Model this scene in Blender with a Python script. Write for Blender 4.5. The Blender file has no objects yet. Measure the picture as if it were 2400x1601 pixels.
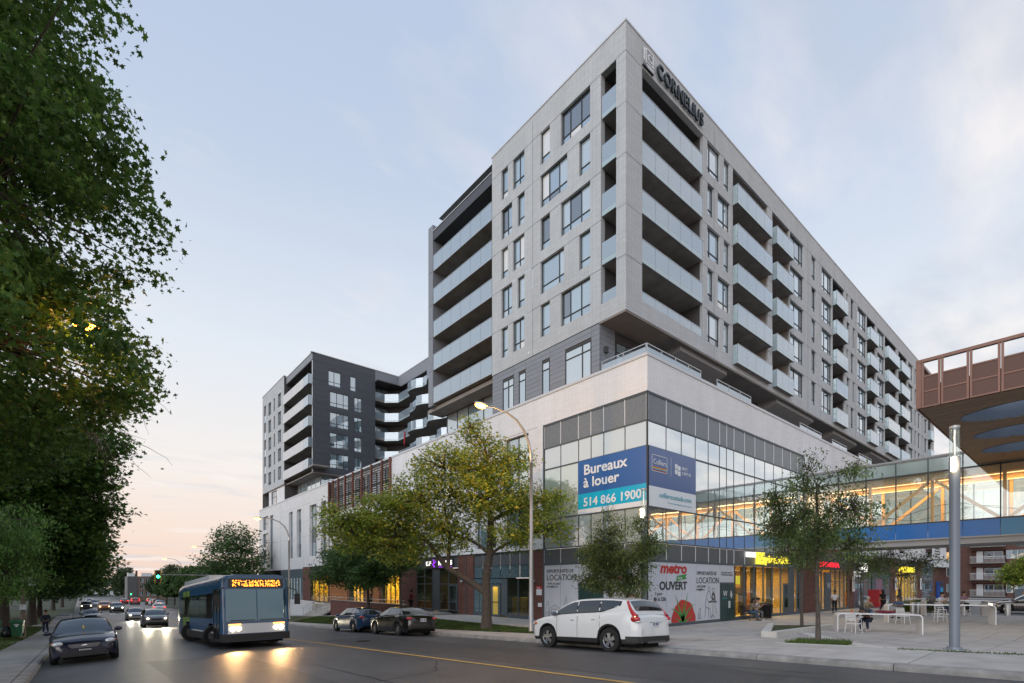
import bpy, bmesh, math, random
import numpy as np
from mathutils import Vector, Matrix
R = random.Random(7)
rad = math.radians
scene = bpy.context.scene
COL = scene.collection

# ---------------------------------------------------------------- camera
cam_d = bpy.data.cameras.new('camera'); cam = bpy.data.objects.new('camera', cam_d); COL.objects.link(cam)
CAMZ = 2.37
cam.location = (0, 0, CAMZ); cam.rotation_euler = (rad(90), 0, rad(-40.35))
cam_d.sensor_width = 36; cam_d.lens = 1189 / 2400 * 36; cam_d.shift_y = 0.236
cam_d.clip_start = 0.1; cam_d.clip_end = 3000
scene.camera = cam

# ---------------------------------------------------------------- world: dusk sky with thin cloud
SUN_EL, SUN_AZ = 5.0, 192.0      # sun azimuth counted from +X towards +Y, in degrees
world = bpy.data.worlds.new('World'); scene.world = world; world.use_nodes = True
nt = world.node_tree; nt.nodes.clear()
def wn(t, **k):
    n = nt.nodes.new(t)
    for a, b in k.items(): setattr(n, a, b)
    return n
out = wn('ShaderNodeOutputWorld'); bg = wn('ShaderNodeBackground'); nt.links.new(bg.outputs[0], out.inputs[0])
sky = wn('ShaderNodeTexSky', sky_type='NISHITA', sun_disc=False)
sky.sun_elevation = rad(SUN_EL); sky.sun_rotation = rad(90 - SUN_AZ); sky.air_density = 1.0; sky.dust_density = 1.2; sky.ozone_density = 1.6
sky.altitude = 50
geo = wn('ShaderNodeTexCoord'); sep = wn('ShaderNodeSeparateXYZ'); nt.links.new(geo.outputs['Generated'], sep.inputs[0])
def wmath(op, a, b=None, c=None):
    n = wn('ShaderNodeMath', operation=op)
    for i, v in enumerate((a, b, c)):
        if v is None: continue
        if isinstance(v, (int, float)): n.inputs[i].default_value = v
        else: nt.links.new(v, n.inputs[i])
    return n.outputs[0]
# base gradient of a hazy dusk sky: pale blue high up, cream and a little pink low down
zc = wmath('MAXIMUM', sep.outputs[2], 0.0)
grad = wn('ShaderNodeValToRGB'); nt.links.new(zc, grad.inputs[0])
cr = grad.color_ramp
for i, (p, c) in enumerate([(0.0, (.90, .66, .55, 1)), (0.08, (.93, .75, .66, 1)), (0.20, (.92, .86, .82, 1)), (0.38, (.77, .82, .89, 1)), (0.62, (.54, .63, .79, 1)), (1.0, (.40, .51, .73, 1))]):
    e = cr.elements[i] if i < 2 else cr.elements.new(p)
    e.position = p; e.color = c
# clouds projected on a flat layer
den = wmath('ADD', zc, 0.12)
cx = wmath('DIVIDE', sep.outputs[0], den); cy = wmath('DIVIDE', sep.outputs[1], den)
cmb = wn('ShaderNodeCombineXYZ'); nt.links.new(cx, cmb.inputs[0]); nt.links.new(cy, cmb.inputs[1])
mp = wn('ShaderNodeMapping'); nt.links.new(cmb.outputs[0], mp.inputs[0]); mp.inputs['Rotation'].default_value = (0, 0, rad(25)); mp.inputs['Scale'].default_value = (.75, 1.5, 1)
nz = wn('ShaderNodeTexNoise'); nz.inputs['Scale'].default_value = 1.5; nz.inputs['Detail'].default_value = 9; nz.inputs['Roughness'].default_value = .6; nz.inputs['Distortion'].default_value = .25
nt.links.new(mp.outputs[0], nz.inputs['Vector'])
# more cloud towards +X
low = wmath('MAXIMUM', wmath('MULTIPLY_ADD', zc, -.45, .13), 0.0)
amt = wmath('ADD', wmath('MULTIPLY_ADD', sep.outputs[0], .30, -.13), low)
msk = wn('ShaderNodeMapRange'); msk.inputs['From Min'].default_value = .49; msk.inputs['From Max'].default_value = .68
nt.links.new(wmath('ADD', nz.outputs[0], amt), msk.inputs[0])
nz2 = wn('ShaderNodeTexNoise'); nz2.inputs['Scale'].default_value = 2.6; nz2.inputs['Detail'].default_value = 6; nt.links.new(mp.outputs[0], nz2.inputs['Vector'])
ccol = wn('ShaderNodeValToRGB'); nt.links.new(nz2.outputs[0], ccol.inputs[0])
ccol.color_ramp.elements[0].position = .38; ccol.color_ramp.elements[0].color = (.56, .61, .71, 1)
ccol.color_ramp.elements[1].position = .62; ccol.color_ramp.elements[1].color = (1.0, .93, .89, 1)
mixc = wn('ShaderNodeMix', data_type='RGBA'); nt.links.new(wmath('MULTIPLY', msk.outputs[0], .72), mixc.inputs[0]); nt.links.new(grad.outputs[0], mixc.inputs[6]); nt.links.new(ccol.outputs[0], mixc.inputs[7])
# physical sky plus scattered light of the haze layer
SKYK = 9.0
sc = wn('ShaderNodeVectorMath', operation='SCALE'); nt.links.new(mixc.outputs[2], sc.inputs[0]); sc.inputs['Scale'].default_value = SKYK
mixs = wn('ShaderNodeMix', data_type='RGBA'); mixs.inputs[0].default_value = .86
nt.links.new(sky.outputs[0], mixs.inputs[6]); nt.links.new(sc.outputs[0], mixs.inputs[7])
nt.links.new(mixs.outputs[2], bg.inputs[0]); bg.inputs[1].default_value = 0.115

sun_d = bpy.data.lights.new('sun', 'SUN'); sun = bpy.data.objects.new('sun', sun_d); COL.objects.link(sun)
sun_d.energy = 1.5; sun_d.angle = rad(60); sun_d.color = (.95, .97, 1)
_sd = Vector((math.cos(rad(SUN_AZ)) * math.cos(rad(24)), math.sin(rad(SUN_AZ)) * math.cos(rad(24)), math.sin(rad(24))))
sun.rotation_euler = _sd.to_track_quat('Z', 'Y').to_euler()
scene.view_settings.view_transform = 'Standard'; scene.view_settings.look = 'None'
scene.view_settings.exposure = 0.16; scene.view_settings.gamma = 1.0
try: scene.view_settings.use_curve_mapping = False
except Exception: pass
scene.render.engine = 'CYCLES'
scene.cycles.max_bounces = 6; scene.cycles.transparent_max_bounces = 12

# ---------------------------------------------------------------- materials
MATS = {}
def newmat(name):
    m = bpy.data.materials.new(name); m.use_nodes = True; m.node_tree.nodes.clear(); MATS[name] = m
    o = m.node_tree.nodes.new('ShaderNodeOutputMaterial'); return m, m.node_tree, o
def pbr(name, col, rough=.6, metal=0, emis=None, es=0, noise=0, nscale=8, bump=0, bscale=40, spec=.5, coat=0, island=0):
    m, t, o = newmat(name); p = t.nodes.new('ShaderNodeBsdfPrincipled'); t.links.new(p.outputs[0], o.inputs[0])
    p.inputs['Base Color'].default_value = (*col, 1); p.inputs['Roughness'].default_value = rough; p.inputs['Metallic'].default_value = metal
    p.inputs['Specular IOR Level'].default_value = spec; p.inputs['Coat Weight'].default_value = coat
    if emis: p.inputs['Emission Color'].default_value = (*emis, 1); p.inputs['Emission Strength'].default_value = es
    if noise or bump or island:
        tc = t.nodes.new('ShaderNodeTexCoord')
        src = None
        if noise:
            n = t.nodes.new('ShaderNodeTexNoise'); n.inputs['Scale'].default_value = nscale; n.inputs['Detail'].default_value = 6
            g = t.nodes.new('ShaderNodeNewGeometry'); t.links.new(g.outputs['Position'], n.inputs['Vector'])
            src = n.outputs[0]
            mr = t.nodes.new('ShaderNodeMapRange'); mr.inputs['From Min'].default_value = .3; mr.inputs['From Max'].default_value = .7
            mr.inputs['To Min'].default_value = 1 - noise; mr.inputs['To Max'].default_value = 1 + noise; t.links.new(src, mr.inputs[0]); fac = mr.outputs[0]
        if island:
            g2 = t.nodes.new('ShaderNodeNewGeometry'); oi = t.nodes.new('ShaderNodeObjectInfo')
            mr2 = t.nodes.new('ShaderNodeMapRange'); mr2.inputs['To Min'].default_value = 1 - island; mr2.inputs['To Max'].default_value = 1 + island; t.links.new(oi.outputs['Random'], mr2.inputs[0])
            if noise:
                mm = t.nodes.new('ShaderNodeMath'); mm.operation = 'MULTIPLY'; t.links.new(fac, mm.inputs[0]); t.links.new(mr2.outputs[0], mm.inputs[1]); fac = mm.outputs[0]
            else: fac = mr2.outputs[0]
        if noise or island:
            v = t.nodes.new('ShaderNodeVectorMath'); v.operation = 'SCALE'; v.inputs[0].default_value = col; t.links.new(fac, v.inputs['Scale']); t.links.new(v.outputs[0], p.inputs['Base Color'])
        if bump:
            n = t.nodes.new('ShaderNodeTexNoise'); n.inputs['Scale'].default_value = bscale; n.inputs['Detail'].default_value = 5
            g = t.nodes.new('ShaderNodeNewGeometry'); t.links.new(g.outputs['Position'], n.inputs['Vector'])
            b = t.nodes.new('ShaderNodeBump'); b.inputs['Strength'].default_value = bump; b.inputs['Distance'].default_value = .02; t.links.new(n.outputs[0], b.inputs['Height']); t.links.new(b.outputs[0], p.inputs['Normal'])
    return m
def brickmat(name, c1, c2, mortar, bw, bh, msize=.012, bump=.5, rough=.85, offset=.5, dirt=.16):
    m, t, o = newmat(name); p = t.nodes.new('ShaderNodeBsdfPrincipled'); t.links.new(p.outputs[0], o.inputs[0]); p.inputs['Roughness'].default_value = rough
    g = t.nodes.new('ShaderNodeNewGeometry'); s = t.nodes.new('ShaderNodeSeparateXYZ'); t.links.new(g.outputs['Position'], s.inputs[0])
    a = t.nodes.new('ShaderNodeMath'); a.operation = 'ADD'; t.links.new(s.outputs[0], a.inputs[0]); t.links.new(s.outputs[1], a.inputs[1])
    c = t.nodes.new('ShaderNodeCombineXYZ'); t.links.new(a.outputs[0], c.inputs[0]); t.links.new(s.outputs[2], c.inputs[1])
    b = t.nodes.new('ShaderNodeTexBrick'); t.links.new(c.outputs[0], b.inputs['Vector']); b.offset = offset
    b.inputs['Scale'].default_value = 1; b.inputs['Brick Width'].default_value = bw; b.inputs['Row Height'].default_value = bh; b.inputs['Mortar Size'].default_value = msize; b.inputs['Mortar Smooth'].default_value = .1
    b.inputs['Color1'].default_value = (*c1, 1); b.inputs['Color2'].default_value = (*c2, 1); b.inputs['Mortar'].default_value = (*mortar, 1)
    n = t.nodes.new('ShaderNodeTexNoise'); n.inputs['Scale'].default_value = .5; n.inputs['Detail'].default_value = 8; n.inputs['Roughness'].default_value = .65; vm = t.nodes.new('ShaderNodeVectorMath'); vm.operation = 'MULTIPLY'; vm.inputs[1].default_value = (1.6, 1.6, .35); t.links.new(g.outputs['Position'], vm.inputs[0]); t.links.new(vm.outputs[0], n.inputs['Vector'])
    mr = t.nodes.new('ShaderNodeMapRange'); mr.inputs['From Min'].default_value = .3; mr.inputs['From Max'].default_value = .7; mr.inputs['To Min'].default_value = 1 - dirt; mr.inputs['To Max'].default_value = 1 + dirt * .5; t.links.new(n.outputs[0], mr.inputs[0])
    v = t.nodes.new('ShaderNodeVectorMath'); v.operation = 'SCALE'; t.links.new(b.outputs[0], v.inputs[0]); t.links.new(mr.outputs[0], v.inputs['Scale']); t.links.new(v.outputs[0], p.inputs['Base Color'])
    bm = t.nodes.new('ShaderNodeBump'); bm.invert = True; bm.inputs['Strength'].default_value = bump; bm.inputs['Distance'].default_value = .01; t.links.new(b.outputs['Fac'], bm.inputs['Height']); t.links.new(bm.outputs[0], p.inputs['Normal'])
    return m
def glassmat(name, body, refl=.35, rcol=(.9, .95, 1), trans=0.0, tcol=(.8, .9, .95), rough=.02, wav=.0):
    """coated glazing: a mirror-like coat over a tinted pane (partly see-through when trans > 0)"""
    m, t, o = newmat(name)
    gl = t.nodes.new('ShaderNodeBsdfGlossy'); gl.inputs['Roughness'].default_value = rough; gl.inputs['Color'].default_value = (*rcol, 1)
    df = t.nodes.new('ShaderNodeBsdfDiffuse'); df.inputs['Color'].default_value = (*body, 1)
    base = df.outputs[0]
    if trans:
        tr = t.nodes.new('ShaderNodeBsdfTransparent'); tr.inputs['Color'].default_value = (*tcol, 1)
        mx = t.nodes.new('ShaderNodeMixShader'); mx.inputs[0].default_value = trans; t.links.new(base, mx.inputs[1]); t.links.new(tr.outputs[0], mx.inputs[2]); base = mx.outputs[0]
    lf = t.nodes.new('ShaderNodeLayerWeight'); lf.inputs['Blend'].default_value = .5
    lw = t.nodes.new('ShaderNodeMath'); lw.operation = 'POWER'; t.links.new(lf.outputs['Facing'], lw.inputs[0]); lw.inputs[1].default_value = 4
    ad = t.nodes.new('ShaderNodeMath'); ad.operation = 'ADD'; ad.use_clamp = True; t.links.new(lw.outputs[0], ad.inputs[0]); ad.inputs[1].default_value = refl
    mx2 = t.nodes.new('ShaderNodeMixShader'); t.links.new(ad.outputs[0], mx2.inputs[0]); t.links.new(base, mx2.inputs[1]); t.links.new(gl.outputs[0], mx2.inputs[2]); t.links.new(mx2.outputs[0], o.inputs[0])
    # each pane sits a hair out of plane, as real glazing does
    g = t.nodes.new('ShaderNodeNewGeometry'); n = t.nodes.new('ShaderNodeTexNoise'); n.inputs['Scale'].default_value = .6; n.inputs['Detail'].default_value = 2; t.links.new(g.outputs['Position'], n.inputs['Vector'])
    b = t.nodes.new('ShaderNodeBump'); b.inputs['Strength'].default_value = 1; b.inputs['Distance'].default_value = .006 + wav; t.links.new(n.outputs[0], b.inputs['Height']); t.links.new(b.outputs[0], gl.inputs['Normal'])
    return m
def leafmat(name, c1, c2, c3, tl=.35):
    m, t, o = newmat(name)
    g = t.nodes.new('ShaderNodeNewGeometry'); r = t.nodes.new('ShaderNodeValToRGB'); t.links.new(g.outputs['Random Per Island'], r.inputs[0])
    e = r.color_ramp.elements; e[0].color = (*c1, 1); e[1].color = (*c3, 1); e[1].position = 1; x = e.new(.5); x.color = (*c2, 1)
    nz_ = t.nodes.new('ShaderNodeTexNoise'); nz_.inputs['Scale'].default_value = 1.1; nz_.inputs['Detail'].default_value = 3; t.links.new(g.outputs['Position'], nz_.inputs['Vector'])
    mr_ = t.nodes.new('ShaderNodeMapRange'); mr_.inputs['From Min'].default_value = .35; mr_.inputs['From Max'].default_value = .65; mr_.inputs['To Min'].default_value = .55; mr_.inputs['To Max'].default_value = 1.3; t.links.new(nz_.outputs[0], mr_.inputs[0])
    vs_ = t.nodes.new('ShaderNodeVectorMath'); vs_.operation = 'SCALE'; t.links.new(r.outputs[0], vs_.inputs[0]); t.links.new(mr_.outputs[0], vs_.inputs['Scale'])
    p = t.nodes.new('ShaderNodeBsdfPrincipled'); p.inputs['Roughness'].default_value = .5; p.inputs['Specular IOR Level'].default_value = .35; t.links.new(vs_.outputs[0], p.inputs['Base Color'])
    q = t.nodes.new('ShaderNodeBsdfTranslucent'); t.links.new(vs_.outputs[0], q.inputs[0])
    mx = t.nodes.new('ShaderNodeMixShader'); mx.inputs[0].default_value = tl; t.links.new(p.outputs[0], mx.inputs[1]); t.links.new(q.outputs[0], mx.inputs[2]); t.links.new(mx.outputs[0], o.inputs[0])
    return m
def emit(name, col, s):
    m, t, o = newmat(name); e = t.nodes.new('ShaderNodeEmission'); e.inputs[0].default_value = (*col, 1); e.inputs[1].default_value = s; t.links.new(e.outputs[0], o.inputs[0]); return m

brickmat('white_brick', (.80, .80, .81), (.74, .74, .75), (.58, .58, .59), .60, .085, .009, .35, dirt=.08)
brickmat('grey_brick', (.55, .575, .59), (.485, .51, .525), (.32, .335, .345), .62, .078, .010, .4, dirt=.10)
brickmat('red_brick', (.185, .075, .055), (.13, .055, .042), (.075, .045, .04), .45, .16, .014, .6, dirt=.2)
brickmat('old_brick', (.16, .062, .044), (.115, .046, .034), (.13, .10, .09), .26, .09, .012, .5, dirt=.25)
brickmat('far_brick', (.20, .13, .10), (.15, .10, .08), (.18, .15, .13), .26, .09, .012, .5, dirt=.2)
pbr('joint', (.07, .07, .07), .9)
pbr('white_panel', (.62, .63, .64), .55, noise=.05, nscale=1.2)
pbr('white_metal', (.66, .68, .70), .45)
pbr('coping', (.55, .57, .60), .4, noise=.05)
pbr('siding', (.22, .24, .275), .55, island=.05, noise=.03, nscale=3)
pbr('dark_siding', (.072, .080, .098), .6, island=.08, noise=.05, nscale=2)
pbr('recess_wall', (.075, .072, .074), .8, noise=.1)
pbr('charcoal', (.035, .037, .042), .45)
pbr('frame_dark', (.022, .026, .03), .4)
pbr('frame_teal', (.075, .10, .12), .45)
pbr('alu', (.5, .52, .54), .35, metal=.7)
pbr('concrete_slab', (.27, .25, .23), .85, noise=.2, nscale=1.5, bump=.2)
pbr('soffit', (.26, .235, .215), .85, noise=.12, nscale=1.2)
pbr('soffit_light', (.30, .30, .30), .8, noise=.06)
pbr('roofing', (.16, .16, .16), .9, noise=.1)
pbr('spandrel', (.16, .18, .20), .35, noise=.16, nscale=9, island=.08)
pbr('spandrel_dark', (.10, .11, .12), .4, noise=.1, nscale=9, island=.05)
pbr('print_white', (.58, .61, .68), .45, noise=.03, nscale=2, island=.02)
pbr('copper', (.17, .085, .062), .42, metal=.35, noise=.08, nscale=3)
pbr('copper_mesh', (.11, .056, .043), .6, metal=.2, noise=.06, nscale=60)
pbr('wood_soffit', (.20, .135, .085), .5, noise=.18, nscale=5, island=.10)
pbr('drum_blue', (.15, .19, .25), .4)
pbr('glulam', (.66, .40, .19), .55, noise=.12, nscale=6)
pbr('bridge_blue', (.005, .13, .42), .3, island=.05)
pbr('bridge_teal', (.008, .17, .34), .3)
pbr('bridge_green', (.02, .17, .10), .3)
pbr('bridge_grey', (.33, .33, .33), .6)
pbr('red_steel', (.16, .05, .035), .5)
glassmat('glass_pale', (.42, .50, .54), .38)
glassmat('glass_blue', (.16, .24, .29), .45)
glassmat('glass_dark', (.035, .045, .05), .32)
glassmat('glass_mid', (.26, .36, .41), .42)
glassmat('glass_curtainwall', (.38, .44, .46), .66, (.93, .98, 1))
glassmat('glass_green', (.46, .54, .46), .42)
glassmat('glass_balcony', (.40, .49, .56), .22, trans=.42, tcol=(.8, .87, .9), rough=.08)
glassmat('glass_balcony_lower', (.36, .46, .48), .16, rough=.15)
glassmat('glass_blind', (.74, .74, .71), .22)
glassmat('glass_bus', (.02, .035, .045), .17, (.6, .85, 1), trans=.45, tcol=(.6, .8, .9))
glassmat('glass_left', (.50, .56, .57), .34, (.9, .95, 1))
glassmat('glass_shop', (.05, .06, .06), .14, trans=.86, tcol=(.85, .88, .85))
glassmat('glass_bridge', (.5, .6, .58), .08, trans=.93, tcol=(.93, .97, .95))
glassmat('glass_frit', (.45, .54, .51), .16, trans=.45, tcol=(.75, .86, .82), rough=.1)
glassmat('glass_car', (.012, .016, .018), .09)
glassmat('glass_car_clear', (.04, .055, .06), .10, trans=.35, tcol=(.5, .6, .65))
pbr('tar', (.012, .012, .013), .35)
pbr('asphalt', (.055, .058, .064), .46, noise=.26, nscale=1.1, bump=.5, bscale=90, spec=.6)
pbr('asphalt_patch', (.044, .046, .050), .50, noise=.2, nscale=3.0, bump=.5, bscale=90)
pbr('concrete', (.40, .385, .365), .8, noise=.16, nscale=1.4, bump=.3, bscale=30, island=.06)
pbr('concrete_dark', (.22, .22, .215), .85, noise=.2, nscale=1.6, bump=.3, bscale=30)
pbr('kerb_stone', (.24, .235, .225), .8, noise=.3, nscale=3, bump=.6, bscale=14)
pbr('paver', (.41, .39, .37), .75, noise=.12, nscale=2, island=.09)
pbr('stone_white', (.55, .54, .51), .7, noise=.1, nscale=3)
pbr('grass_soil', (.045, .058, .02), .95, noise=.3, nscale=3, bump=.6, bscale=60)
pbr('terrain', (.028, .04, .02), .95, noise=.3, nscale=.2)
pbr('road_yellow', (.50, .31, .07), .7, noise=.2, nscale=6)
pbr('road_white', (.5, .5, .48), .7, noise=.2, nscale=6)
leafmat('grass_blade', (.045, .085, .015), (.07, .12, .022), (.11, .14, .04), .2)
leafmat('leaf_maple', (.045, .10, .020), (.075, .155, .030), (.145, .24, .05), .5)
leafmat('leaf_ash', (.075, .17, .035), (.12, .24, .05), (.18, .31, .075), .5)
leafmat('leaf_silver', (.15, .25, .045), (.26, .36, .06), (.52, .48, .08), .5)
leafmat('leaf_dark', (.05, .105, .032), (.08, .15, .045), (.12, .20, .06), .45)
leafmat('leaf_elm', (.085, .14, .045), (.14, .20, .065), (.24, .29, .11), .5)
leafmat('leaf_far', (.05, .08, .034), (.07, .105, .042), (.10, .14, .055))
pbr('bark', (.075, .062, .052), .95, noise=.3, nscale=9, bump=1, bscale=25)
pbr('bark_pale', (.20, .18, .16), .9, noise=.3, nscale=9, bump=.8, bscale=25)
pbr('pole_grey', (.20, .23, .27), .45, metal=.3)
pbr('pole_wood', (.17, .13, .095), .8, noise=.25, nscale=6)
pbr('galv', (.42, .43, .44), .4, metal=.6)
pbr('black_metal', (.012, .012, .013), .4)
pbr('furniture_white', (.66, .67, .68), .4)
pbr('tyre', (.012, .012, .012), .85)
pbr('rim_silver', (.50, .51, .53), .25, metal=.85)
pbr('rim_dark', (.12, .12, .125), .4, metal=.6)
pbr('plastic_black', (.018, .018, .019), .6)
pbr('chrome', (.75, .76, .78), .12, metal=1)
pbr('plate', (.55, .57, .60), .5)
pbr('plate_ink', (.03, .05, .16), .6)
pbr('seam', (.008, .008, .009), .8)
pbr('tail_red', (.42, .012, .012), .15, coat=.6)
pbr('lens_clear', (.62, .64, .66), .08, metal=.35, coat=.8)
pbr('lens_amber', (.5, .14, .03), .15, coat=.6)
pbr('under', (.006, .006, .006), .95)
pbr('paint_white', (.66, .67, .67), .28, coat=.8)
pbr('paint_navy', (.007, .009, .026), .25, coat=.7, spec=.5)
pbr('paint_blue', (.018, .050, .12), .25, coat=1)
pbr('paint_black', (.008, .008, .009), .2, coat=1)
pbr('paint_grey', (.14, .145, .15), .28, coat=.8, metal=.3)
pbr('paint_silver', (.42, .43, .44), .28, coat=.8, metal=.5)
pbr('paint_red', (.35, .02, .02), .28, coat=.8)
pbr('paint_orange', (.45, .16, .03), .3, coat=.6)
pbr('bus_white', (.60, .63, .66), .3, coat=.5)
pbr('bus_blue', (.018, .075, .17), .3, coat=.5)
pbr('bus_green', (.16, .25, .03), .35)
pbr('bin_green', (.03, .15, .07), .45)
pbr('blue_plastic', (.01, .06, .28), .4)
pbr('red_plastic', (.40, .02, .03), .45)
pbr('print_blue', (.025, .115, .36), .4)
pbr('print_blue_pale', (.10, .16, .34), .25)
pbr('print_cyan', (.0, .42, .66), .4)
pbr('print_text', (.74, .78, .82), .5)
pbr('print_teal', (.05, .36, .44), .5)
pbr('print_ink', (.035, .038, .045), .6)
pbr('print_red', (.50, .035, .03), .5, noise=.12, nscale=8)
pbr('print_green', (.05, .28, .06), .5, noise=.15, nscale=14)
pbr('print_yellow', (.62, .48, .10), .5)
pbr('print_orange', (.62, .16, .05), .5)
pbr('sign_letter', (.025, .030, .036), .35, metal=.4)
pbr('door_teal', (.018, .055, .055), .35)
pbr('stucco_dark', (.10, .10, .105), .9)
pbr('blind', (.62, .60, .55), .8)
pbr('curtain_yellow', (.70, .50, .10), .8)
pbr('interior_warm', (.62, .45, .20), .8, noise=.15, nscale=1.5)
pbr('interior_floor', (.25, .19, .12), .6)
pbr('interior_dark', (.05, .045, .04), .9)
pbr('wood_planks', (.32, .13, .045), .6, noise=.2, nscale=4, island=.12)
pbr('skin_brown', (.17, .085, .05), .6); pbr('skin_tan', (.38, .22, .15), .6)
pbr('hair_black', (.010, .009, .008), .7); pbr('hair_grey', (.35, .33, .30), .8)
pbr('cloth_black', (.012, .012, .014), .9); pbr('cloth_navy', (.02, .03, .06), .9); pbr('cloth_denim', (.05, .10, .17), .9)
pbr('cloth_white', (.55, .54, .58), .9); pbr('cloth_grey', (.11, .12, .13), .9); pbr('cloth_maroon', (.15, .012, .025), .9)
pbr('cloth_blue', (.05, .08, .14), .9); pbr('cloth_plaid', (.26, .15, .20), .9); pbr('cloth_khaki', (.20, .17, .12), .9); pbr('shoe_white', (.5, .5, .5), .7)
emit('lamp_sodium', (1, .30, .03), 30); emit('lamp_warm', (1, .72, .38), 22); emit('head_light', (1, .80, .50), 14); emit('head_cold', (.95, .97, 1), 20)
emit('tail_glow', (1, .03, .015), 4); emit('signal_green', (.02, 1, .35), 14); emit('signal_red', (1, .08, .02), 8); emit('led_amber', (1, .30, .03), 5)
emit('sign_yellow', (1, .80, .06), 1.5); emit('sign_white', (1, .97, .88), 1.6); emit('sign_red', (1, .03, .05), 1.3); emit('sign_purple', (.40, .05, .95), 1.4); emit('sign_green', (.15, .9, .1), 1.2)
emit('window_warm', (1, .62, .25), .9); emit('strip_light', (1, .62, .25), 3.0); emit('turn_amber', (1, .35, .05), 7)
MT = lambda n: MATS[n]

# ---------------------------------------------------------------- object helpers
def tag(o, label=None, cat=None, group=None, kind=None):
    if label: o['label'] = label
    if cat: o['category'] = cat
    if group: o['group'] = group
    if kind: o['kind'] = kind
    return o
def empty(name, loc, rz=0, label=None, cat=None, group=None):
    o = bpy.data.objects.new(name, None); COL.objects.link(o); o.location = loc; o.rotation_euler = (0, 0, rz); o.empty_display_size = .2
    return tag(o, label, cat, group)
def link(name, me, parent=None, loc=(0, 0, 0), rz=0):
    o = bpy.data.objects.new(name, me); COL.objects.link(o); o.location = loc
    if rz: o.rotation_euler = (0, 0, rz)
    if parent: o.parent = parent
    return o
class MB:
    def __init__(s): s.v = []; s.f = []; s.m = []
    def quad(s, a, b, c, d, mi=0):
        n = len(s.v); s.v += [a, b, c, d]; s.f.append((n, n + 1, n + 2, n + 3)); s.m.append(mi); return s
    def poly(s, pts, mi=0):
        n = len(s.v); s.v += list(pts); s.f.append(tuple(range(n, n + len(pts)))); s.m.append(mi); return s
    def box(s, x0, x1, y0, y1, z0, z1, mi=0):
        if x0 > x1: x0, x1 = x1, x0
        if y0 > y1: y0, y1 = y1, y0
        if z0 > z1: z0, z1 = z1, z0
        n = len(s.v); s.v += [(x0, y0, z0), (x1, y0, z0), (x1, y1, z0), (x0, y1, z0), (x0, y0, z1), (x1, y0, z1), (x1, y1, z1), (x0, y1, z1)]
        for q in ((0, 3, 2, 1), (4, 5, 6, 7), (0, 1, 5, 4), (1, 2, 6, 5), (2, 3, 7, 6), (3, 0, 4, 7)): s.f.append(tuple(n + i for i in q)); s.m.append(mi)
        return s
    def prism(s, pts, z0, z1, mi=0):
        """pts: plan polygon (counter-clockwise); z0, z1 numbers or lists"""
        k = len(pts); n = len(s.v)
        za = z0 if isinstance(z0, (list, tuple)) else [z0] * k; zb = z1 if isinstance(z1, (list, tuple)) else [z1] * k
        s.v += [(p[0], p[1], za[i]) for i, p in enumerate(pts)] + [(p[0], p[1], zb[i]) for i, p in enumerate(pts)]
        s.f.append(tuple(n + i for i in reversed(range(k)))); s.m.append(mi); s.f.append(tuple(n + k + i for i in range(k))); s.m.append(mi)
        for i in range(k): j = (i + 1) % k; s.f.append((n + i, n + j, n + k + j, n + k + i)); s.m.append(mi)
        return s
    def tube(s, pts, rads, n=8, mi=0, cap=True):
        if not isinstance(rads, (list, tuple)): rads = [rads] * len(pts)
        P = [Vector(p) for p in pts]; b = len(s.v); up = Vector((0, 0, 1))
        for i, p in enumerate(P):
            d = (P[min(i + 1, len(P) - 1)] - P[max(i - 1, 0)])
            d = d.normalized() if d.length > 1e-9 else up
            a = d.cross(up if abs(d.z) < .95 else Vector((1, 0, 0))).normalized(); c = d.cross(a)
            for k in range(n):
                t = 2 * math.pi * k / n; q = p + (a * math.cos(t) + c * math.sin(t)) * rads[i]; s.v.append(tuple(q))
        for i in range(len(P) - 1):
            for k in range(n):
                k2 = (k + 1) % n; s.f.append((b + i * n + k, b + i * n + k2, b + (i + 1) * n + k2, b + (i + 1) * n + k)); s.m.append(mi)
        if cap:
            s.f.append(tuple(b + k for k in range(n))); s.m.append(mi); e = b + (len(P) - 1) * n; s.f.append(tuple(e + k for k in reversed(range(n)))); s.m.append(mi)
        return s
    def lathe(s, prof, c=(0, 0, 0), n=16, axis='z', mi=0):
        b = len(s.v)
        for (r, h) in prof:
            for k in range(n):
                t = 2 * math.pi * k / n; x, y = r * math.cos(t), r * math.sin(t)
                s.v.append((c[0] + x, c[1] + y, c[2] + h) if axis == 'z' else (c[0] + x, c[1] + h, c[2] + y) if axis == 'y' else (c[0] + h, c[1] + x, c[2] + y))
        for i in range(len(prof) - 1):
            for k in range(n):
                k2 = (k + 1) % n; s.f.append((b + i * n + k, b + i * n + k2, b + (i + 1) * n + k2, b + (i + 1) * n + k)); s.m.append(mi)
        return s
    def ellipsoid(s, c, r, n=10, m=7, mi=0):
        b = len(s.v)
        for i in range(m + 1):
            p = math.pi * i / m
            for k in range(n): t = 2 * math.pi * k / n; s.v.append((c[0] + r[0] * math.sin(p) * math.cos(t), c[1] + r[1] * math.sin(p) * math.sin(t), c[2] + r[2] * math.cos(p)))
        for i in range(m):
            for k in range(n): k2 = (k + 1) % n; s.f.append((b + i * n + k, b + (i + 1) * n + k, b + (i + 1) * n + k2, b + i * n + k2)); s.m.append(mi)
        return s
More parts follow.
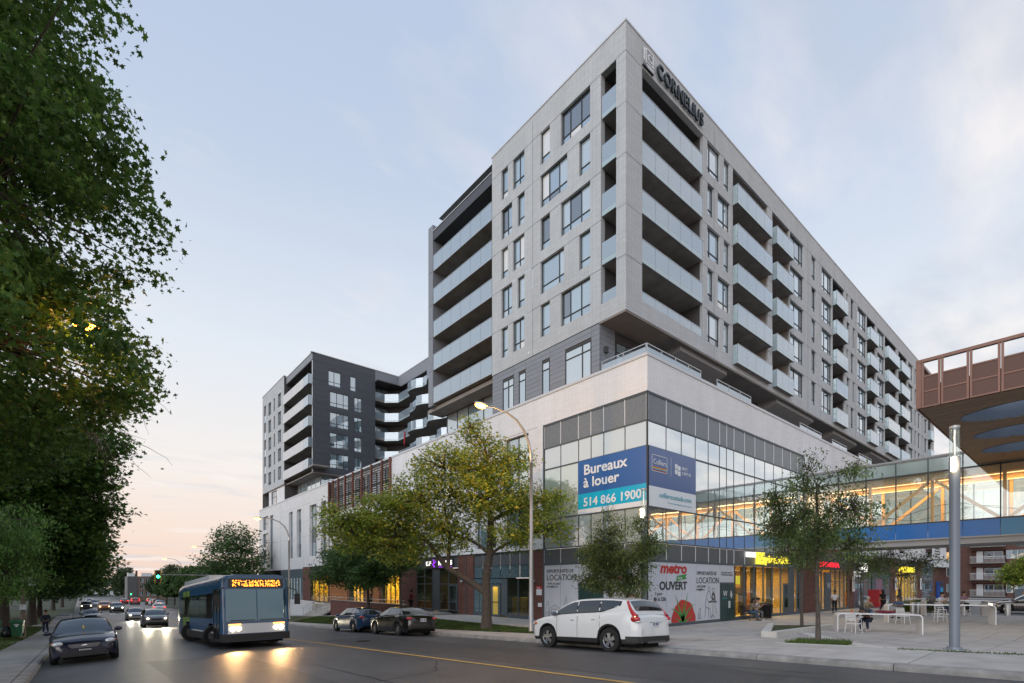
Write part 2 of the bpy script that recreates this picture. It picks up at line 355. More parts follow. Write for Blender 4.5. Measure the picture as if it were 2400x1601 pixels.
    def mesh(s, name, mat, smooth=False, angle=None):
        me = bpy.data.meshes.new(name); me.from_pydata(s.v, [], s.f)
        for x in (mat if isinstance(mat, (list, tuple)) else [mat]): me.materials.append(MATS[x])
        if isinstance(mat, (list, tuple)) and len(mat) > 1: me.polygons.foreach_set('material_index', s.m)
        if smooth or angle:
            me.polygons.foreach_set('use_smooth', [True] * len(me.polygons))
            if angle: me.set_sharp_from_angle(angle=rad(angle))
        me.update(); return me
    def build(s, name, mat, parent=None, loc=(0, 0, 0), rz=0, smooth=False, angle=None):
        return link(name, s.mesh(name, mat, smooth, angle), parent, loc, rz)
def copy_tree(o, parent=None, loc=None, rz=None):
    c = o.copy(); COL.objects.link(c)
    if parent: c.parent = parent
    if loc is not None: c.location = loc
    if rz is not None: c.rotation_euler = (0, 0, rz)
    for ch in list(o.children): copy_tree(ch, c)
    return c

# a facade plane: 'L' faces the street (-X) at X = c, 'R' faces the plaza (-Y) at Y = c
class Face:
    def __init__(s, side, c): s.side = side; s.c = c
    def p(s, a, z, d=0): return (s.c + d, a, z) if s.side == 'L' else (a, s.c + d, z)
    def box(s, mb, a0, a1, z0, z1, d0, d1, mi=0):
        if s.side == 'L': mb.box(s.c + d0, s.c + d1, a0, a1, z0, z1, mi)
        else: mb.box(a0, a1, s.c + d0, s.c + d1, z0, z1, mi)
    def quad(s, mb, a0, a1, z0, z1, d, mi=0):
        if s.side == 'L': mb.quad(s.p(a1, z0, d), s.p(a0, z0, d), s.p(a0, z1, d), s.p(a1, z1, d), mi)
        else: mb.quad(s.p(a0, z0, d), s.p(a1, z0, d), s.p(a1, z1, d), s.p(a0, z1, d), mi)
    def matrix(s, a, z, d=0):
        x, y, n = ((0, -1, 0), (0, 0, 1), (-1, 0, 0)) if s.side == 'L' else ((1, 0, 0), (0, 0, 1), (0, -1, 0))
        m = Matrix((x, y, n)).transposed().to_4x4(); m.translation = Vector(s.p(a, z, d)); return m
def wall(name, F, a0, a1, z0, z1, holes, mat, parent, depth=.25, d0=0.0, grooves=(), mats2='joint'):
    """a wall with real openings, reveals and recessed joints"""
    mb = MB(); allh = [(h[0], h[1], h[2], h[3], h[4] if len(h) > 4 else depth, False) for h in holes] + [(g[0], g[1], g[2], g[3], .03, True) for g in grooves]
    As = sorted({a0, a1} | {min(max(x, a0), a1) for h in allh for x in h[:2]}); Zs = sorted({z0, z1} | {min(max(x, z0), z1) for h in allh for x in h[2:4]})
    def hit(a, z, hs): return [h for h in hs if h[0] < a < h[1] and h[2] < z < h[3]]
    real = [h for h in allh if not h[5]]; gr = [h for h in allh if h[5]]
    for j in range(len(Zs) - 1):
        zc = (Zs[j] + Zs[j + 1]) / 2; run = None
        for i in range(len(As) - 1):
            ac = (As[i] + As[i + 1]) / 2
            st = 2 if hit(ac, zc, real) else (1 if hit(ac, zc, gr) else 0)
            if run and run[0] == st: run[2] = As[i + 1]
            else:
                if run and run[0] < 2: F.quad(mb, run[1], run[2], Zs[j], Zs[j + 1], d0 + (.03 if run[0] else 0), run[0])
                run = [st, As[i], As[i + 1]]
        if run and run[0] < 2: F.quad(mb, run[1], run[2], Zs[j], Zs[j + 1], d0 + (.03 if run[0] else 0), run[0])
    for h in real:
        b0, b1, y0, y1, dp = max(h[0], a0), min(h[1], a1), max(h[2], z0), min(h[3], z1), h[4]
        mb.quad(F.p(b0, y0, d0), F.p(b0, y1, d0), F.p(b0, y1, d0 + dp), F.p(b0, y0, d0 + dp)); mb.quad(F.p(b1, y0, d0), F.p(b1, y1, d0), F.p(b1, y1, d0 + dp), F.p(b1, y0, d0 + dp))
        mb.quad(F.p(b0, y0, d0), F.p(b1, y0, d0), F.p(b1, y0, d0 + dp), F.p(b0, y0, d0 + dp)); mb.quad(F.p(b0, y1, d0), F.p(b1, y1, d0), F.p(b1, y1, d0 + dp), F.p(b0, y1, d0 + dp))
    return mb.build(name, [mat, mats2], parent)
WCACHE = {}
def window(F, a0, a1, z0, z1, parent, cols=(1,), trans=(.26,), d=.18, frame='frame_dark', glass=None, fw=.055, seed=None, name='window'):
    """a window: frame mesh (shared between alike windows) with one pane object per light"""
    w, h = round(a1 - a0, 3), round(z1 - z0, 3); key = (F.side, w, h, cols, trans, frame, fw)
    tot = sum(cols); xs = [0]
    for c in cols: xs.append(xs[-1] + c / tot * w)
    zs = [0] + [t * h for t in trans] + [h]
    G = Face(F.side, 0)
    if key not in WCACHE:
        mb = MB()
        for i, x in enumerate(xs):
            x0 = 0 if i == 0 else x - fw / 2; x1 = fw if i == 0 else (w if i == len(xs) - 1 else x + fw / 2)
            if i == len(xs) - 1: x0 = w - fw
            G.box(mb, x0, x1, 0, h, 0, .09)
        for j, z in enumerate(zs):
            y0 = 0 if j == 0 else (h - fw if j == len(zs) - 1 else z - fw / 2); y1 = y0 + fw
            for i in range(len(xs) - 1): G.box(mb, xs[i] + (fw if i == 0 else fw / 2), xs[i + 1] - (fw if i == len(xs) - 2 else fw / 2), y0, y1, 0.004, .086)
        panes = []
        for i in range(len(xs) - 1):
            for j in range(len(zs) - 1):
                pm = MB(); G.box(pm, xs[i] + fw * .4, xs[i + 1] - fw * .4, zs[j] + fw * .4, zs[j + 1] - fw * .4, .04, .052); panes.append(pm)
        WCACHE[key] = (mb.mesh('window_frame', frame), panes, {})
    fm, panes, pc = WCACHE[key]
    o = link(name, fm, parent, F.p(a0, z0, d))
    for k, pm in enumerate(panes):
        g = glass if isinstance(glass, str) else R.choice(glass or ('glass_pale', 'glass_blue', 'glass_mid', 'glass_blind', 'glass_mid', 'glass_blue', 'glass_dark'))
        if (k, g) not in pc: pc[(k, g)] = pm.mesh('pane', g)
        link('pane', pc[(k, g)], o)
    return o
def text_mesh(txt, size, extrude=.004, bold=0.0, align='LEFT', spacing=1.0, shear=0, space_line=1.0):
    c = bpy.data.curves.new('t', 'FONT'); c.body = txt; c.size = size; c.extrude = extrude; c.offset = bold; c.align_x = align; c.space_character = spacing; c.shear = shear; c.space_line = space_line; c.resolution_u = 3
    o = bpy.data.objects.new('t', c); COL.objects.link(o); dg = bpy.context.evaluated_depsgraph_get(); me = bpy.data.meshes.new_from_object(o.evaluated_get(dg)); bpy.data.objects.remove(o); bpy.data.curves.remove(c)
    return me
def put_text(txt, F, a, z, d, size, mat, parent, name='lettering', width=None, **k):
    me = text_mesh(txt, size, **k); me.materials.clear(); me.materials.append(MATS[mat])
    if width:
        xs = [v.co.x for v in me.vertices]; sx = width / (max(xs) - min(xs))
        for v in me.vertices: v.co.x *= sx
    o = link(name, me, parent)
    o.matrix_local = F.matrix(a, z, d)
    return o
def settle(root, loc):
    root.location = loc
    for c in root.children: c.matrix_parent_inverse = Matrix.Translation(-Vector(loc))
def lamp_area(name, loc, sx, sy, power, col, rot=(0, 0, 0)):
    d = bpy.data.lights.new(name, 'AREA'); d.shape = 'RECTANGLE'; d.size = sx; d.size_y = sy; d.energy = power; d.color = col
    o = bpy.data.objects.new(name, d); COL.objects.link(o); o.location = loc; o.rotation_euler = rot; return o
def lamp_point(name, loc, power, col, r=.1):
    d = bpy.data.lights.new(name, 'POINT'); d.energy = power; d.color = col; d.shadow_soft_size = r
    o = bpy.data.objects.new(name, d); COL.objects.link(o); o.location = loc; return o
def lamp_spot(name, loc, target, power, col, size=60, r=.05):
    d = bpy.data.lights.new(name, 'SPOT'); d.energy = power; d.color = col; d.shadow_soft_size = r; d.spot_size = rad(size); d.spot_blend = .8
    o = bpy.data.objects.new(name, d); COL.objects.link(o); o.location = loc; o.rotation_euler = (Vector(loc) - Vector(target)).to_track_quat('Z', 'Y').to_euler(); return o

# ---------------------------------------------------------------- levels of the ground
def lerp(t, pts):
    if t <= pts[0][0]: return pts[0][1]
    for (a, b), (c, d) in zip(pts, pts[1:]):
        if t <= c: return b + (d - b) * (t - a) / (c - a)
    return pts[-1][1]
RZ = [(-60, 3.36), (0, .72), (45, -1.26), (60, -1.82), (80, -2.25), (110, -2.62), (200, -3.4), (260, -3.7), (900, -3.9)]
def rz(y): return lerp(y, RZ)
CURB = [(-60, 12.9), (0, 13.1), (3, 13.27), (7, 13.6), (15, 14.0), (24, 14.3), (900, 14.4)]
def cx_(y): return lerp(y, CURB)
def road_z(x, y):
    c = cx_(y); g = max(0, (x - (c - 2.2)) / 2.2); h = max(0, (1.2 - x) / 2.2); return rz(y) - .10 * min(g, 1) - .10 * min(h, 1)
def clamp(x, a=0, b=1): return max(a, min(b, x))
def zp(x, y): return min(.5 * clamp(1 - (x - 15) / 14) * clamp((15.6 - y) / 9), rz(y) + .05) if y < 15.6 else 0.0
def walk_z(y): return lerp(y, [(15.6, 0), (32, -.02), (56, -1.15), (60, -1.35), (80, -1.75), (110, -2.3), (200, -3.2), (900, -3.8)])
# ================================================================ GROUND
def sheet(name, xs_of, ys, zf, mat, kind='structure', parent=None, nx=6):
    """a ground strip: xs_of(y) -> (x0, x1)"""
    mb = MB(); rows = []
    for y in ys:
        a, b = xs_of(y); rows.append([(a + (b - a) * i / nx, y) for i in range(nx + 1)])
    for r in rows:
        for (x, y) in r: mb.v.append((x, y, zf(x, y)))
    k = nx + 1
    for j in range(len(rows) - 1):
        for i in range(nx): mb.f.append((j * k + i, j * k + i + 1, (j + 1) * k + i + 1, (j + 1) * k + i)); mb.m.append(0)
    o = mb.build(name, mat, parent, smooth=True)
    if not parent: tag(o, kind=kind)
    return o
YS = [-60, -40, -20, -10, -5, 0, 3, 5, 7, 10, 13, 15.6, 18, 21, 24, 28, 32, 36, 40, 45, 50, 56, 60, 66, 72, 80, 90, 100, 110, 130, 160, 200, 260, 400, 900]
mb = MB()
for (x0, x1, y0, y1) in ((-400, 14.0, -60, 900), (14.0, 600, 92, 900)): pass
terr = sheet('terrain', lambda y: (-500, 700), YS, lambda x, y: rz(y) - .9 - (0 if y > 90 or x < 14 else .6), 'terrain', nx=20)
road = sheet('road', lambda y: (-1.02, cx_(y) + .02), YS, road_z, 'asphalt', nx=24)
# asphalt repairs and worn lane edge
p = sheet('road_patch', lambda y: (8.6, 11.4), [4, 8, 12, 16, 20, 24], lambda x, y: road_z(x, y) + .004, 'asphalt_patch', nx=2)
p = sheet('road_patch', lambda y: (1.6, 4.2), [9, 12, 16, 20], lambda x, y: road_z(x, y) + .004, 'asphalt_patch', nx=2)
# sealed cracks and covers
def crack(pts, w, seed):
    r_ = random.Random(seed); m = MB(); P = []
    for (a, b), (c, d) in zip(pts, pts[1:]):
        n = max(2, int(math.hypot(c - a, d - b) / .35))
        for i in range(n): t = i / n; P.append((a + (c - a) * t + r_.uniform(-.05, .05), b + (d - b) * t + r_.uniform(-.05, .05)))
    for (a, b), (c, d) in zip(P, P[1:]):
        L = math.hypot(c - a, d - b) or 1; nx, ny = -(d - b) / L * w, (c - a) / L * w; m.quad(*[(x, y, road_z(x, y) + .006) for x, y in ((a - nx, b - ny), (a + nx, b + ny), (c + nx, d + ny), (c - nx, d - ny))])
    tag(m.build('crack_seal', 'tar'), kind='structure')
crack([(10.6, 3), (10.75, 9), (10.5, 17), (10.8, 27), (10.7, 44)], .014, 1); crack([(4.9, 8), (5.0, 14), (4.8, 24), (5.1, 40)], .014, 2); crack([(1.5, 14.5), (4.5, 14.9), (8.0, 14.4), (12.6, 15.2)], .012, 3)
crack([(1.9, 20.2), (6.0, 19.6), (9.0, 20.4)], .011, 4); crack([(8.2, 9.3), (10.6, 9.6), (12.5, 9.0)], .011, 5); crack([(3.0, 9.6), (6.5, 10.5), (7.6, 12.2), (7.4, 15)], .010, 6); crack([(8.4, 27), (12, 27.6)], .012, 7); crack([(1.6, 30), (8, 30.6)], .012, 8)
for (x, y, l) in ((9.6, 21.5, 'round iron manhole cover in the far lane behind the white SUV'),):
    e = empty('manhole_cover', (x, y, road_z(x, y) + .005), 0, l, 'manhole cover'); m = MB(); m.lathe([(.36, 0), (.36, .006), (.33, .006), (.33, .002)], (0, 0, 0), 28); m.build('frame', 'black_metal', e); m = MB(); m.lathe([(.325, .003), (.325, .007), (0, .007)], (0, 0, 0), 28)
    for k in range(-4, 5): m.box(-.25, .25, k * .055 - .012, k * .055 + .012, .007, .011)
    m.build('lid', 'under', e)
# yellow centre line
sheet('centre_line', lambda y: (7.93, 8.06), [-20, 0, 10, 20, 30, 45, 50, 60, 80, 96], lambda x, y: road_z(x, y) + .008, 'road_yellow', nx=1)
for k in range(9):
    y0 = 101.0
    mb = MB(); x = .2 + k * 1.6; mb.quad((x, y0, rz(y0) + .01), (x + .8, y0, rz(y0) + .01), (x + .8, y0 + 2.6, rz(y0 + 2.6) + .01), (x, y0 + 2.6, rz(y0 + 2.6) + .01)); tag(mb.build('crosswalk_stripe', 'road_white'), kind='structure')
# cross street at the lights
sheet('cross_street', lambda y: (-120, -1.02), [104, 108, 114], lambda x, y: rz(y) - .012, 'asphalt', nx=4)
sheet('cross_street', lambda y: (14.4, 160), [104, 108, 114], lambda x, y: rz(y) - .012, 'asphalt', nx=4)
# kerbs: rounded stone, both sides, in lengths
def kerb(side, y0, y1):
    mb = MB(); n = 3
    prof = [(0, -.2), (.0, .07), (.035, .125), (.09, .145), (.24, .148), (.24, -.2)]
    for i in range(n + 1):
        y = y0 + (y1 - y0) * i / n
        if side > 0: xb = cx_(y) - .02; zb = rz(y) - .10
        else: xb = -1.0; zb = rz(y) - .10
        for (dx, dz) in prof: mb.v.append((xb + side * dx, y, zb + dz))
    k = len(prof)
    for i in range(n):
        for j in range(k - 1): a = i * k + j; mb.f.append((a, a + 1, a + k + 1, a + k)); mb.m.append(0)
    mb.f.append(tuple(range(k))); mb.m.append(0); mb.f.append(tuple(range(n * k, n * k + k))); mb.m.append(0)
    return mb
kr = [empty('kerb', (14, 15, .1)), empty('kerb', (-1.1, 20, -.1))]
for o in kr: tag(o, kind='structure')
for i in range(-6, 60):
    y = i * 3.0
    if y < 100:
        o = kerb(1, y, y + 2.985).build('kerb_stone', 'kerb_stone', kr[0], angle=40); o.matrix_parent_inverse = Matrix.Translation(-Vector((14, 15, .1)))
        o = kerb(-1, y, y + 2.985).build('kerb_stone', 'kerb_stone', kr[1], angle=40); o.matrix_parent_inverse = Matrix.Translation(-Vector((-1.1, 20, -.1)))
# right sidewalk beside the kerb: separate slabs
def slab_field(root, name, x0f, x1f, ylist, nx, zf, mat, gap=.012, th=.08):
    for y0, y1 in zip(ylist, ylist[1:]):
        for i in range(nx):
            def X(y, t): a, b = x0f(y), x1f(y); return a + (b - a) * t
            a0, a1, b0, b1 = X(y0, i / nx) + gap, X(y0, (i + 1) / nx) - gap, X(y1, i / nx) + gap, X(y1, (i + 1) / nx) - gap
            pts = [(a0, y0 + gap), (a1, y0 + gap), (b1, y1 - gap), (b0, y1 - gap)]; e = R.uniform(-.003, .003)
            zt = [zf(*q) + e for q in pts]; m = MB(); m.prism(pts, [z - th for z in zt], zt); m.build(name, mat, root)
sw = empty('sidewalk', (0, 0, 0)); tag(sw, kind='structure')
def strip_z(x, y): return rz(y) - .10 + .148 + .03 * clamp((x - cx_(y)) / 2)
slab_field(sw, 'paving_slab', lambda y: cx_(y) + .23, lambda y: 15.95 if y > 9 else 16.55, [-14 + 2.4 * i for i in range(0, 30)], 1, strip_z, 'concrete')
sheet('sidewalk', lambda y: (cx_(y) + .23, 15.95), [55.5, 60, 80, 100], lambda x, y: strip_z(x, y), 'concrete', nx=2)
sheet('sidewalk_bed', lambda y: (cx_(y) + .2, 16.6 if y < 9 else 15.97), [-20, 0, 3, 7, 8.9, 9.0, 15, 24, 45, 60], lambda x, y: strip_z(x, y) - .03, 'concrete_dark', nx=2)
# left sidewalk
swl = empty('sidewalk', (-1.9, 20, 0)); tag(swl, kind='structure'); swl.location = (0, 0, 0)
slab_field(swl, 'paving_slab', lambda y: -2.75, lambda y: -1.26, [3 + 2.6 * i for i in range(0, 19)], 1, lambda x, y: rz(y) + .048, 'concrete_dark')
sheet('sidewalk_bed', lambda y: (-2.76, -1.24), YS[:28], lambda x, y: rz(y) + .02, 'concrete_dark', nx=2)
sheet('path', lambda y: (-14, -2.77), [39.6, 42.6], lambda x, y: rz(y) + .052, 'concrete_dark', nx=3)
sheet('path', lambda y: (-30, -1.26), [68, 75], lambda x, y: rz(y) + .05, 'concrete', nx=3)
# verges
def verge(x, y):
    t = clamp((x - 15.95) / 2.35); return (rz(y) + .08) * (1 - t) + (walk_z(y) - .03) * t
gs = sheet('verge_soil', lambda y: (15.95, 18.3), [y for y in np.linspace(15.6, 66, 26)], verge, 'grass_soil', nx=6)
sheet('lawn_soil', lambda y: (-40, -2.76), YS[:30], lambda x, y: rz(y) + .03 + .12 * clamp((-x - 3) / 6), 'grass_soil', nx=12)
def grass(name, n, region, zf, h, label, seed, dens=None):
    rng = np.random.default_rng(seed); x = rng.uniform(region[0], region[1], n); y = region[2] + (region[3] - region[2]) * rng.uniform(0, 1, n) ** (dens or 1)
    zz = np.array([zf(a, b) for a, b in zip(x, y)]); th = rng.uniform(0, 6.28, n); hh = h * rng.uniform(.4, 1.3, n); w = .007 + .004 * rng.uniform(0, 1, n); lean = rng.normal(0, .5, (n, 2)) * hh[:, None]
    w = w * (1 + y.clip(0, 60) / 14)
    V = np.zeros((n, 3, 3)); V[:, 0] = np.stack([x - w * np.cos(th), y - w * np.sin(th), zz - .005], 1); V[:, 1] = np.stack([x + w * np.cos(th), y + w * np.sin(th), zz - .005], 1); V[:, 2] = np.stack([x + lean[:, 0], y + lean[:, 1], zz + hh], 1)
    me = bpy.data.meshes.new(name); me.vertices.add(3 * n); me.vertices.foreach_set('co', V.ravel()); me.loops.add(3 * n); me.loops.foreach_set('vertex_index', np.arange(3 * n)); me.polygons.add(n); me.polygons.foreach_set('loop_start', np.arange(0, 3 * n, 3)); me.materials.append(MATS['grass_blade']); me.update()
    o = link(name, me); tag(o, label, 'grass', kind='stuff'); return o
grass('grass', 60000, (15.98, 18.28, 15.7, 52), verge, .055, 'mown grass verge between the kerb walk and the building', 1, 1.4)
grass('grass', 60000, (-9, -2.78, 16, 70), lambda x, y: rz(y) + .03 + .12 * clamp((-x - 3) / 6), .06, 'dark lawn under the trees left of the sidewalk', 2, 1.3)
# walkway along the long facade
wk = empty('walkway', (0, 0, 0)); tag(wk, kind='structure')
slab_field(wk, 'paving_slab', lambda y: 18.3, lambda y: 22.5 if y < 33 else 19.85, [15.6 + 2.1 * i for i in range(0, 19)], 1, lambda x, y: walk_z(y), 'concrete')
sheet('walkway_bed', lambda y: (18.28, 22.6 if y < 34 else 19.9), [15.6, 24, 33, 34.1, 45, 56, 60], lambda x, y: walk_z(y) - .03, 'concrete_dark', nx=2)
sheet('walkway', lambda y: (15.9, 22.6), [60, 66, 72, 80, 92, 100], lambda x, y: walk_z(y), 'concrete', nx=3)
mb = MB(); mb.box(19.9, 22.6, 34, 52.4, -2, 0); mb.box(20.9, 22.6, 52.4, 67, -2.5, 0); tag(mb.build('entrance_terrace', 'concrete'), kind='structure')
# plaza paving: near slabs one by one, the rest by material
pl = empty('plaza', (0, 0, 0)); tag(pl, kind='structure')
def xl(i): return 17.25 + i * 1.15
for j in range(18):
    y0 = -1.2 + j * .93
    for i in range(15):
        if y0 > 14.7: pass
        x0 = xl(i) + (.57 if j % 2 else 0)
        y1 = min(y0 + .93, 15.55)
        if y1 - y0 < .1: continue
        g = .013; pts = [(x0 + g, y0 + g), (x0 + 1.15 - g, y0 + g), (x0 + 1.15 - g, y1 - g), (x0 + g, y1 - g)]
        e = R.uniform(-.003, .003); zt = [zp(*q) + e for q in pts]; m = MB(); m.prism(pts, [z - .06 for z in zt], zt); m.build('paving_slab', 'paver', pl)
sheet('plaza_bed', lambda y: (16.55, 35.6), [-14, -6, -1.2, 1, 3, 5, 7, 9, 11, 13, 15.6], lambda x, y: zp(x, y) - .022, 'concrete_dark', nx=16)
sheet('plaza_apron', lambda y: (17.25, 34.5), [-14, -6, -1.2], lambda x, y: zp(x, y), 'paver', nx=8)
brickmat('paver_field', (.42, .40, .38), (.37, .355, .34), (.20, .20, .19), 1.15, .93, .012, .2)
m = MATS['paver_field'].node_tree   # run the joints in plan instead of on a wall
for n in m.nodes:
    if n.type == 'COMBXYZ':
        for l in list(n.inputs[0].links) + list(n.inputs[1].links): m.links.remove(l)
        s = [q for q in m.nodes if q.type == 'SEPXYZ'][0]; m.links.new(s.outputs[0], n.inputs[0]); m.links.new(s.outputs[1], n.inputs[1])
sheet('plaza_paving', lambda y: (34.5, 51.3), [-14, -6, 0, 5, 10, 15.6], lambda x, y: zp(x, y) - .001, 'paver_field', nx=4)
sheet('plaza_paving', lambda y: (51.3, 98), [9.5, 12, 15.6], lambda x, y: 0, 'paver_field', nx=4)
mb = MB(); mb.box(51.3, 51.5, -14, 9.5, -.3, .002); tag(mb.build('kerb', 'kerb_stone'), kind='structure')
mb = MB(); mb.quad((51.5, -40, -.12), (100, -40, -.12), (100, 9.5, -.12), (51.5, 9.5, -.12)); tag(mb.build('side_street', 'asphalt'), kind='structure')
mb = MB(); mb.quad((100, -60, .0), (112, -60, .0), (112, 40, .0), (100, 40, .0)); tag(mb.build('far_sidewalk', 'concrete'), kind='structure')
mb = MB(); mb.quad((16.6, -60, .02), (51.4, -60, .02), (51.4, -14, .02), (16.6, -14, .02)); tag(mb.build('plaza_far_paving', 'paver_field'), kind='structure')
# pale stone steps between the sidewalk and the lower plaza
st = empty('stone_steps', (0, 0, 0)); tag(st, kind='structure')
for k, (o0, o1, dz) in enumerate(((16.57, 17.0, -.02), (17.0, 17.42, -.10))):
    for j in range(5):
        y0 = -8 + j * 3.0; y1 = min(y0 + 2.97, 6.9 - k * .6)
        if y1 <= y0: continue
        pts = [(o0 + .004, y0), (o1, y0), (o1, y1), (o0 + .004, y1)]; zt = [max(strip_z(15.9, q[1]) + dz, zp(*q) + .012) for q in pts]; m = MB(); m.prism(pts, [z - .25 for z in zt], zt); m.build('step', 'stone_white', st)
mb = MB(); mb.prism([(17.43, 3.2), (20.0, 5.6), (26.0, 9.4), (25.7, 9.75), (19.6, 6.1), (17.43, 4.0)], [zp(17.5, 3.2) - .1, zp(20, 5.6) - .1, zp(26, 9.4) - .1, zp(26, 9.4) - .1, zp(19.6, 6) - .1, zp(17.5, 4) - .1], [zp(17.5, 3.2) + .05, zp(20, 5.6) + .04, zp(26, 9.4) + .02, zp(26, 9.4) + .02, zp(19.6, 6) + .04, zp(17.5, 4) + .05]); mb.build('band', 'stone_white', st)
# low white planter wall with the tree bed
pw = empty('planter', (23, 10, .1), 0, 'low pale concrete planter edge round the thin tree in the plaza', 'planter')
m = MB(); A = [(20.75, 8.45), (31.2, 9.75), (31.2, 9.98), (20.9, 8.78), (27.35, 11.2), (27.2, 11.4), (20.6, 8.75)]
m.prism([(20.7, 8.4), (31.2, 9.7), (31.2, 9.95), (20.7, 8.72)], [zp(20.7, 8.4) - .1, -.1, -.1, zp(20.7, 8.4) - .1], [.46, .12, .12, .46]); m.build('wall', 'stone_white', pw)
m = MB(); m.prism([(20.7, 8.722), (21.0, 8.75), (27.45, 11.3), (27.3, 11.5), (20.7, 9.0)], [.0] * 5, [.459, .455, .30, .30, .459]); m.build('wall', 'stone_white', pw)
m = MB(); m.prism([(21.3, 8.8), (30.9, 9.97), (27.4, 11.25)], [-.1] * 3, [.32, .08, .2]); m.build('soil', 'grass_soil', pw)
settle(pw, (23, 10, .1))
# planting strip and tree pit at the kerb
grass('grass', 2600, (16.2, 16.56, -4, 3.6), lambda x, y: strip_z(16, y) - .01, .045, 'thin line of grass at the foot of the grey lamp column', 3)
grass('grass', 3000, (17.1, 18.4, 5.2, 6.7), lambda x, y: max(zp(x, y), strip_z(15.9, y) - .1), .16, 'tuft of long grass round the foot of the near plaza tree', 4)
# ================================================================ MAIN APARTMENT BLOCK (light grey brick)
FL, FR = Face('L', 22.52), Face('R', 16.97)
J = [31.31 - 2.77 * k for k in range(6)]
blk = empty('apartment_block', (0, 0, 0), 0, 'long eight storey light grey brick apartment block with glass balconies above the corner', 'apartment building')
holesL = []
WL = []
for k in range(5):
    t = J[k]
    if k % 2 == 0:
        WL += [(19.5, 21.87, t, (1, 1.1, .85)), (22.82, 23.68, t, (1,)), (25.24, 26.42, t, (1, 1)), (26.95, 27.66, t, (1,))]
    else:
        WL += [(19.5, 20.37, t, (1,)), (21.32 if k == 1 else 21.59, 23.68, t, (1, 1.1, .85) if k == 1 else (.35, 1)), (25.22, 25.94, t, (1,)), (26.5, 27.66, t, (1, 1))]
for (a, b, t, c) in WL: holesL.append((a, b, t - 2.08, t, .22))
holesL.append((17.62, 18.70, 18.2, 31.28, .35))
gv = [(16.97, 28.7, z - .012, z + .012) for z in J[:5]] + [(24.4, 24.425, 17.25, 32.6)]
gvL = []
for g in gv:   # do not run joints through the openings
    gvL.append(g)
wall('wall', FL, 16.97, 28.72, 17.25, 32.9, holesL, 'grey_brick', blk, grooves=gvL)
for (a, b, t, c) in WL: window(FL, a, b, t - 2.08, t, blk, c, d=.14)
# side towards the plaza
WR = []; LOG = [(34.6, 40.2, 4), (40.98, 44.25, 3), (54.3, 57.55, 3), (64.8, 67.9, 3), (71.6, 76.6, 4), (77.5, 81.6, 3), (93.4, 95.6, 2)]
for k in range(5):
    t = J[k]
    if k % 2 == 0: WR += [(31.14, 32.81, t, (.3, .7)), (33.33, 34.15, t, (1,)), (58.2, 58.7, t, (1,)), (59.5, 60.5, t, (1,))]
    else: WR += [(31.17, 31.98, t, (1,)), (32.49, 34.19, t, (.7, .4)), (58.28, 59.23, t, (1,)), (60.15, 60.8, t, (1,))]
    WR += [(44.38, 47.26, t, (1, .9, .5)), (49.03, 50.09, t, (1,)), (51.47, 54.15, t, (1, 1, .6)), (61.67, 64.7, t, (1, 1, .6)), (68.6, 71.5, t, (.5, 1, 1)), (82.3, 84.7, t, (1, 1)), (85.65, 86.6, t, (1,)), (87.5, 88.6, t, (1,)), (89.6, 90.2, t, (1,)), (91.2, 92.7, t, (1, 1))]
holesR = [(a, b, t - 2.08, t, .22) for (a, b, t, c) in WR] + [(24.0, 30.62, 18.22, 31.3, .3)] + [(a, b, 17.62, 31.3, .12) for (a, b, n) in LOG]
gR = [(22.52, 97.2, z - .012, z + .012) for z in J[:5]] + [(x, x + .03, 17.25, 32.6) for x in (32.0, 48.2, 60.9, 76.9, 90.7)]
wall('wall', FR, 22.52, 97.2, 17.25, 32.9, holesR, 'grey_brick', blk, grooves=gR)
for (a, b, t, c) in WR: window(FR, a, b, t - 2.08, t, blk, c, d=.14, glass=('glass_pale', 'glass_mid', 'glass_pale', 'glass_dark') if a > 40 else None)
mb = MB(); mb.box(22.49, 22.52 + 1e-3, 16.9, 16.97, 32.9, 33.0)
mb = MB(); FL.box(mb, 16.93, 28.76, 32.9, 32.99, -.04, .3); FR.box(mb, 22.82, 97.24, 32.9, 32.99, -.04, .3); mb.build('parapet_coping', 'coping', blk)
mb = MB(); mb.quad((22.6, 17.1, 32.6), (97, 17.1, 32.6), (97, 36, 32.6), (22.6, 36, 32.6)); mb.quad((97.2, 16.97, 17), (97.2, 36, 17), (97.2, 36, 32.9), (97.2, 16.97, 32.9)); mb.build('roof', 'roofing', blk)
# soffit under the overhang and the bulkheads hanging from it
mb = MB(); mb.box(22.54, 97.2, 17.0, 18.86, 17.2, 17.248); mb.box(22.535, 22.6, 16.99, 18.86, 17.15, 17.2); mb.box(22.6, 97.2, 16.985, 17.06, 17.15, 17.2); mb.build('soffit', 'soffit', blk)
for (a, b) in ((28.4, 34.4), (42.6, 50.4), (55.6, 62.5), (67.5, 74.0), (80, 87)):
    mb = MB(); mb.prism([(a, 17.3), (b, 17.3), (b, 18.84), (a, 18.84)], [16.9, 16.9, 16.25, 16.25], 17.199); mb.build('bulkhead', 'soffit_light', blk)
# recessed storey behind the podium terrace
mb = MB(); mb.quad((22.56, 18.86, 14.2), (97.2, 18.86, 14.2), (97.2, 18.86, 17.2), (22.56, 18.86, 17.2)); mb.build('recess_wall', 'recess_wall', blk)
FT = Face('R', 18.84)
for (a, b, cols) in ((24.0, 27.0, (1, .8, 1.2)), (34.9, 37.9, (1, 1)), (38.9, 41.9, (1, 1)), (51.2, 54.4, (1, 1)), (63.3, 66.4, (1, 1)), (75, 78, (1, 1)), (88, 91, (1, 1))):
    window(FT, a, b, 14.45, 16.6, blk, cols, (.72,), d=-.06, glass='glass_dark' if a > 30 else 'glass_mid')
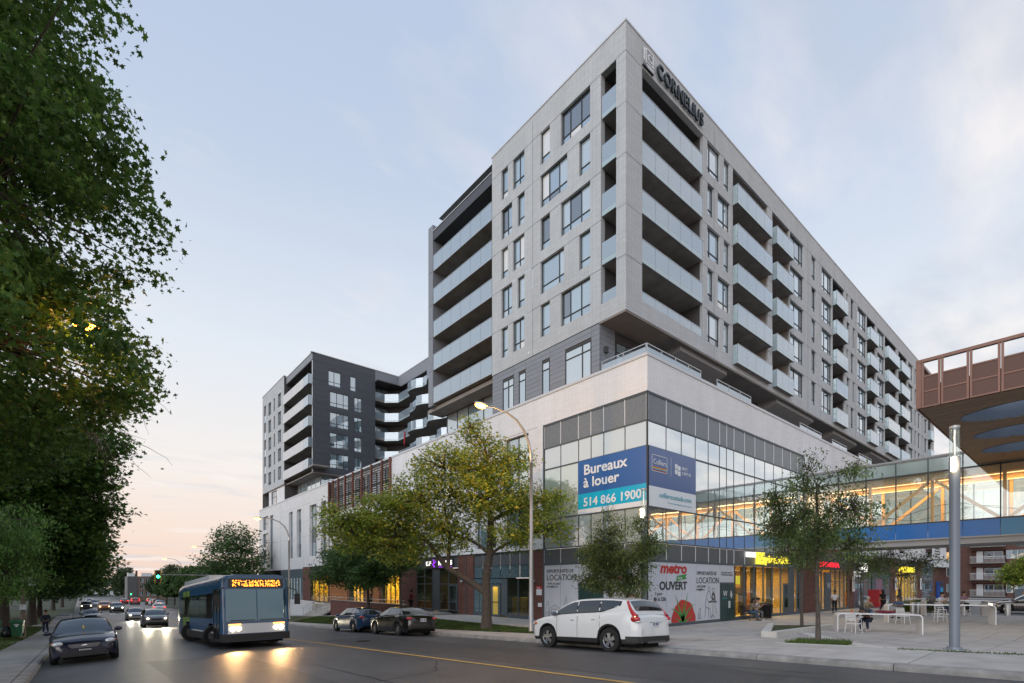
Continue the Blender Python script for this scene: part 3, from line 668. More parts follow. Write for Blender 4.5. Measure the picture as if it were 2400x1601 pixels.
# loggias and balconies -------------------------------------------------
def pane_row(F, a0, a1, z0, z1, n, d, parent, mat='glass_balcony', th=.014, gap=.012, low=None):
    w = (a1 - a0) / n
    for i in range(n):
        m = MB(); F.box(m, a0 + i * w + gap, a0 + (i + 1) * w - gap, z0, z1, d, d + th); m.build('glass_panel', mat, parent)
        if low: m = MB(); F.box(m, a0 + i * w + gap, a0 + (i + 1) * w - gap, z0 - low, z0 - .004, d, d + th); m.build('glass_panel', 'glass_balcony_lower', parent)
def rail(F, a0, a1, z, d, parent, r=.018, mat='alu'):
    m = MB(); F.box(m, a0, a1, z, z + .03, d - .01, d + .03); m.build('top_rail', mat, parent)
# corner loggia void
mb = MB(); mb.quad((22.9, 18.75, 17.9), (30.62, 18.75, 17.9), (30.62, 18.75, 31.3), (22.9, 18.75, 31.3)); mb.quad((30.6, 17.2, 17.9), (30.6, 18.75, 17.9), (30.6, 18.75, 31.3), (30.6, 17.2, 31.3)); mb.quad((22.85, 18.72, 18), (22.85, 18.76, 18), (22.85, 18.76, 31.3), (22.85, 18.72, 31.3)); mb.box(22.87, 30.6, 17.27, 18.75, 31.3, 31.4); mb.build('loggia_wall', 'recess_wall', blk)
mb = MB(); mb.box(22.85, 23.98, 17.28, 17.62, 18.2, 31.3); mb.build('corner_pier', 'grey_brick', blk)
mb = MB(); mb.box(22.72, 30.6, 17.1, 18.74, 18.0, 18.2); mb.build('balcony_floor', 'concrete_slab', blk)
FB = Face('R', 18.73)
for k in range(5):
    zf = 28.75 - 2.77 * k if k < 4 else 17.75
    if k < 4:
        mb = MB(); mb.box(23.99, 30.59, 17.05, 18.74, zf, zf + .22); mb.box(22.62, 23.98, 17.64, 18.69, zf, zf + .22); mb.build('balcony_slab', 'concrete_slab', blk)
    b = MB(); g0 = zf + .27
    bal = MB(); FR.box(bal, 24.02, 30.6, zf - .02, zf + .002, .02, .09); bo = bal.build('balcony', 'alu', blk)
    if k < 4:
        pane_row(FR, 24.02, 30.6, zf + .27, zf + 1.28, 5, .03, bo, low=.27)
        rail(FR, 24.02, 30.6, zf + 1.28, .025, bo)
        pane_row(FL, 17.64, 18.68, zf + .27, zf + 1.25, 1, .05, bo, low=.27)
    else:
        pane_row(FR, 24.02, 30.6, 18.22, 18.78, 5, .06, bo); rail(FR, 24.02, 30.6, 18.78, .055, bo)
        pane_row(FL, 17.64, 18.68, 18.22, 18.85, 1, .08, bo)
    window(FB, 24.4, 27.4, zf + .3, zf + 2.45, blk, (1, 1, 1), (), d=-.08, glass=('glass_dark', 'glass_mid'))
    window(FB, 28.4, 30.2, zf + .3, zf + 2.45, blk, (1, 1), (), d=-.08, glass=('glass_dark',))
# stacks of projecting balconies
for (a, b, n) in LOG:
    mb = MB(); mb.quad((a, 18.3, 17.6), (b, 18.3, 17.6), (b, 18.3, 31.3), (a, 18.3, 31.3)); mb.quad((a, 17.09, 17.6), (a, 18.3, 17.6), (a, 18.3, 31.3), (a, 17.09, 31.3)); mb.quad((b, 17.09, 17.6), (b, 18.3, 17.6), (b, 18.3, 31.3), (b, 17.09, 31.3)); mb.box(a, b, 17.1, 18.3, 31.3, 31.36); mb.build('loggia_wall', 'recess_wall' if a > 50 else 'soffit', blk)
    for k in range(5):
        z = 28.7 - 2.77 * k
        if a > 90 and k < 2: continue
        mb = MB(); mb.box(a + .02, b - .02, 16.66, 18.29, z, z + .21); o = mb.build('balcony', 'concrete_slab', blk)
        G = Face('R', 16.62); pane_row(G, a + .01, b - .01, z + .22, z + 1.3, n, 0, o, low=.23); rail(G, a, b, z + 1.3, -.005, o)
        for xx in (a + .002, b - .016):
            m = MB(); m.box(xx, xx + .014, 16.64, 16.96, z - .0, z + 1.3); m.build('glass_panel', 'glass_balcony_lower', o)
        m = MB(); m.box(a, b, 16.618, 16.66, z - .03, z - .002); m.build('edge_trim', 'charcoal', o)
        G2 = Face('R', 18.28); window(G2, a + .5, b - .5, z + .24, z + 2.35, blk, (1, 1), (), d=-.08, glass=('glass_dark', 'glass_mid'))
# balconies on the street side, between the brick wall and the fin
FI = Face('L', 24.4)
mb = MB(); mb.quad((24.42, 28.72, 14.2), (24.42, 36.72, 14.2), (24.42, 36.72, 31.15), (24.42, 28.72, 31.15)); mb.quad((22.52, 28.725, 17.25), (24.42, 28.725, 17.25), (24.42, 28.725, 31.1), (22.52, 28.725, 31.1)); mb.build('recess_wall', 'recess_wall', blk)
mb = MB(); FL.box(mb, 28.73, 36.72, 31.13, 31.88, .02, 2.2); mb.build('roof_slab', 'dark_siding', blk)
mb = MB(); FL.box(mb, 28.73, 36.76, 31.88, 31.94, -.03, 2.2); mb.build('roof_edge', 'coping', blk)
mb = MB(); FL.box(mb, 36.74, 37.46, 17.3, 32.45, -.02, 2.6); mb.build('fin_wall', 'siding', blk)
for z in J[1:]: mb = MB(); FL.box(mb, 36.75, 37.45, z + .0, z + .02, -.026, -.02); mb.build('joint', 'joint', blk)
for k in range(5):
    z = 28.52 - 2.77 * k
    mb = MB(); FL.box(mb, 28.74, 36.73, z, z + .22, .05, 1.88); o = mb.build('balcony', 'concrete_slab', blk)
    pane_row(FL, 28.76, 36.72, z + .06, z + 1.3, 6, .01, o); rail(FL, 28.76, 36.72, z + 1.3, .005, o); m = MB(); FL.box(m, 28.76, 36.72, z + .0, z + .05, .0, .045); m.build('edge_trim', 'alu', o)
    window(FI, 29.4, 32.4, z + .25, z + 2.35, blk, (1, 1, 1), (), d=-.08, glass=('glass_dark', 'glass_mid')); window(FI, 33.4, 36.0, z + .25, z + 2.35, blk, (1, 1), (), d=-.08, glass=('glass_dark', 'glass_mid'))
window(FI, 28.9, 37.4, 14.35, 17.0, blk, (1, 1, 1.3, 1, 1), (), d=-.1, glass=('glass_pale', 'glass_mid', 'glass_pale'))
mb = MB(); FI.box(mb, 28.73, 38.2, 17.0, 17.3, -1.5, 0); mb.build('soffit', 'soffit', blk)
# grey clad storey: siding boards laid one by one between the windows
FG = Face('L', 22.56); GW = [(19.45, 21.53, (1, 2.0), 1), (22.87, 23.57, (1,), 1), (25.14, 25.84, (1,), 1), (26.36, 27.56, (1, 1.1), 1)]
mb = MB(); mb.quad((22.60, 18.82, 14.25), (22.60, 28.72, 14.25), (22.60, 28.72, 17.24), (22.60, 18.82, 17.24)); mb.quad((22.56, 18.82, 14.25), (24.0, 18.82, 14.25), (24.0, 18.82, 17.24), (22.56, 18.82, 17.24)); mb.build('siding_backing', 'joint', blk)
hb = .297
for r in range(10):
    z0 = 14.27 + r * hb; z1 = z0 + hb - .014
    xs = [18.82]
    for (a, b, c, _) in sorted(GW):
        if z0 < 16.49: xs += [a, b]
        else: xs += [a]
    xs.append(28.72)
    segs = [(xs[i], xs[i + 1]) for i in range(0, len(xs) - 1, 2)] if z0 < 16.49 else [(xs[i], xs[i + 1]) for i in range(len(xs) - 1)]
    for (a, b) in segs: m = MB(); FG.box(m, a + .008, b - .008, z0, z1, 0, .03); m.build('siding_board', 'siding', blk)
    m = MB(); m.box(22.6, 23.9, 18.80, 18.818, z0, z1); m.build('siding_board', 'siding', blk)
for (a, b, c, _) in GW: window(FG, a, b, 14.30, 16.48, blk, c, (.76,), d=-.012, glass=('glass_pale',) if a < 20 else ('glass_pale', 'glass_mid', 'glass_blue'))
m = MB(); FL.box(m, 24.7, 24.85, 17.45, 17.62, -.03, 0); m.build('vent_cover', 'white_metal', blk)
m = MB(); m.box(22.9, 23.1, 18.62, 18.8, 15.6, 15.95); m.build('wall_light', 'charcoal', blk)
settle(blk, (22.52, 16.97, 14.3))

# ---- roof sign
sg = empty('wall_sign', (0, 0, 0), 0, 'dark raised letters CORNELIUS on the brick parapet above the corner loggia', 'sign')
me = text_mesh('CORNELIUS', 1.0, extrude=.06, bold=.018)
xs = [v.co.x for v in me.vertices]; bpy.data.meshes.remove(me)
tot = 0; cur = 25.28
widths = []
for ch in 'CORNELIUS':
    me = text_mesh(ch, 1.12, extrude=.06, bold=.014); w = max(v.co.x for v in me.vertices) - min(v.co.x for v in me.vertices); widths.append(w); bpy.data.meshes.remove(me)
gap = .105; k_ = (30.35 - 25.28 - gap * 8) / sum(widths)
for ch, w in zip('CORNELIUS', widths):
    me = text_mesh(ch, 1.12, extrude=.06, bold=.014); me.materials.clear(); me.materials.append(MATS['sign_letter']); x0 = min(v.co.x for v in me.vertices)
    for v in me.vertices: v.co.x = (v.co.x - x0) * k_
    o = link('letter', me, sg); o.matrix_local = FR.matrix(cur, 31.58, -.14); cur += w * k_ + gap
for (cxx, tops, pts) in ((24.5, 0, None),):
    m = MB(); FR.box(m, 24.06, 24.14, 31.75, 32.45, -.12, -.06); FR.box(m, 24.24, 24.30, 31.72, 32.5, -.12, -.06); FR.box(m, 24.88, 24.94, 31.72, 32.5, -.12, -.06)
    FR.box(m, 24.30, 24.88, 32.44, 32.5, -.12, -.06); FR.box(m, 24.30, 24.88, 31.72, 31.78, -.12, -.06)
    for q in range(5): FR.box(m, 24.06 + q * .05, 24.22 + q * .05, 31.68 - q * .045, 31.70 - q * .045, -.12, -.06)
    for q in range(7): FR.box(m, 24.34 + q * .09, 24.38 + q * .09, 31.46, 31.66, -.12, -.06)
    m.build('emblem_frame', 'white_metal', sg)
    me = text_mesh('C', .62, extrude=.03, bold=.01); me.materials.clear(); me.materials.append(MATS['white_metal']); o = link('letter', me, sg); o.matrix_local = FR.matrix(24.38, 31.9, -.1)
    m = MB(); FR.box(m, 24.0, 24.98, 31.42, 31.5, -.10, -.0); m.build('bracket', 'sign_letter', sg)
settle(sg, (27.5, 16.85, 31.6))

# ================================================================ RETAIL PODIUM
PL, PR = Face('L', 22.55), Face('R', 15.62)
pod = empty('retail_podium', (0, 0, 0), 0, 'two storey shopping podium of pale brick, curtain wall and red brick under the flats', 'shopping building')
# left facade above the shops
tall = [(24.86, 27.3, 4.9, 12.34), (28.3, 30.7, 4.9, 11.1), (38.3, 39.9, 8.8, 12.3)]
slots = [(61.2, 62.95, 5.85, 12.4), (64.5, 67.05, 5.85, 12.4), (70.3, 72.15, 5.85, 12.4), (73.9, 75.6, 5.85, 12.4), (83.3, 85.1, 4.6, 12.9), (86.1, 89.2, 10.9, 13.05), (86.1, 89.2, 8.2, 10.3), (86.1, 89.2, 5.6, 7.7)]
lou = (44.2, 60.0, 10.7, 14.32)
wall('wall', PL, 15.62, 44.2, 12.46, 14.3, [], 'white_brick', pod, grooves=[(24.0, 44.2, 12.46, 12.48)])
wall('wall', PL, 23.45, 60.2, 4.55, 12.46, [t + (.3,) for t in tall] + [(44.2, 60.0, 10.7, 12.46, .35)], 'white_brick', pod, grooves=[(31.6, 31.62, 4.6, 12.4), (43.9, 43.92, 4.6, 12.4)] + [(23.45, 60.2, 8.4, 8.42)])
wall('wall', PL, 60.0, 91.3, 4.3, 14.3, [t + (.45,) for t in slots], 'white_panel', pod, grooves=[(69.2, 69.23, 4.4, 14.2), (79.4, 79.45, 4.4, 14.2), (60.0, 91.3, 8.55, 8.565), (60.0, 91.3, 10.55, 10.565), (60, 79.4, 12.72, 12.735)])
mb = MB(); mb.quad((22.9, 44.2, 10.7), (22.9, 60.0, 10.7), (22.9, 60, 14.2), (22.9, 44.2, 14.2)); mb.build('screen_backing', 'white_panel', pod)
for i in range(5): window(Face('L', 22.88), 45 + i * 3.0, 47.2 + i * 3.0, 11.2, 13.6, pod, (1, 1), (), d=-.1, glass=('glass_mid', 'glass_dark'))
for (a, b, c, d_) in tall: window(PL, a, b, c, d_, pod, (1, 1), (.33, .62), d=.2, glass=('glass_green', 'glass_dark', 'glass_blue'))
for (a, b, c, d_) in slots[:4]: window(PL, a, b, c, d_, pod, (1, 1), (.28, .55, .80), d=.36, glass=('glass_mid', 'glass_green', 'glass_pale', 'glass_dark'), frame='frame_teal')
for (a, b, c, d_) in slots[4:]: window(PL, a, b, c, d_, pod, (1, 1, 1) if b - a > 2 else (1,), (.5,), d=.2)
# louvre screen
scr = MB(); o = None
for x in (44.2, 45.9, 48.3, 50.6, 52.9, 55.0, 57.0, 58.6, 59.85):
    m = MB(); PL.box(m, x, x + .16, 10.55, 14.36, -.24, -.04); m.build('screen_post', 'red_steel', pod)
for j in range(16):
    z = 10.72 + j * .232; m = MB(); m.prism([(22.36, 44.25), (22.40, 44.25), (22.40, 59.95), (22.36, 59.95)], z, z + .075) if False else PL.box(m, 44.3, 59.9, z, z + .045, -.15, -.04); m.build('louvre', 'charcoal', pod)
mb = MB(); PL.box(mb, 15.58, 91.3, 14.3, 14.46, -.05, .35); PR.box(mb, 22.91, 97.6, 14.3, 14.46, -.05, .35); mb.build('parapet_coping', 'coping', pod)
mb = MB(); mb.quad((22.9, 15.9, 14.22), (97.6, 15.9, 14.22), (97.6, 92, 14.22), (22.9, 92, 14.22)); mb.quad((22.55, 91.3, -3), (60, 91.3, -3), (60, 91.3, 14.3), (22.55, 91.3, 14.3)); mb.quad((97.6, 15.62, -1), (97.6, 40, -1), (97.6, 40, 14.3), (97.6, 15.62, 14.3)); mb.build('roof', 'roofing', pod)
# right facade: brick band and the wall beyond the curtain wall
wall('wall', PR, 22.55, 97.6, 12.46, 14.3, [], 'white_brick', pod, grooves=[(43.6, 97.6, 12.46, 12.475), (44.0, 44.02, 12.5, 14.3)])
wall('wall', PR, 43.6, 97.6, 5.1, 12.46, [], 'white_brick', pod, grooves=[(43.6, 97.6, 9.0, 9.02)])
# terrace guard rails
def terrace_rail(F, a0, a1):
    r = MB(); F.box(r, a0, a1, 14.96, 15.0, .08, .13); o = r.build('guard_rail', 'alu', pod)
    r = MB(); F.box(r, a0, a1, 14.84, 14.865, .09, .115); r.build('mid_rail', 'charcoal', o)
    n = max(2, int((a1 - a0) / 1.3))
    for i in range(n + 1): x = a0 + (a1 - a0 - .04) * i / n; q = MB(); F.box(q, x, x + .04, 14.46, 14.96, .085, .12); q.build('rail_post', 'alu', o)
    for i in range(n): x0 = a0 + (a1 - a0) * i / n; q = MB(); F.box(q, x0 + .06, a0 + (a1 - a0) * (i + 1) / n - .04, 14.5, 14.82, .1, .11); q.build('glass_panel', 'glass_balcony', o)
terrace_rail(PR, 22.65, 28.1); terrace_rail(PL, 15.75, 18.75)
for (a, b) in ((30.0, 34.6), (43.0, 47.6), (50.2, 54.0), (57.5, 61.5), (66, 70), (78, 83)): terrace_rail(PR, a, b)
# corner curtain wall ---------------------------------------------------
XR = [22.62, 24.32, 25.84, 27.33, 28.81, 30.18, 31.07, 32.02, 33.50, 35.0, 36.55, 38.0, 39.5, 41.0, 42.3, 43.5]
YL = [15.68, 17.07, 18.54, 19.48, 20.45, 21.92, 23.36]
ZR = [4.55, 6.42, 9.58, 10.92, 12.38]
def cw(F, S):
    for j in range(len(ZR) - 1):
        for i in range(len(S) - 1):
            top = j == 3
            m = MB(); F.box(m, S[i] + .03, S[i + 1] - .03, ZR[j] + .035, ZR[j + 1] - .035, .03, .06)
            if F.side == 'L': g = 'glass_green' if (S[i] > 20.4 and j == 1) else 'glass_left'
            else: g = 'glass_curtainwall'
            m.build('spandrel_panel' if top else 'glass_panel', 'spandrel' if top else g, pod)
    for x in S:
        m = MB(); F.box(m, x - .022, x + .022, ZR[3] + .03, ZR[4] - .02, .0, .08); m.build('mullion', 'white_metal', pod)
        m = MB(); F.box(m, x - .02, x + .02, ZR[0], ZR[3] - .01, .015, .07); m.build('mullion', 'frame_dark', pod)
    for z in ZR:
        m = MB(); F.box(m, S[0] - .04, S[-1] + .04, z - .035, z + .035, -.02, .05); m.build('transom', 'frame_teal', pod)
cw(PR, XR); cw(PL, YL)
m = MB(); m.box(22.52, 22.60, 15.60, 15.66, 0, 12.4); m.build('corner_post', 'frame_dark', pod)
m = MB(); PL.box(m, 23.36, 23.46, 0, 12.46, -.03, .2); m.build('mullion', 'frame_teal', pod)
m = MB(); PR.box(m, 43.5, 43.6, 3.5, 12.46, -.03, .2); m.build('mullion', 'frame_teal', pod)
# grey band, then printed hoarding panels
for F, S in ((PR, XR), (PL, YL)):
    for i in range(len(S) - 1):
        m = MB(); F.box(m, S[i] + .02, S[i + 1] - .02, 3.62, 4.5, .02, .06); m.build('spandrel_panel', 'spandrel_dark', pod)
    for x in S: m = MB(); F.box(m, x - .018, x + .018, 3.62, 4.5, -.004, .03); m.build('mullion', 'white_metal', pod)
    m = MB(); F.box(m, S[0], S[-1], 3.50, 3.62, -.02, .06); m.build('transom', 'frame_teal', pod)
    m = MB(); F.box(m, S[0], (S[-1] if F is PL else 30.2), 0, .16, -.02, .05); m.build('base_trim', 'frame_teal', pod)
for i in range(5):
    m = MB(); PR.box(m, XR[i] + .012, XR[i + 1] - .012, .16, 3.5, 0, .04); m.build('printed_panel', 'print_white', pod)
m = MB(); PR.box(m, 30.2, 32.0, 2.42, 3.5, 0, .04); m.build('printed_panel', 'print_white', pod)
for i in range(6):
    a, b = YL[i], YL[i + 1]; z0 = .16
    if i == 2: 
        m = MB(); PL.box(m, 18.54, 20.45, 2.42, 3.5, 0, .04); m.build('printed_panel', 'print_white', pod); continue
    if i == 3: continue
    m = MB(); PL.box(m, a + .012, b - .012, z0, 3.5, 0, .04); m.build('printed_panel', 'print_white', pod)
def double_door(F, a0, a1, h, mat='door_teal', marks=True):
    m = MB(); F.box(m, a0, a1, 0.02, h + .08, -.01, .05); o = m.build('door_frame', 'frame_teal', pod); mid = (a0 + a1) / 2
    for (x0, x1) in ((a0 + .06, mid - .01), (mid + .01, a1 - .06)): m = MB(); F.box(m, x0, x1, .05, h, -.03, -.01); m.build('door_leaf', mat, o)
    m = MB(); F.box(m, mid + .08, mid + .12, .85, 1.2, -.09, -.05); F.box(m, mid + .2, mid + .24, .85, 1.2, -.09, -.05); F.box(m, mid + .08, mid + .24, 1.2, 1.24, -.09, -.03); F.box(m, mid + .08, mid + .24, .81, .85, -.09, -.03); m.build('door_handle', 'white_metal', o)
    return o
double_door(PR, 30.22, 31.98, 2.33); double_door(PL, 18.54, 20.44, 2.33)
put_text('W', PR, 30.52, 1.55, -.04, .5, 'print_text', pod, bold=.0); put_text('WILDERTON', PR, 30.45, 1.38, -.04, .10, 'print_teal', pod)
m = MB()
for q, (dx, dz, w) in enumerate(((.1, .0, .12), (.02, .12, .28), (.06, .24, .2), (.1, .34, .1))): PR.box(m, 31.4 + dx, 31.4 + dx + w, 1.45 + dz, 1.53 + dz, -.045, -.035)
m.build('emblem', 'print_text', pod)
# shop front behind the pizzeria sign
def bay(F, a0, a1, z0, z1, n, mat='glass_shop', fr='frame_teal', cross=()):
    w = (a1 - a0) / n
    for i in range(n):
        zs = [z0] + list(cross) + [z1]
        for q in range(len(zs) - 1): m = MB(); F.box(m, a0 + i * w + .03, a0 + (i + 1) * w - .03, zs[q] + .03, zs[q + 1] - .03, .04, .06); m.build('glass_panel', mat, pod)
        m = MB(); F.box(m, a0 + i * w - .03, a0 + i * w + .03, z0, z1, 0, .1); m.build('mullion', fr, pod)
    m = MB(); F.box(m, a1 - .03, a1 + .03, z0, z1, 0, .1); m.build('mullion', fr, pod)
    for z in cross: m = MB(); F.box(m, a0 + .03, a1 - .03, z - .03, z + .03, .01, .09); m.build('transom', fr, pod)
    m = MB(); F.box(m, a0, a1, z0 - .2, z0, -.02, .1); m.build('sill', fr, pod)
def room(F, a0, a1, z1, dep, mat, power, col, shelves=True, warm=True):
    m = MB(); F.quad(m, a0, a1, 0, z1, dep); 
    for a in (a0, a1): m.quad(F.p(a, 0, .12), F.p(a, 0, dep), F.p(a, z1, dep), F.p(a, z1, .12))
    m.quad(F.p(a0, z1, .12), F.p(a1, z1, .12), F.p(a1, z1, dep), F.p(a0, z1, dep)); m.build('room_wall', mat, pod)
    m = MB(); m.quad(F.p(a0, .015, .1), F.p(a1, .015, .1), F.p(a1, .015, dep), F.p(a0, .015, dep)); m.build('room_floor', 'interior_floor', pod)
    c = F.p((a0 + a1) / 2, z1 - .15, dep * .55)
    sx, sy = (abs(a1 - a0) * .8, dep * .5)
    o = lamp_area('ceiling_light', c, *((sy, sx) if F.side == 'L' else (sx, sy)), power * 2.0, col)
    if shelves:
        rr = random.Random(int(a0 * 10))
        for k in range(max(2, int((a1 - a0) / 1.6))):
            x = a0 + .5 + k * 1.6
            if x > a1 - .8: break
            h = rr.uniform(.9, 2.2); m = MB(); F.box(m, x, x + rr.uniform(.5, 1.2), .02, h, dep * rr.uniform(.45, .8), dep * .92); m.build('counter', rr.choice(['wood_planks', 'interior_dark', 'charcoal', 'print_yellow', 'interior_floor']), pod)
bay(PR, 32.02, 40.7, .22, 3.5, 6); room(PR, 32.05, 42.4, 3.5, 5, 'interior_warm', 480, (1, .62, .16))
for x in (33.3, 34.9, 36.4, 39.0): m = MB(); m.box(x, x + .32, 16.3, 16.6, 0, 3.5); m.build('column', 'stucco_dark', pod)
m = MB(); PR.box(m, 34.4, 36.9, 2.3, 2.9, 1.8, 1.9); m.build('menu_board', 'sign_yellow', pod)
m = MB(); PR.box(m, 40.72, 41.6, 0, 3.5, -.01, .1); m.build('wall_panel', 'frame_teal', pod)
bay(PR, 41.62, 43.4, .22, 3.5, 3)
m = MB(); PR.box(m, 39.6, 40.5, .05, 2.35, -.03, .03); dd = m.build('shop_door', 'frame_teal', pod); m = MB(); PR.box(m, 39.75, 40.35, .2, 2.2, -.04, -.03); m.build('door_glass', 'glass_shop', dd)
for (a, b, mt) in ((43.6, 46.6, 'red_brick'), (54.2, 55.5, 'red_brick'), (67.9, 70.1, 'red_brick'), (79.95, 82.4, 'red_brick'), (88.9, 97.6, 'red_brick')):
    m = MB(); PR.box(m, a, b, -.3, 5.1, -.04, .2); m.build('brick_pier', mt, pod)
bay(PR, 46.6, 48.2, .2, 3.3, 2); m = MB(); PR.box(m, 48.2, 49.6, 0, 3.3, -.02, .1); m.build('wall_panel', 'frame_teal', pod); put_text('W', PR, 48.5, 1.9, -.04, .75, 'print_text', pod)
bay(PR, 49.6, 54.2, .2, 3.5, 4, cross=(2.5,)); room(PR, 46.6, 54.2, 3.5, 5, 'interior_warm', 260, (1, .66, .2))
m = MB(); PR.box(m, 46.6, 54.2, 3.5, 5.1, -.01, .1); m.build('sign_band', 'charcoal', pod)
bay(PR, 55.5, 67.9, .2, 3.6, 8, mat='glass_mid', cross=(2.5,)); m = MB(); PR.box(m, 55.5, 67.9, 3.6, 5.1, -.01, .1); m.build('sign_band', 'charcoal', pod)
m = MB(); PR.box(m, 61.2, 62.6, .2, 3.4, -.03, .0); m.build('wall_panel', 'frame_teal', pod)
m = MB(); PR.box(m, 62.6, 64.8, .3, 2.9, -.03, .0); m.build('poster', 'cloth_plaid', pod)
bay(PR, 70.1, 79.95, .2, 3.5, 7, cross=(2.5,)); room(PR, 70.1, 79.95, 3.5, 4, 'curtain_yellow', 700, (1, .78, .3))
m = MB(); PR.box(m, 70.1, 79.95, 3.5, 5.1, -.01, .1); m.build('sign_band', 'charcoal', pod)
bay(PR, 82.4, 88.9, .2, 5.1, 6, mat='glass_mid', cross=(2.5,))
# shop fronts on the street side -----------------------------------------
SEG = [('brick', 23.46, 24.75), ('dark', 24.75, 31.0), ('brick', 31.0, 33.05), ('fit', 33.05, 39.5), ('brick', 39.5, 42.7), ('yel', 42.7, 46.3), ('wood', 46.3, 50.6), ('yel', 50.6, 54.2), ('wood', 54.2, 60.5), ('yel', 60.5, 66.8), ('brick', 66.8, 69.6), ('pale', 69.6, 79.4)]
for k, a, b in SEG:
    zb = 0
    if k == 'brick': m = MB(); PL.box(m, a, b, -2.6, 4.5, -.03, .4); m.build('brick_pier', 'red_brick', pod)
    if k == 'wood':
        m = MB(); PL.box(m, a, b, -2.0, 4.3, .05, .4); m.build('brick_pier', 'red_brick', pod)
        for q in range(9): m = MB(); PL.box(m, a + .6, b - .6, .45 + q * .26, .69 + q * .26, -.02, .049); m.build('timber_board', 'wood_planks', pod)
    if k == 'yel':
        bay(PL, a, b, .2, 3.4, 4, fr='frame_dark'); room(PL, a, b, 3.4, 2.2, 'curtain_yellow', 170, (1, .74, .22), shelves=False)
        m = MB(); PL.box(m, a, b, 3.4, 4.5, 0, .4); m.build('sign_band', 'charcoal', pod)
        rr = random.Random(int(a))
        for q in range(9): m = MB(); x = rr.uniform(a + .2, b - .6); z = rr.uniform(.4, 2.6); PL.box(m, x, x + rr.uniform(.15, .5), z, z + rr.uniform(.2, .6), .9, .93); m.build('window_poster', rr.choice(['print_red', 'print_orange', 'print_yellow', 'print_green', 'print_text']), pod)
    if k == 'pale':
        for q in range(8): m = MB(); w = (b - a) / 8; PL.box(m, a + q * w + .04, a + (q + 1) * w - .04, -1.2, 3.1, .04, .07); m.build('glass_panel', 'glass_mid', pod); m = MB(); PL.box(m, a + q * w - .04, a + q * w + .04, -1.2, 3.1, 0, .1); m.build('mullion', 'white_metal', pod)
        m = MB(); PL.box(m, a, b, 3.1, 4.3, 0, .1); m.build('sign_band', 'frame_teal', pod)
    if k in ('dark', 'fit'):
        n = 6; w = (b - a) / n
        for q in range(n): m = MB(); PL.box(m, a + q * w + .03, a + (q + 1) * w - .03, 3.66, 4.5, .04, .08); m.build('spandrel_panel', 'spandrel_dark', pod)
        m = MB(); PL.box(m, a, b, 3.6, 3.66, 0, .1); m.build('transom', 'frame_teal', pod)
        if k == 'dark':
            for q in range(n): m = MB(); PL.box(m, a + q * w + .03, a + (q + 1) * w - .03, 2.74, 3.6, .05, .08); m.build('glass_panel', 'glass_blue', pod)
            bay(PL, a, 27.1, .2, 2.68, 2); room(PL, a, 31, 2.7, 5, 'interior_dark', 14, (1, .7, .35)); m = MB(); PL.box(m, 27.1, 27.75, .1, 2.68, .03, .08); m.build('wall_panel', 'frame_teal', pod)
            m = MB(); PL.box(m, 27.8, 28.9, .02, 2.3, -.02, .05); dd = m.build('shop_door', 'frame_teal', pod); m = MB(); PL.box(m, 28.05, 28.62, .15, 2.12, -.035, -.02); m.build('door_glass', 'curtain_yellow', dd); m = MB(); PL.box(m, 27.95, 28.7, 1.0, 1.05, -.07, -.035); m.build('push_bar', 'charcoal', dd)
            lamp_area('door_light', (22.2, 28.35, 2.2), .3, .5, 3, (1, .7, .2), (0, 0, 0))
            m = MB(); PL.box(m, 27.75, 31, 2.34, 2.68, .03, .08); m.build('glass_panel', 'glass_blue', pod); bay(PL, 28.95, 31.0, .2, 2.3, 3, mat='glass_blue')
        else:
            bay(PL, 33.1, 35.8, .2, 3.55, 2, cross=(2.3,)); bay(PL, 36.9, 39.5, .2, 3.55, 2, cross=(2.3,)); m = MB(); PL.box(m, 35.83, 36.87, .1, 3.55, .02, .08); m.build('wall_panel', 'frame_teal', pod); room(PL, 33.05, 39.5, 3.55, 6, 'interior_dark', 60, (1, .75, .4))
            m = MB(); PL.box(m, 33.2, 34.4, .02, 2.28, -.02, .04); dd = m.build('shop_door', 'frame_teal', pod); m = MB(); PL.box(m, 33.35, 34.25, .15, 2.15, -.03, -.02); m.build('door_glass', 'glass_dark', dd)
m = MB(); PL.box(m, 23.46, 60.2, 4.47, 4.56, -.06, .3); m.build('ledge', 'frame_dark', pod)
m = MB(); PL.box(m, 31.9, 31.96, 0, 4.45, -.09, -.03); m.build('downpipe', 'frame_teal', pod)
for yy in (24.2, 32.3): m = MB(); m.lathe([(.0, 0), (.09, .02), (.11, .12), (.11, .3), (0, .32)], (22.22, yy, 2.5), 10, 'x'); m.build('wall_light', 'galv', pod, smooth=True)
settle(pod, (22.55, 15.62, 0))
# ramp wall and stairs in front of the grocery windows
rw = empty('ramp_wall', (0, 0, 0), 0, 'low brown brick ramp wall with steel handrail in front of the yellow shop windows', 'wall')
m = MB(); m.box(19.72, 19.9, 36.5, 52.3, -1.9, .62); m.build('wall', 'red_brick', rw)
m = MB(); m.box(19.68, 19.94, 36.45, 52.35, .62, .68); m.build('cap', 'galv', rw)
m = MB(); m.tube([(19.81, 36.6, .95), (19.81, 52.2, .95)], .025, 6)
for y in np.arange(36.8, 52.3, 1.9): m.tube([(19.81, y, .66), (19.81, y, .95)], .018, 5)
m.build('handrail', 'galv', rw); settle(rw, (19.8, 44, -.8))
m = MB(); m.box(19.55, 19.9, 57.2, 66.5, -2.5, .35); tag(m.build('retaining_wall', 'white_panel'), 'pale retaining wall end beside the outdoor stairs behind the bus', 'wall')
ss = empty('outdoor_stairs', (0, 0, 0), 0, 'short concrete stairs with steel handrails up to the shop terrace', 'stairs')
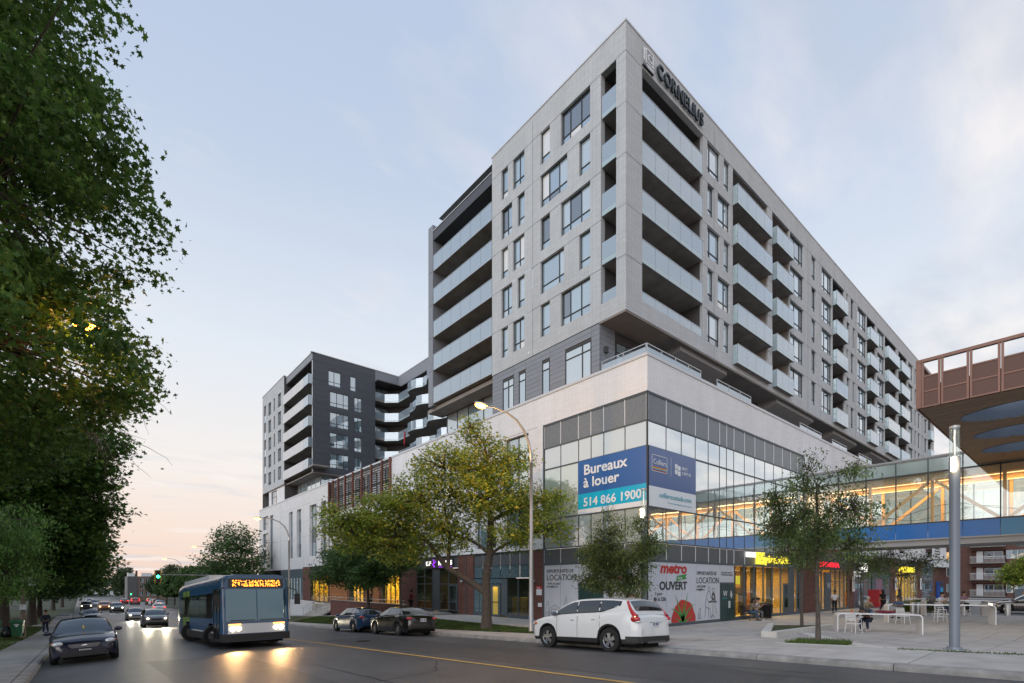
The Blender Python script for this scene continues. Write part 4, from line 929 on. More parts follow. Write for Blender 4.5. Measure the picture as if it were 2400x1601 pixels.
for i in range(8):
    z = -1.16 + i * .145; m = MB(); m.box(18.5 + i * .3, 20.95, 52.5, 57.1, -2.2, z + .145 - .001 * i); m.build('step', 'concrete', ss)
for y in (52.8, 54.9, 56.9):
    m = MB(); m.tube([(18.3, y, -.35), (18.5, y, -.25), (20.7, y, .9), (21.3, y, .9)], .022, 6)
    for t in (0, .5, 1): x = 18.5 + 2.2 * t; m.tube([(x, y, -1.1 + 1.1 * t), (x, y, -.25 + 1.15 * t)], .018, 5)
    m.build('handrail', 'galv', ss)
settle(ss, (19.5, 54.8, -1.1))
# ================================================================ signs on the podium
def flat_sign(label, cat, name='sign'): return empty(name, (0, 0, 0), 0, label, cat)
b1 = flat_sign('large blue banner Bureaux à louer with cyan phone number strip on the glass corner', 'banner', 'banner')
for (z0, z1, mt) in ((7.62, 9.58, 'print_blue'), (6.72, 7.62, 'print_cyan'), (6.44, 6.72, 'print_text')):
    m = MB(); m.quad(PL.p(20.45, z0, -.03), PL.p(15.66, z0, -.03), PL.p(15.66, z1, -.03), PL.p(20.45, z1, -.03)) if z0 != 7.62 else m.quad(PL.p(20.45, 7.62, -.03), PL.p(15.66, 7.62, -.03), PL.p(15.66, z1, -.03), PL.p(20.45, z1, -.03)); m.build('banner_panel', mt, b1)
put_text('Bureaux', PL, 20.0, 8.72, -.045, .82, 'print_text', b1, bold=.018, width=3.1); put_text('à louer', PL, 20.0, 7.98, -.045, .80, 'print_text', b1, bold=.018, width=2.6)
put_text('514 866 1900', PL, 20.02, 6.88, -.045, .68, 'print_text', b1, bold=.016, width=4.05); settle(b1, (22.5, 18.0, 6.44))
b2 = flat_sign('pale blue and white banner with two company logos and a web address', 'banner', 'banner')
m = MB(); PR.quad(m, 22.66, 27.3, 7.5, 9.58, -.03); m.build('banner_panel', 'print_blue_pale', b2); m = MB(); PR.quad(m, 22.66, 27.3, 6.44, 7.5, -.03); m.build('banner_panel', 'print_text', b2)
m = MB()
for (a, b, c, d_) in ((22.88, 24.32, 9.15, 9.18), (22.88, 24.32, 8.3, 8.33), (22.88, 22.91, 8.3, 9.18), (24.29, 24.32, 8.3, 9.18)): PR.box(m, a, b, c, d_, -.05, -.04)
m.build('logo_frame', 'print_text', b2)
for q, mt in enumerate(('print_red', 'print_cyan', 'print_yellow', 'print_orange')): m = MB(); PR.box(m, 22.93, 24.27, 8.36 + q * .05, 8.40 + q * .05, -.05, -.04); m.build('stripe', mt, b2)
put_text('Colliers', PR, 23.0, 8.68, -.05, .40, 'print_text', b2, width=1.22)
m = MB(); PR.box(m, 24.68, 24.69, 8.25, 9.25, -.05, -.04); m.build('divider', 'print_text', b2)
for (a, z) in ((25.08, 8.72), (25.38, 8.66), (25.08, 8.42), (25.38, 8.36)): m = MB(); PR.box(m, a, a + .26, z, z + .26, -.05, -.04); m.build('logo_block', 'print_text', b2)
put_text('FIRST\nCAPITAL', PR, 25.76, 8.72, -.05, .26, 'print_text', b2, width=1.0)
put_text('collierscanada.com', PR, 23.55, 6.98, -.05, .38, 'print_teal', b2, width=3.2); put_text('Communiquez avec nous', PR, 24.4, 6.72, -.05, .10, 'print_teal', b2, width=2.4); settle(b2, (25, 15.6, 6.44))
b3 = flat_sign('white hoarding print with red metro logo, OUVERT and an aloe plant on a red disc', 'poster', 'poster')
put_text('metro', PR, 23.7, 2.93, -.012, .80, 'print_red', b3, bold=.03, width=2.65, shear=.15)
m = MB(); m.poly([PR.p(25.25, 2.48, -.012), PR.p(26.35, 2.62, -.012), PR.p(26.2, 2.74, -.012), PR.p(26.4, 2.9, -.012), PR.p(25.35, 2.78, -.012)]); m.build('ribbon', 'print_green', b3); put_text('PLUS', PR, 25.42, 2.58, -.02, .2, 'print_text', b3)
put_text('OUVERT', PR, 23.62, 2.02, -.012, .62, 'print_ink', b3, bold=.02, width=2.75); put_text('7 jours', PR, 23.2, 1.72, -.012, .25, 'print_ink', b3); put_text('8h à 22h', PR, 23.1, 1.42, -.012, .28, 'print_ink', b3, bold=.006, width=1.15)
m = MB(); m.poly([PR.p(26.05 + 1.25 * math.cos(t) * (1 + .03 * math.sin(9 * t)), .17 + 1.25 * math.sin(t) * (1 + .03 * math.cos(7 * t)), -.008) for t in np.linspace(0, math.pi, 30)]); m.build('red_disc', 'print_red', b3)
m = MB()
for (tx, tz, w, c0) in ((25.15, 1.78, .11, .0), (26.45, 1.85, .11, .0), (24.75, .95, .10, .15), (27.25, 1.15, .10, .15), (26.9, .55, .08, -.1), (25.2, .50, .08, -.1), (26.0, 1.3, .1, 0)):
    bx, bz = 25.95, .25; pts = []; N = 7
    for i in range(N + 1):
        t = i / N; x = bx + (tx - bx) * t; z = bz + (tz - bz) * t + c0 * math.sin(math.pi * t) * 1.2; pts.append((x, z, w * (1 - t) + .004))
    for (p0, p1) in zip(pts, pts[1:]):
        dx, dz = p1[0] - p0[0], p1[1] - p0[1]; L = math.hypot(dx, dz); nx, nz_ = -dz / L, dx / L
        m.quad(PR.p(p0[0] - nx * p0[2], p0[1] - nz_ * p0[2], -.014), PR.p(p0[0] + nx * p0[2], p0[1] + nz_ * p0[2], -.014), PR.p(p1[0] + nx * p1[2], p1[1] + nz_ * p1[2], -.014), PR.p(p1[0] - nx * p1[2], p1[1] - nz_ * p1[2], -.014))
m.build('aloe_plant', 'print_green', b3); settle(b3, (25, 15.6, .2))
def stroke(mb, F, pts, w=.014, d=-.010):
    for (a, z), (b, y) in zip(pts, pts[1:]):
        L = math.hypot(b - a, y - z) or 1; nx, nz_ = -(y - z) / L * w, (b - a) / L * w
        mb.quad(F.p(a - nx, z - nz_, d), F.p(a + nx, z + nz_, d), F.p(b + nx, y + nz_, d), F.p(b - nx, y - nz_, d))
b4 = flat_sign('white hoarding print OPPORTUNITÉS DE LOCATION with line drawing of a couple and a dog', 'poster', 'poster')
put_text('OPPORTUNITÉS DE', PR, 27.4, 2.86, -.012, .30, 'print_ink', b4, width=2.3); put_text('LOCATION', PR, 27.4, 2.36, -.012, .52, 'print_ink', b4, width=2.58)
put_text('1 (877) 332-0031\nleasing@fcr.ca', PR, 27.4, 2.12, -.012, .17, 'print_ink', b4, width=1.05)
m = MB()
def circ(c, z, r, n=12): return [(c + r * math.cos(t), z + r * 1.15 * math.sin(t)) for t in np.linspace(0, 2 * math.pi, n)]
stroke(m, PR, circ(28.85, 2.0, .13)); stroke(m, PR, circ(29.35, 1.93, .13)); stroke(m, PR, [(28.72, 1.85), (28.5, 1.5), (28.42, 1.1), (28.55, .9), (28.95, .85), (29.1, .3), (29.2, .27)]); stroke(m, PR, [(28.95, 1.85), (29.05, 1.5), (29.5, 1.36), (29.6, 1.3), (29.0, 1.3)])
stroke(m, PR, [(28.6, 1.5), (28.8, 1.2), (29.2, 1.28)]); stroke(m, PR, [(29.28, 1.8), (29.15, 1.45)]); stroke(m, PR, [(29.5, 1.8), (29.62, 1.45), (29.55, 1.0), (29.7, .6), (29.78, .5)]); stroke(m, PR, [(28.8, 1.26), (29.8, 1.26), (29.8, 1.21), (28.8, 1.21)]); stroke(m, PR, [(29.3, 1.2), (29.3, .45), (29.0, .28)]); stroke(m, PR, [(29.3, .45), (29.6, .28)]); stroke(m, PR, [(29.3, .45), (29.33, .25)])
stroke(m, PR, [(28.45, 1.0), (28.35, .3)]); stroke(m, PR, [(28.8, .9), (28.8, .3)]); stroke(m, PR, [(29.25, 1.7), (29.45, 1.72), (29.5, 1.4), (29.2, 1.4), (29.25, 1.7)], .05)
stroke(m, PR, [(27.6, .28), (27.62, .6), (27.72, .85), (27.85, .9), (27.9, .8), (27.84, .7), (27.92, .3), (27.6, .28)]); stroke(m, PR, [(27.7, .3), (27.74, .6)]); m.build('line_drawing', 'print_ink', b4); settle(b4, (28.7, 15.6, .2))
b5 = flat_sign('white hoarding print OPPORTUNITÉS DE LOCATION with skyline drawing, beside the red brick pier', 'poster', 'poster')
put_text('OPPORTUNITÉS DE', PL, 23.14, 3.02, -.012, .30, 'print_ink', b5, width=2.3); put_text('LOCATION', PL, 23.14, 2.55, -.012, .52, 'print_ink', b5, width=2.5); put_text('1 (877) 332-0031\nleasing@fcr.ca', PL, 23.14, 2.28, -.012, .17, 'print_ink', b5, width=1.15)
m = MB()
for pts in ([(23.2, .2), (23.2, 1.0), (23.1, 1.0), (23.1, 1.2), (22.95, 1.2), (22.95, .2)], [(22.85, .2), (22.85, .8), (22.4, 1.0), (21.95, .8), (21.95, .2)], [(22.7, .75), (22.7, .5), (22.1, .5), (22.1, .75), (22.7, .75)], [(21.6, .2), (21.6, 1.0), (21.45, 1.45), (21.3, 1.0), (21.3, .2)], [(21.45, 1.45), (21.45, 1.65)], [(21.0, .2), (21.0, .7), (20.7, .9), (20.5, .7)], [(23.2, .5), (20.5, .5)], [(23.2, .36), (20.5, .36)]): stroke(m, PL, pts, .010)
m.build('line_drawing', 'print_ink', b5); settle(b5, (22.5, 22, .2))
b6 = flat_sign('small metro logos printed low on the white hoarding behind the elm', 'poster', 'poster'); put_text('metro', PL, 18.3, 2.55, -.012, .35, 'print_red', b6, bold=.012, width=1.1); put_text('PLUS', PL, 17.8, 2.38, -.012, .12, 'print_green', b6); put_text('PHARMACIE', PL, 17.0, 1.62, -.012, .22, 'print_red', b6, width=1.1); settle(b6, (22.5, 17, 2))
put = put_text('De grands espoirs.\nDe grandes espaces.', PR, 30.34, 3.0, -.012, .14, 'print_ink', b4, width=1.5)
put.matrix_parent_inverse = Matrix.Translation(-Vector((28.7, 15.6, .2)))
# illuminated shop signs
s1 = flat_sign('lit yellow pizzeria sign with a yellow square emblem above the shop window', 'sign', 'shop_sign')
m = MB(); PR.box(m, 35.05, 36.15, 3.68, 4.48, -.16, -.02); m.build('emblem_box', 'sign_yellow', s1)
m = MB(); stroke(m, PR, [(35.3, 4.3), (35.5, 4.1), (35.6, 3.9), (35.85, 4.0)], .03, -.17); stroke(m, PR, [(35.25, 4.25), (35.45, 4.3)], .03, -.17); m.build('emblem_mark', 'print_ink', s1)
put_text('pizzédélic', PR, 36.35, 3.8, -.08, .78, 'sign_yellow', s1, bold=.01, width=4.3, extrude=.03); settle(s1, (38, 15.5, 3.7))
s2 = flat_sign('small white lit sign box beside the yellow pizzeria sign', 'sign', 'shop_sign'); m = MB(); PR.box(m, 33.6, 34.85, 4.12, 4.44, -.12, -.02); m.build('sign_box', 'sign_white', s2); settle(s2, (34, 15.5, 4.2))
s3 = flat_sign('lit red letter shop sign over the mall entrance', 'sign', 'shop_sign'); put_text('PHARMA', PR, 46.8, 3.75, -.06, .6, 'sign_red', s3, bold=.01, width=4.6, extrude=.03); settle(s3, (48, 15.5, 3.7))
s4 = flat_sign('white lit letters SAQ on a dark band', 'sign', 'shop_sign'); put_text('SAQ', PR, 57.3, 3.65, -.06, 1.05, 'sign_white', s4, bold=.02, width=2.3, extrude=.03); settle(s4, (58, 15.5, 3.7))
s5 = flat_sign('yellow lit letters DOLLARAMA over the bright shop window', 'sign', 'shop_sign'); put_text('DOLLARAMA', PR, 71.3, 3.66, -.06, .92, 'sign_yellow', s5, bold=.02, width=7.3, extrude=.03); settle(s5, (75, 15.5, 3.7))
s6 = flat_sign('white lit FITNESS sign with purple figure over the gym door', 'sign', 'shop_sign'); m = MB(); PL.box(m, 33.7, 37.9, 3.6, 4.35, -.1, .0); m.build('sign_panel', 'charcoal', s6)
put_text('FITNESS', PL, 35.75, 3.85, -.13, .50, 'sign_white', s6, bold=.012, width=1.95, extrude=.02); put_text('EF', PL, 37.75, 3.85, -.13, .48, 'sign_white', s6, bold=.01, width=.8); m = MB()
for (dy, dz, w, h) in ((36.45, 4.2, .12, .14), (36.3, 4.0, .2, .14), (36.5, 3.85, .16, .14), (36.3, 3.7, .2, .12), (36.2, 4.12, .1, .1)): PL.box(m, dy, dy + w, dz, dz + h, -.15, -.12)
PL.box(m, 33.8, 35.7, 3.68, 3.72, -.15, -.12); m.build('emblem', 'sign_purple', s6); settle(s6, (22.4, 35.5, 3.6))
s7 = flat_sign('red and green lit letter sign half hidden behind the street trees', 'sign', 'shop_sign'); put_text('metro', PL, 46.2, 3.6, -.1, .8, 'sign_red', s7, bold=.02, width=3.0, extrude=.03); put_text('PLUS', PL, 45.2, 3.38, -.12, .3, 'sign_green', s7, bold=.01, extrude=.03); settle(s7, (22.4, 45, 3.6))
s8 = flat_sign('small red lit letter sign on the far shop band behind the left street tree', 'sign', 'shop_sign'); put_text('PHARMACIE', PL, 58.5, 3.4, -.1, .5, 'sign_red', s8, bold=.01, width=4.4, extrude=.03); settle(s8, (22.4, 56, 3.6))
s9 = flat_sign('round white lit S sign on the pale brick behind the yellow green maple', 'sign', 'shop_sign'); put_text('S', PL, 34.6, 9.25, -.12, 1.15, 'sign_white', s9, bold=.04, extrude=.04); settle(s9, (22.4, 34, 9))
s10 = flat_sign('red and white civic number notice on the brick pier', 'notice', 'notice'); m = MB(); PL.box(m, 23.55, 24.05, 1.6, 1.98, -.05, -.03); m.build('notice_body', 'print_text', s10); m = MB(); PL.box(m, 23.55, 24.05, 1.98, 2.18, -.05, -.03); m.build('notice_head', 'print_red', s10); put_text('2635', PL, 24.0, 2.02, -.055, .15, 'print_text', s10); settle(s10, (22.5, 23.8, 1.6))
m = MB(); PL.box(m, 23.55, 23.9, .85, 1.1, -.05, -.03); tag(m.build('notice', 'print_text'), 'small grey notice low on the brick pier by the corner', 'notice')
s11 = flat_sign('small yellow wall lamp sign under the bridge', 'sign', 'shop_sign'); m = MB(); PR.box(m, 54.3, 55.3, 5.0, 5.5, -.3, -.05); m.build('blue_light_box', 'blue_plastic', s11); settle(s11, (54.8, 15.4, 5.2))
for (x, l) in ((54.7, 'white vertical sign on the brick pier by the mall entrance'), (69.2, 'white vertical sign on the brick pier left of the yellow lit shop'), (80.8, 'white vertical sign on the brick pier right of the yellow lit shop')):
    e = empty('pier_sign', (x, 15.4, 1.7), 0, l, 'sign', 'white vertical signs on the brick piers'); m = MB(); m.box(-.28, .28, -.06, 0, -.1, 1.3); m.build('sign_face', 'print_text', e); m = MB(); m.box(-.1, .1, -.07, -.062, .15, 1.0); m.build('print', 'print_ink', e)

# ================================================================ DARK TOWER at the far end
tw = empty('apartment_tower', (0, 0, 0), 0, 'dark grey clad apartment wing with white balconies at the far end of the podium', 'apartment building')
TR, TL, TB = Face('R', 67.8), Face('L', 23.2), Face('L', 22.9)

TW = [(25.3, 27.0, 30.95, 1.97, (1, 1.2)), (28.33, 29.15, 30.95, 1.97, (1,))]
for k in range(1, 5): TW += [(25.5, 28.1, 30.95 - 2.77 * k, 1.97, (1, 1, .8)), (28.9, 30.0, 30.95 - 2.77 * k, 1.97, (1, 1))]
wall('wall', TR, 23.2, 32.0, 17.05, 32.75, [(a, b, t - h, t, .12) for (a, b, t, h, c) in TW], 'dark_siding', tw, d0=.03)
for (a, b, t, h, c) in TW: window(TR, a, b, t - h, t, tw, c, d=.08, frame='frame_dark', glass=('glass_pale', 'glass_mid', 'glass_pale', 'glass_blue'))
hb = .346
for r in range(45):     # cladding boards between the windows
    z0 = 17.06 + r * hb; z1 = z0 + hb - .016
    cut = sorted([(a, b) for (a, b, t, h, c) in TW if z1 > t - h and z0 < t]); xs = [23.2] + [v for q in cut for v in q] + [32.0]
    for i in range(0, len(xs), 2):
        if xs[i + 1] - xs[i] > .1: m = MB(); TR.box(m, xs[i] + .004, xs[i + 1] - .004, z0, z1, 0, .026); m.build('siding_board', 'dark_siding', tw)
mb = MB(); TR.box(mb, 23.0, 36, 32.75, 32.85, -.06, .3); TL.box(mb, 67.8, 79.0, 32.75, 32.85, -.06, .2); TB.box(mb, 79.0, 90.8, 33.05, 33.13, -.06, .3); mb.build('parapet_coping', 'coping', tw)
mb = MB(); mb.quad((23.2, 67.8, 32.6), (60, 67.8, 32.6), (60, 90.7, 32.6), (23.2, 90.7, 32.6)); mb.quad((22.9, 79, 32.9), (40, 79, 32.9), (40, 90.7, 32.9), (22.9, 90.7, 32.9)); mb.quad((22.9, 90.7, 14), (60, 90.7, 14), (60, 90.7, 33), (22.9, 90.7, 33)); mb.build('roof', 'roofing', tw)
# street side of the tower: balconies in a recess
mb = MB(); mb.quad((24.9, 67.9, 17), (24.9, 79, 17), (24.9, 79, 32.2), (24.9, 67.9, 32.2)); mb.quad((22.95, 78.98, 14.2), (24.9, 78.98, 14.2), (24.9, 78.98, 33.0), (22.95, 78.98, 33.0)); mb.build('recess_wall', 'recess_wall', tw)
mb = MB(); TL.box(mb, 67.83, 78.98, 31.9, 32.75, .0, .3); mb.build('roof_slab', 'siding', tw)
mb = MB(); mb.box(23.2, 24.9, 67.83, 78.98, 31.75, 31.9); mb.build('soffit', 'recess_wall', tw)
mb = MB(); TL.box(mb, 67.82, 68.05, 17.05, 31.9, .0, .22); mb.build('corner_post', 'white_metal', tw)
for k in range(5):
    z = 28.62 - 2.77 * k
    mb = MB(); mb.box(22.75, 24.88, 67.9 if k < 4 else 66.3, 78.96, z, z + .2); o = mb.build('balcony', 'concrete_slab', tw)
    G = Face('L', 22.7); 
    for i in range(9): w = (78.9 - 69.9) / 9; m = MB(); G.box(m, 69.9 + i * w + .01, 69.9 + (i + 1) * w - .01, z - .04, z + 1.25, 0, .03); m.build('balcony_panel', 'white_panel', o)
    for i in range(2): m = MB(); G.box(m, 68.0 + i * .95, 68.93 + i * .95, z, z + 1.25, 0, .015); m.build('glass_panel', 'glass_balcony', o)
    m = MB(); m.box(22.71, 23.18, 67.86, 67.88, z, z + 1.25); m.build('glass_panel', 'glass_balcony', o)
    window(Face('L', 24.88), 69.0, 72.0, z + .24, z + 2.4, tw, (1, 1), (), d=-.06, glass=('glass_dark', 'glass_mid')); window(Face('L', 24.88), 74.0, 77.5, z + .24, z + 2.4, tw, (1, 1), (), d=-.06, glass=('glass_dark', 'glass_mid'))
mb = MB(); mb.box(23.2, 32, 67.8, 79, 16.9, 17.04); mb.build('soffit', 'soffit', tw)
window(Face('L', 24.6), 69.0, 77.9, 14.4, 16.9, tw, (1, 1, 1, 1, 1), (), d=0, glass=('glass_pale', 'glass_mid'), frame='alu'); window(Face('R', 69.0), 24.7, 31.5, 14.4, 16.9, tw, (1, 1, 1, 1), (), d=0, glass=('glass_mid', 'glass_blue'), frame='alu')
mb = MB(); mb.box(24.7, 32, 69.2, 79, 14.2, 16.9); mb.build('recess_wall', 'recess_wall', tw)
# light grey end block
BW = []
for k in range(5):
    t = 31.1 - 2.77 * k; BW += [(80.6, 82.2, t, 2.0, (1, 1)), (83.7, 84.4, t, 2.0, (1,)), (85.8, 87.4, t, 2.0, (1, 1))]
wall('wall', TB, 79.0, 90.7, 17.1, 33.05, [(a, b, t - h, t, .2) for (a, b, t, h, c) in BW] + [(88.7, 89.9, 18.3, 31.3, 1.2)], 'grey_brick', tw)
for (a, b, t, h, c) in BW: window(TB, a, b, t - h, t, tw, c, d=.14)
for k in range(5): m = MB(); TB.box(m, 88.72, 89.88, 29.7 - 2.77 * k - 1.15, 29.7 - 2.77 * k, .05, .07); m.build('glass_panel', 'glass_balcony', tw)
mb = MB(); TB.box(mb, 79.0, 90.7, 17.0, 17.1, 0, 3); mb.build('soffit', 'soffit', tw)
wall('wall', Face('L', 23.1), 79.0, 87.7, 14.2, 17.0, [(83.3, 86.4, 14.5, 16.8, .2)], 'white_brick', tw); window(Face('L', 23.1), 83.3, 86.4, 14.5, 16.8, tw, (1, 1, 1), (.6,), d=.1)
mb = MB(); mb.box(23.11, 30, 87.68, 87.7, 14.2, 17.0); mb.build('wall', 'white_brick', tw)
settle(tw, (23.2, 67.8, 14.3))
# courtyard wing with wavy balconies
cy = empty('courtyard_wing', (0, 0, 0), 0, 'recessed courtyard wing with wavy glass balconies between the two blocks', 'apartment building')
mb = MB(); mb.box(35.65, 36.0, 37.4, 67.8, 31.2, 32.75); mb.box(32.0, 36.0, 67.8, 68.1, 31.2, 32.75); mb.build('wall', 'siding', cy)
mb = MB(); mb.box(35.6, 36.3, 37.4, 68.1, 32.75, 32.83); mb.build('parapet_coping', 'coping', cy)
mb = MB(); mb.quad((36, 20, 32.6), (97, 20, 32.6), (97, 70, 32.6), (36, 70, 32.6)); mb.build('roof', 'roofing', cy)
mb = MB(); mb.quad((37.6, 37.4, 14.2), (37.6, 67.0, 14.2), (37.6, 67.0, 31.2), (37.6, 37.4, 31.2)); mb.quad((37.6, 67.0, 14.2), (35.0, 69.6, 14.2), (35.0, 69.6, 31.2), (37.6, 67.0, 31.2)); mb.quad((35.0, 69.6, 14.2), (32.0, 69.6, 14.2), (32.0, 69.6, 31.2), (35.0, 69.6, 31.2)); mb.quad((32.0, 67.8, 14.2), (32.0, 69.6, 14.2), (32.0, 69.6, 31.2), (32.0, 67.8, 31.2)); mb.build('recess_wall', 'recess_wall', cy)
mb = MB(); mb.box(32.0, 37.6, 67.0, 69.6, 31.1, 31.2); mb.box(35.65, 37.6, 37.4, 67.0, 31.1, 31.2); mb.build('soffit', 'recess_wall', cy)
FC = Face('L', 37.58)
for k in range(6):
    z = 28.55 - 2.77 * k
    for q in range(6): window(FC, 40 + q * 4.4, 43.2 + q * 4.4, z + .25, z + 2.4, cy, (1, 1, 1), (.3,), d=-.06, glass=('glass_mid', 'glass_pale', 'glass_dark'))
    window(Face('R', 69.58), 32.2, 34.8, z + .25, z + 2.4, cy, (1, 1, 1), (.3,), d=-.06, glass=('glass_pale', 'glass_mid'))
    ph = 0 if k % 2 == 0 else 2.4
    out = [(32.1, 68.0), (33.6, 68.1), (35.1, 66.7), (35.05, 63.3)]
    y = 62.2
    while y > 38:
        out.append((34.25 - .55 * math.sin((y + ph) * 1.15) * (1 if y < 60 else .4), y)); y -= 1.0
    out.append((34.4, 37.5))
    pts = out; mb = MB(); n = len(pts)
    back = [(37.5 if p_[1] < 66.9 else 35.0 if p_[0] > 33 else 32.1, p_[1] if p_[1] < 66.9 else 69.5) for p_ in pts]
    for i in range(n - 1): mb.prism([pts[i], back[i], back[i + 1], pts[i + 1]], z, z + .2)
    o = mb.build('balcony', 'concrete_slab', cy)
    for i in range(n - 1):
        (xa, ya), (xb, yb) = pts[i], pts[i + 1]; m = MB(); dx, dy = xb - xa, yb - ya; L = math.hypot(dx, dy); ux, uy = dx / L * .012, dy / L * .012
        m.prism([(xa + ux, ya + uy), (xb - ux, yb - uy), (xb - ux - .014, yb - uy), (xa + ux - .014, ya + uy)], z + .22, z + 1.25); m.build('glass_panel', 'glass_balcony', o)
        m = MB(); m.prism([(xa - .02, ya), (xb - .02, yb), (xb - .04, yb), (xa - .04, ya)], z, z + .2); m.build('fascia', 'glass_balcony_lower', o)
settle(cy, (36, 52, 14.3))
def plant(x, y, z, label, h=.5, seed=1):
    e = empty('potted_plant', (x, y, z), 0, label, 'potted plant'); m = MB(); m.lathe([(.13, 0), (.17, .28), (.15, .28), (.0, .26)], (0, 0, 0), 12); m.build('pot', 'red_brick', e, smooth=True); rr = random.Random(seed); m = MB()
    for k in range(46):
        a = rr.uniform(0, 6.28); r_ = rr.uniform(.1, .34); z1 = .3 + h * rr.uniform(.4, 1.1); m.poly([(0, 0, .27), (r_ * .5 * math.cos(a - .12), r_ * .5 * math.sin(a - .12), .27 + (z1 - .27) * .7), (r_ * math.cos(a), r_ * math.sin(a), z1), (r_ * .5 * math.cos(a + .12), r_ * .5 * math.sin(a + .12), .27 + (z1 - .27) * .7)])
    m.build('leaves', 'leaf_elm', e)
plant(27.6, 16.1, 14.3, 'spiky potted plant on the terrace behind the corner guard rail', .8, 1); plant(31.6, 16.1, 14.3, 'potted plant on the terrace behind the second guard rail', .7, 2); plant(32.8, 16.05, 14.3, 'second potted plant, right of the other one behind the second guard rail', .6, 3)
def patio_chair(x, y, z, a, label):
    e = empty('patio_chair', (x, y, z), a, label, 'patio chair'); m = MB(); m.box(-.24, .24, -.24, .24, .40, .43); m.build('seat', 'furniture_white', e); m = MB(); m.box(-.24, .24, .21, .24, .46, .95); m.build('backrest', 'furniture_white', e)
    for sx in (-.22, .22):
        for sy in (-.22, .22): m = MB(); m.tube([(sx, sy, 0), (sx, sy, .40)], .016, 5); m.build('leg', 'furniture_white', e)
patio_chair(23.2, 33.0, 17.67, .4, 'white patio chair on the lowest street side balcony, left one'); patio_chair(23.2, 32.0, 17.67, -.5, 'white patio chair on the lowest street side balcony, right one')
patio_chair(27.0, 17.7, 26.2, .3, 'white patio chair in the second highest corner loggia'); patio_chair(25.2, 17.7, 23.43, 0, 'white patio chair in the third corner loggia from the top'); patio_chair(35.6, 17.3, 23.36, 0, 'white patio chair on the first projecting balcony stack, third floor from the top')
m = MB(); m.lathe([(.02, 0), (.10, .2), (.13, .9), (.09, 1.7), (.02, 2.0)], (34.9, 64.6, 21.9), 8); tag(m.build('patio_umbrella', 'red_plastic', smooth=True), 'folded red patio umbrella standing on a courtyard balcony', 'umbrella')
# ================================================================ SKYBRIDGE
br = empty('glass_footbridge', (0, 0, 0), 0, 'glass footbridge with timber trusses and a blue panelled base crossing to the copper pavilion', 'footbridge')
BL, BL2 = Face('L', 44.0), Face('L', 48.2)
ys = [15.55, 13.36, 11.57, 9.78, 7.99, 6.2, 4.41, 2.62, .83, -.96, -2.75, -4.54, -6.33, -8.1]
ys = ys[::-1]
for i in range(len(ys) - 1):
    a, b = ys[i], ys[i + 1]
    for F, s in ((BL, 0), (BL2, -.04)):
        m = MB(); F.box(m, a + .03, b - .03, 6.56, 9.86, s, s + .03); m.build('glass_panel', 'glass_bridge', br)
        m = MB(); F.box(m, a + .03, b - .03, 9.94, 10.84, s, s + .03); m.build('frit_panel', 'glass_frit', br)
    mt = 'bridge_blue' if 5 < (a + b) / 2 < 12 else ('bridge_green' if ((a + b) / 2 > 13 or (a + b) / 2 < 3.5) else 'bridge_teal')
    m = MB(); BL.box(m, a + .012, b - .012, 5.42, 6.44, -.06, -.02); m.build('base_panel', mt, br)
    m = MB(); BL.box(m, a - .03, a + .03, 6.44, 10.9, -.05, .06); m.build('mullion', 'frame_dark', br)
    m = MB(); BL2.box(m, a - .03, a + .03, 6.44, 10.9, -.06, .05); m.build('mullion', 'frame_dark', br)
for F, s in ((BL, 0), (BL2, 0)):
    for z in (6.44, 9.86): m = MB(); F.box(m, ys[0], ys[-1], z, z + .09, -.065 if F is BL else -.05, .06); m.build('transom', 'frame_dark', br)
m = MB(); m.box(43.85, 48.4, ys[0], 15.58, 10.9, 11.0); m.box(43.9, 48.3, ys[0], 15.55, 10.84, 10.9); m.build('roof', 'bridge_grey', br)
m = MB(); m.box(44.12, 48.1, ys[0], 15.5, 6.25, 6.45); m.build('floor', 'interior_floor', br)
m = MB(); m.box(44.1, 48.1, ys[0], 15.5, 4.95, 5.4); m.box(43.92, 44.1, ys[0], 15.5, 5.32, 5.42); m.build('soffit', 'bridge_grey', br)
m = MB(); m.box(43.97, 44.04, ys[0], 15.5, 5.34, 5.415); m.build('edge_trim', 'frame_dark', br)
m = MB(); m.box(44.25, 48.05, ys[0], 15.5, 9.95, 10.02); m.build('ceiling', 'glulam', br)
for xx in (44.45, 47.75):
    m = MB(); m.box(xx - .12, xx + .12, ys[0], 15.5, 9.42, 9.94); m.build('glulam_beam', 'glulam', br)
    for k in range(6):
        y0 = 15.0 - 3.58 * k; m = MB(); m.box(xx - .08, xx + .08, y0 - .09, y0 + .09, 6.45, 9.42); m.build('glulam_post', 'glulam', br)
        m = MB(); z0, z1 = (9.35, 6.5) if k % 2 == 0 else (6.5, 9.35); a, b = y0 - .15, y0 - 3.43; t = .13
        m.v += [(xx - .07, a, z0 - t), (xx + .07, a, z0 - t), (xx + .07, a, z0 + t), (xx - .07, a, z0 + t), (xx - .07, b, z1 - t), (xx + .07, b, z1 - t), (xx + .07, b, z1 + t), (xx - .07, b, z1 + t)]
        m.f += [(0, 1, 2, 3), (7, 6, 5, 4), (0, 4, 5, 1), (1, 5, 6, 2), (2, 6, 7, 3), (3, 7, 4, 0)]; m.m += [0] * 6; m.build('glulam_brace', 'glulam', br)
for (xx, zz) in ((44.7, 9.35), (47.5, 9.35)): m = MB(); m.box(xx, xx + .06, -6, 15.2, zz, zz + .05); m.build('strip_light', 'strip_light', br)
for k in range(2):
    pts = [(44.9 + k * 2.6, 15 - i * .5, 7.4 + .35 * math.cos((15 - i * .5) * .9 + k)) for i in range(46)]; m = MB(); m.tube(pts, .02, 5); m.build('handrail', 'frame_dark', br)
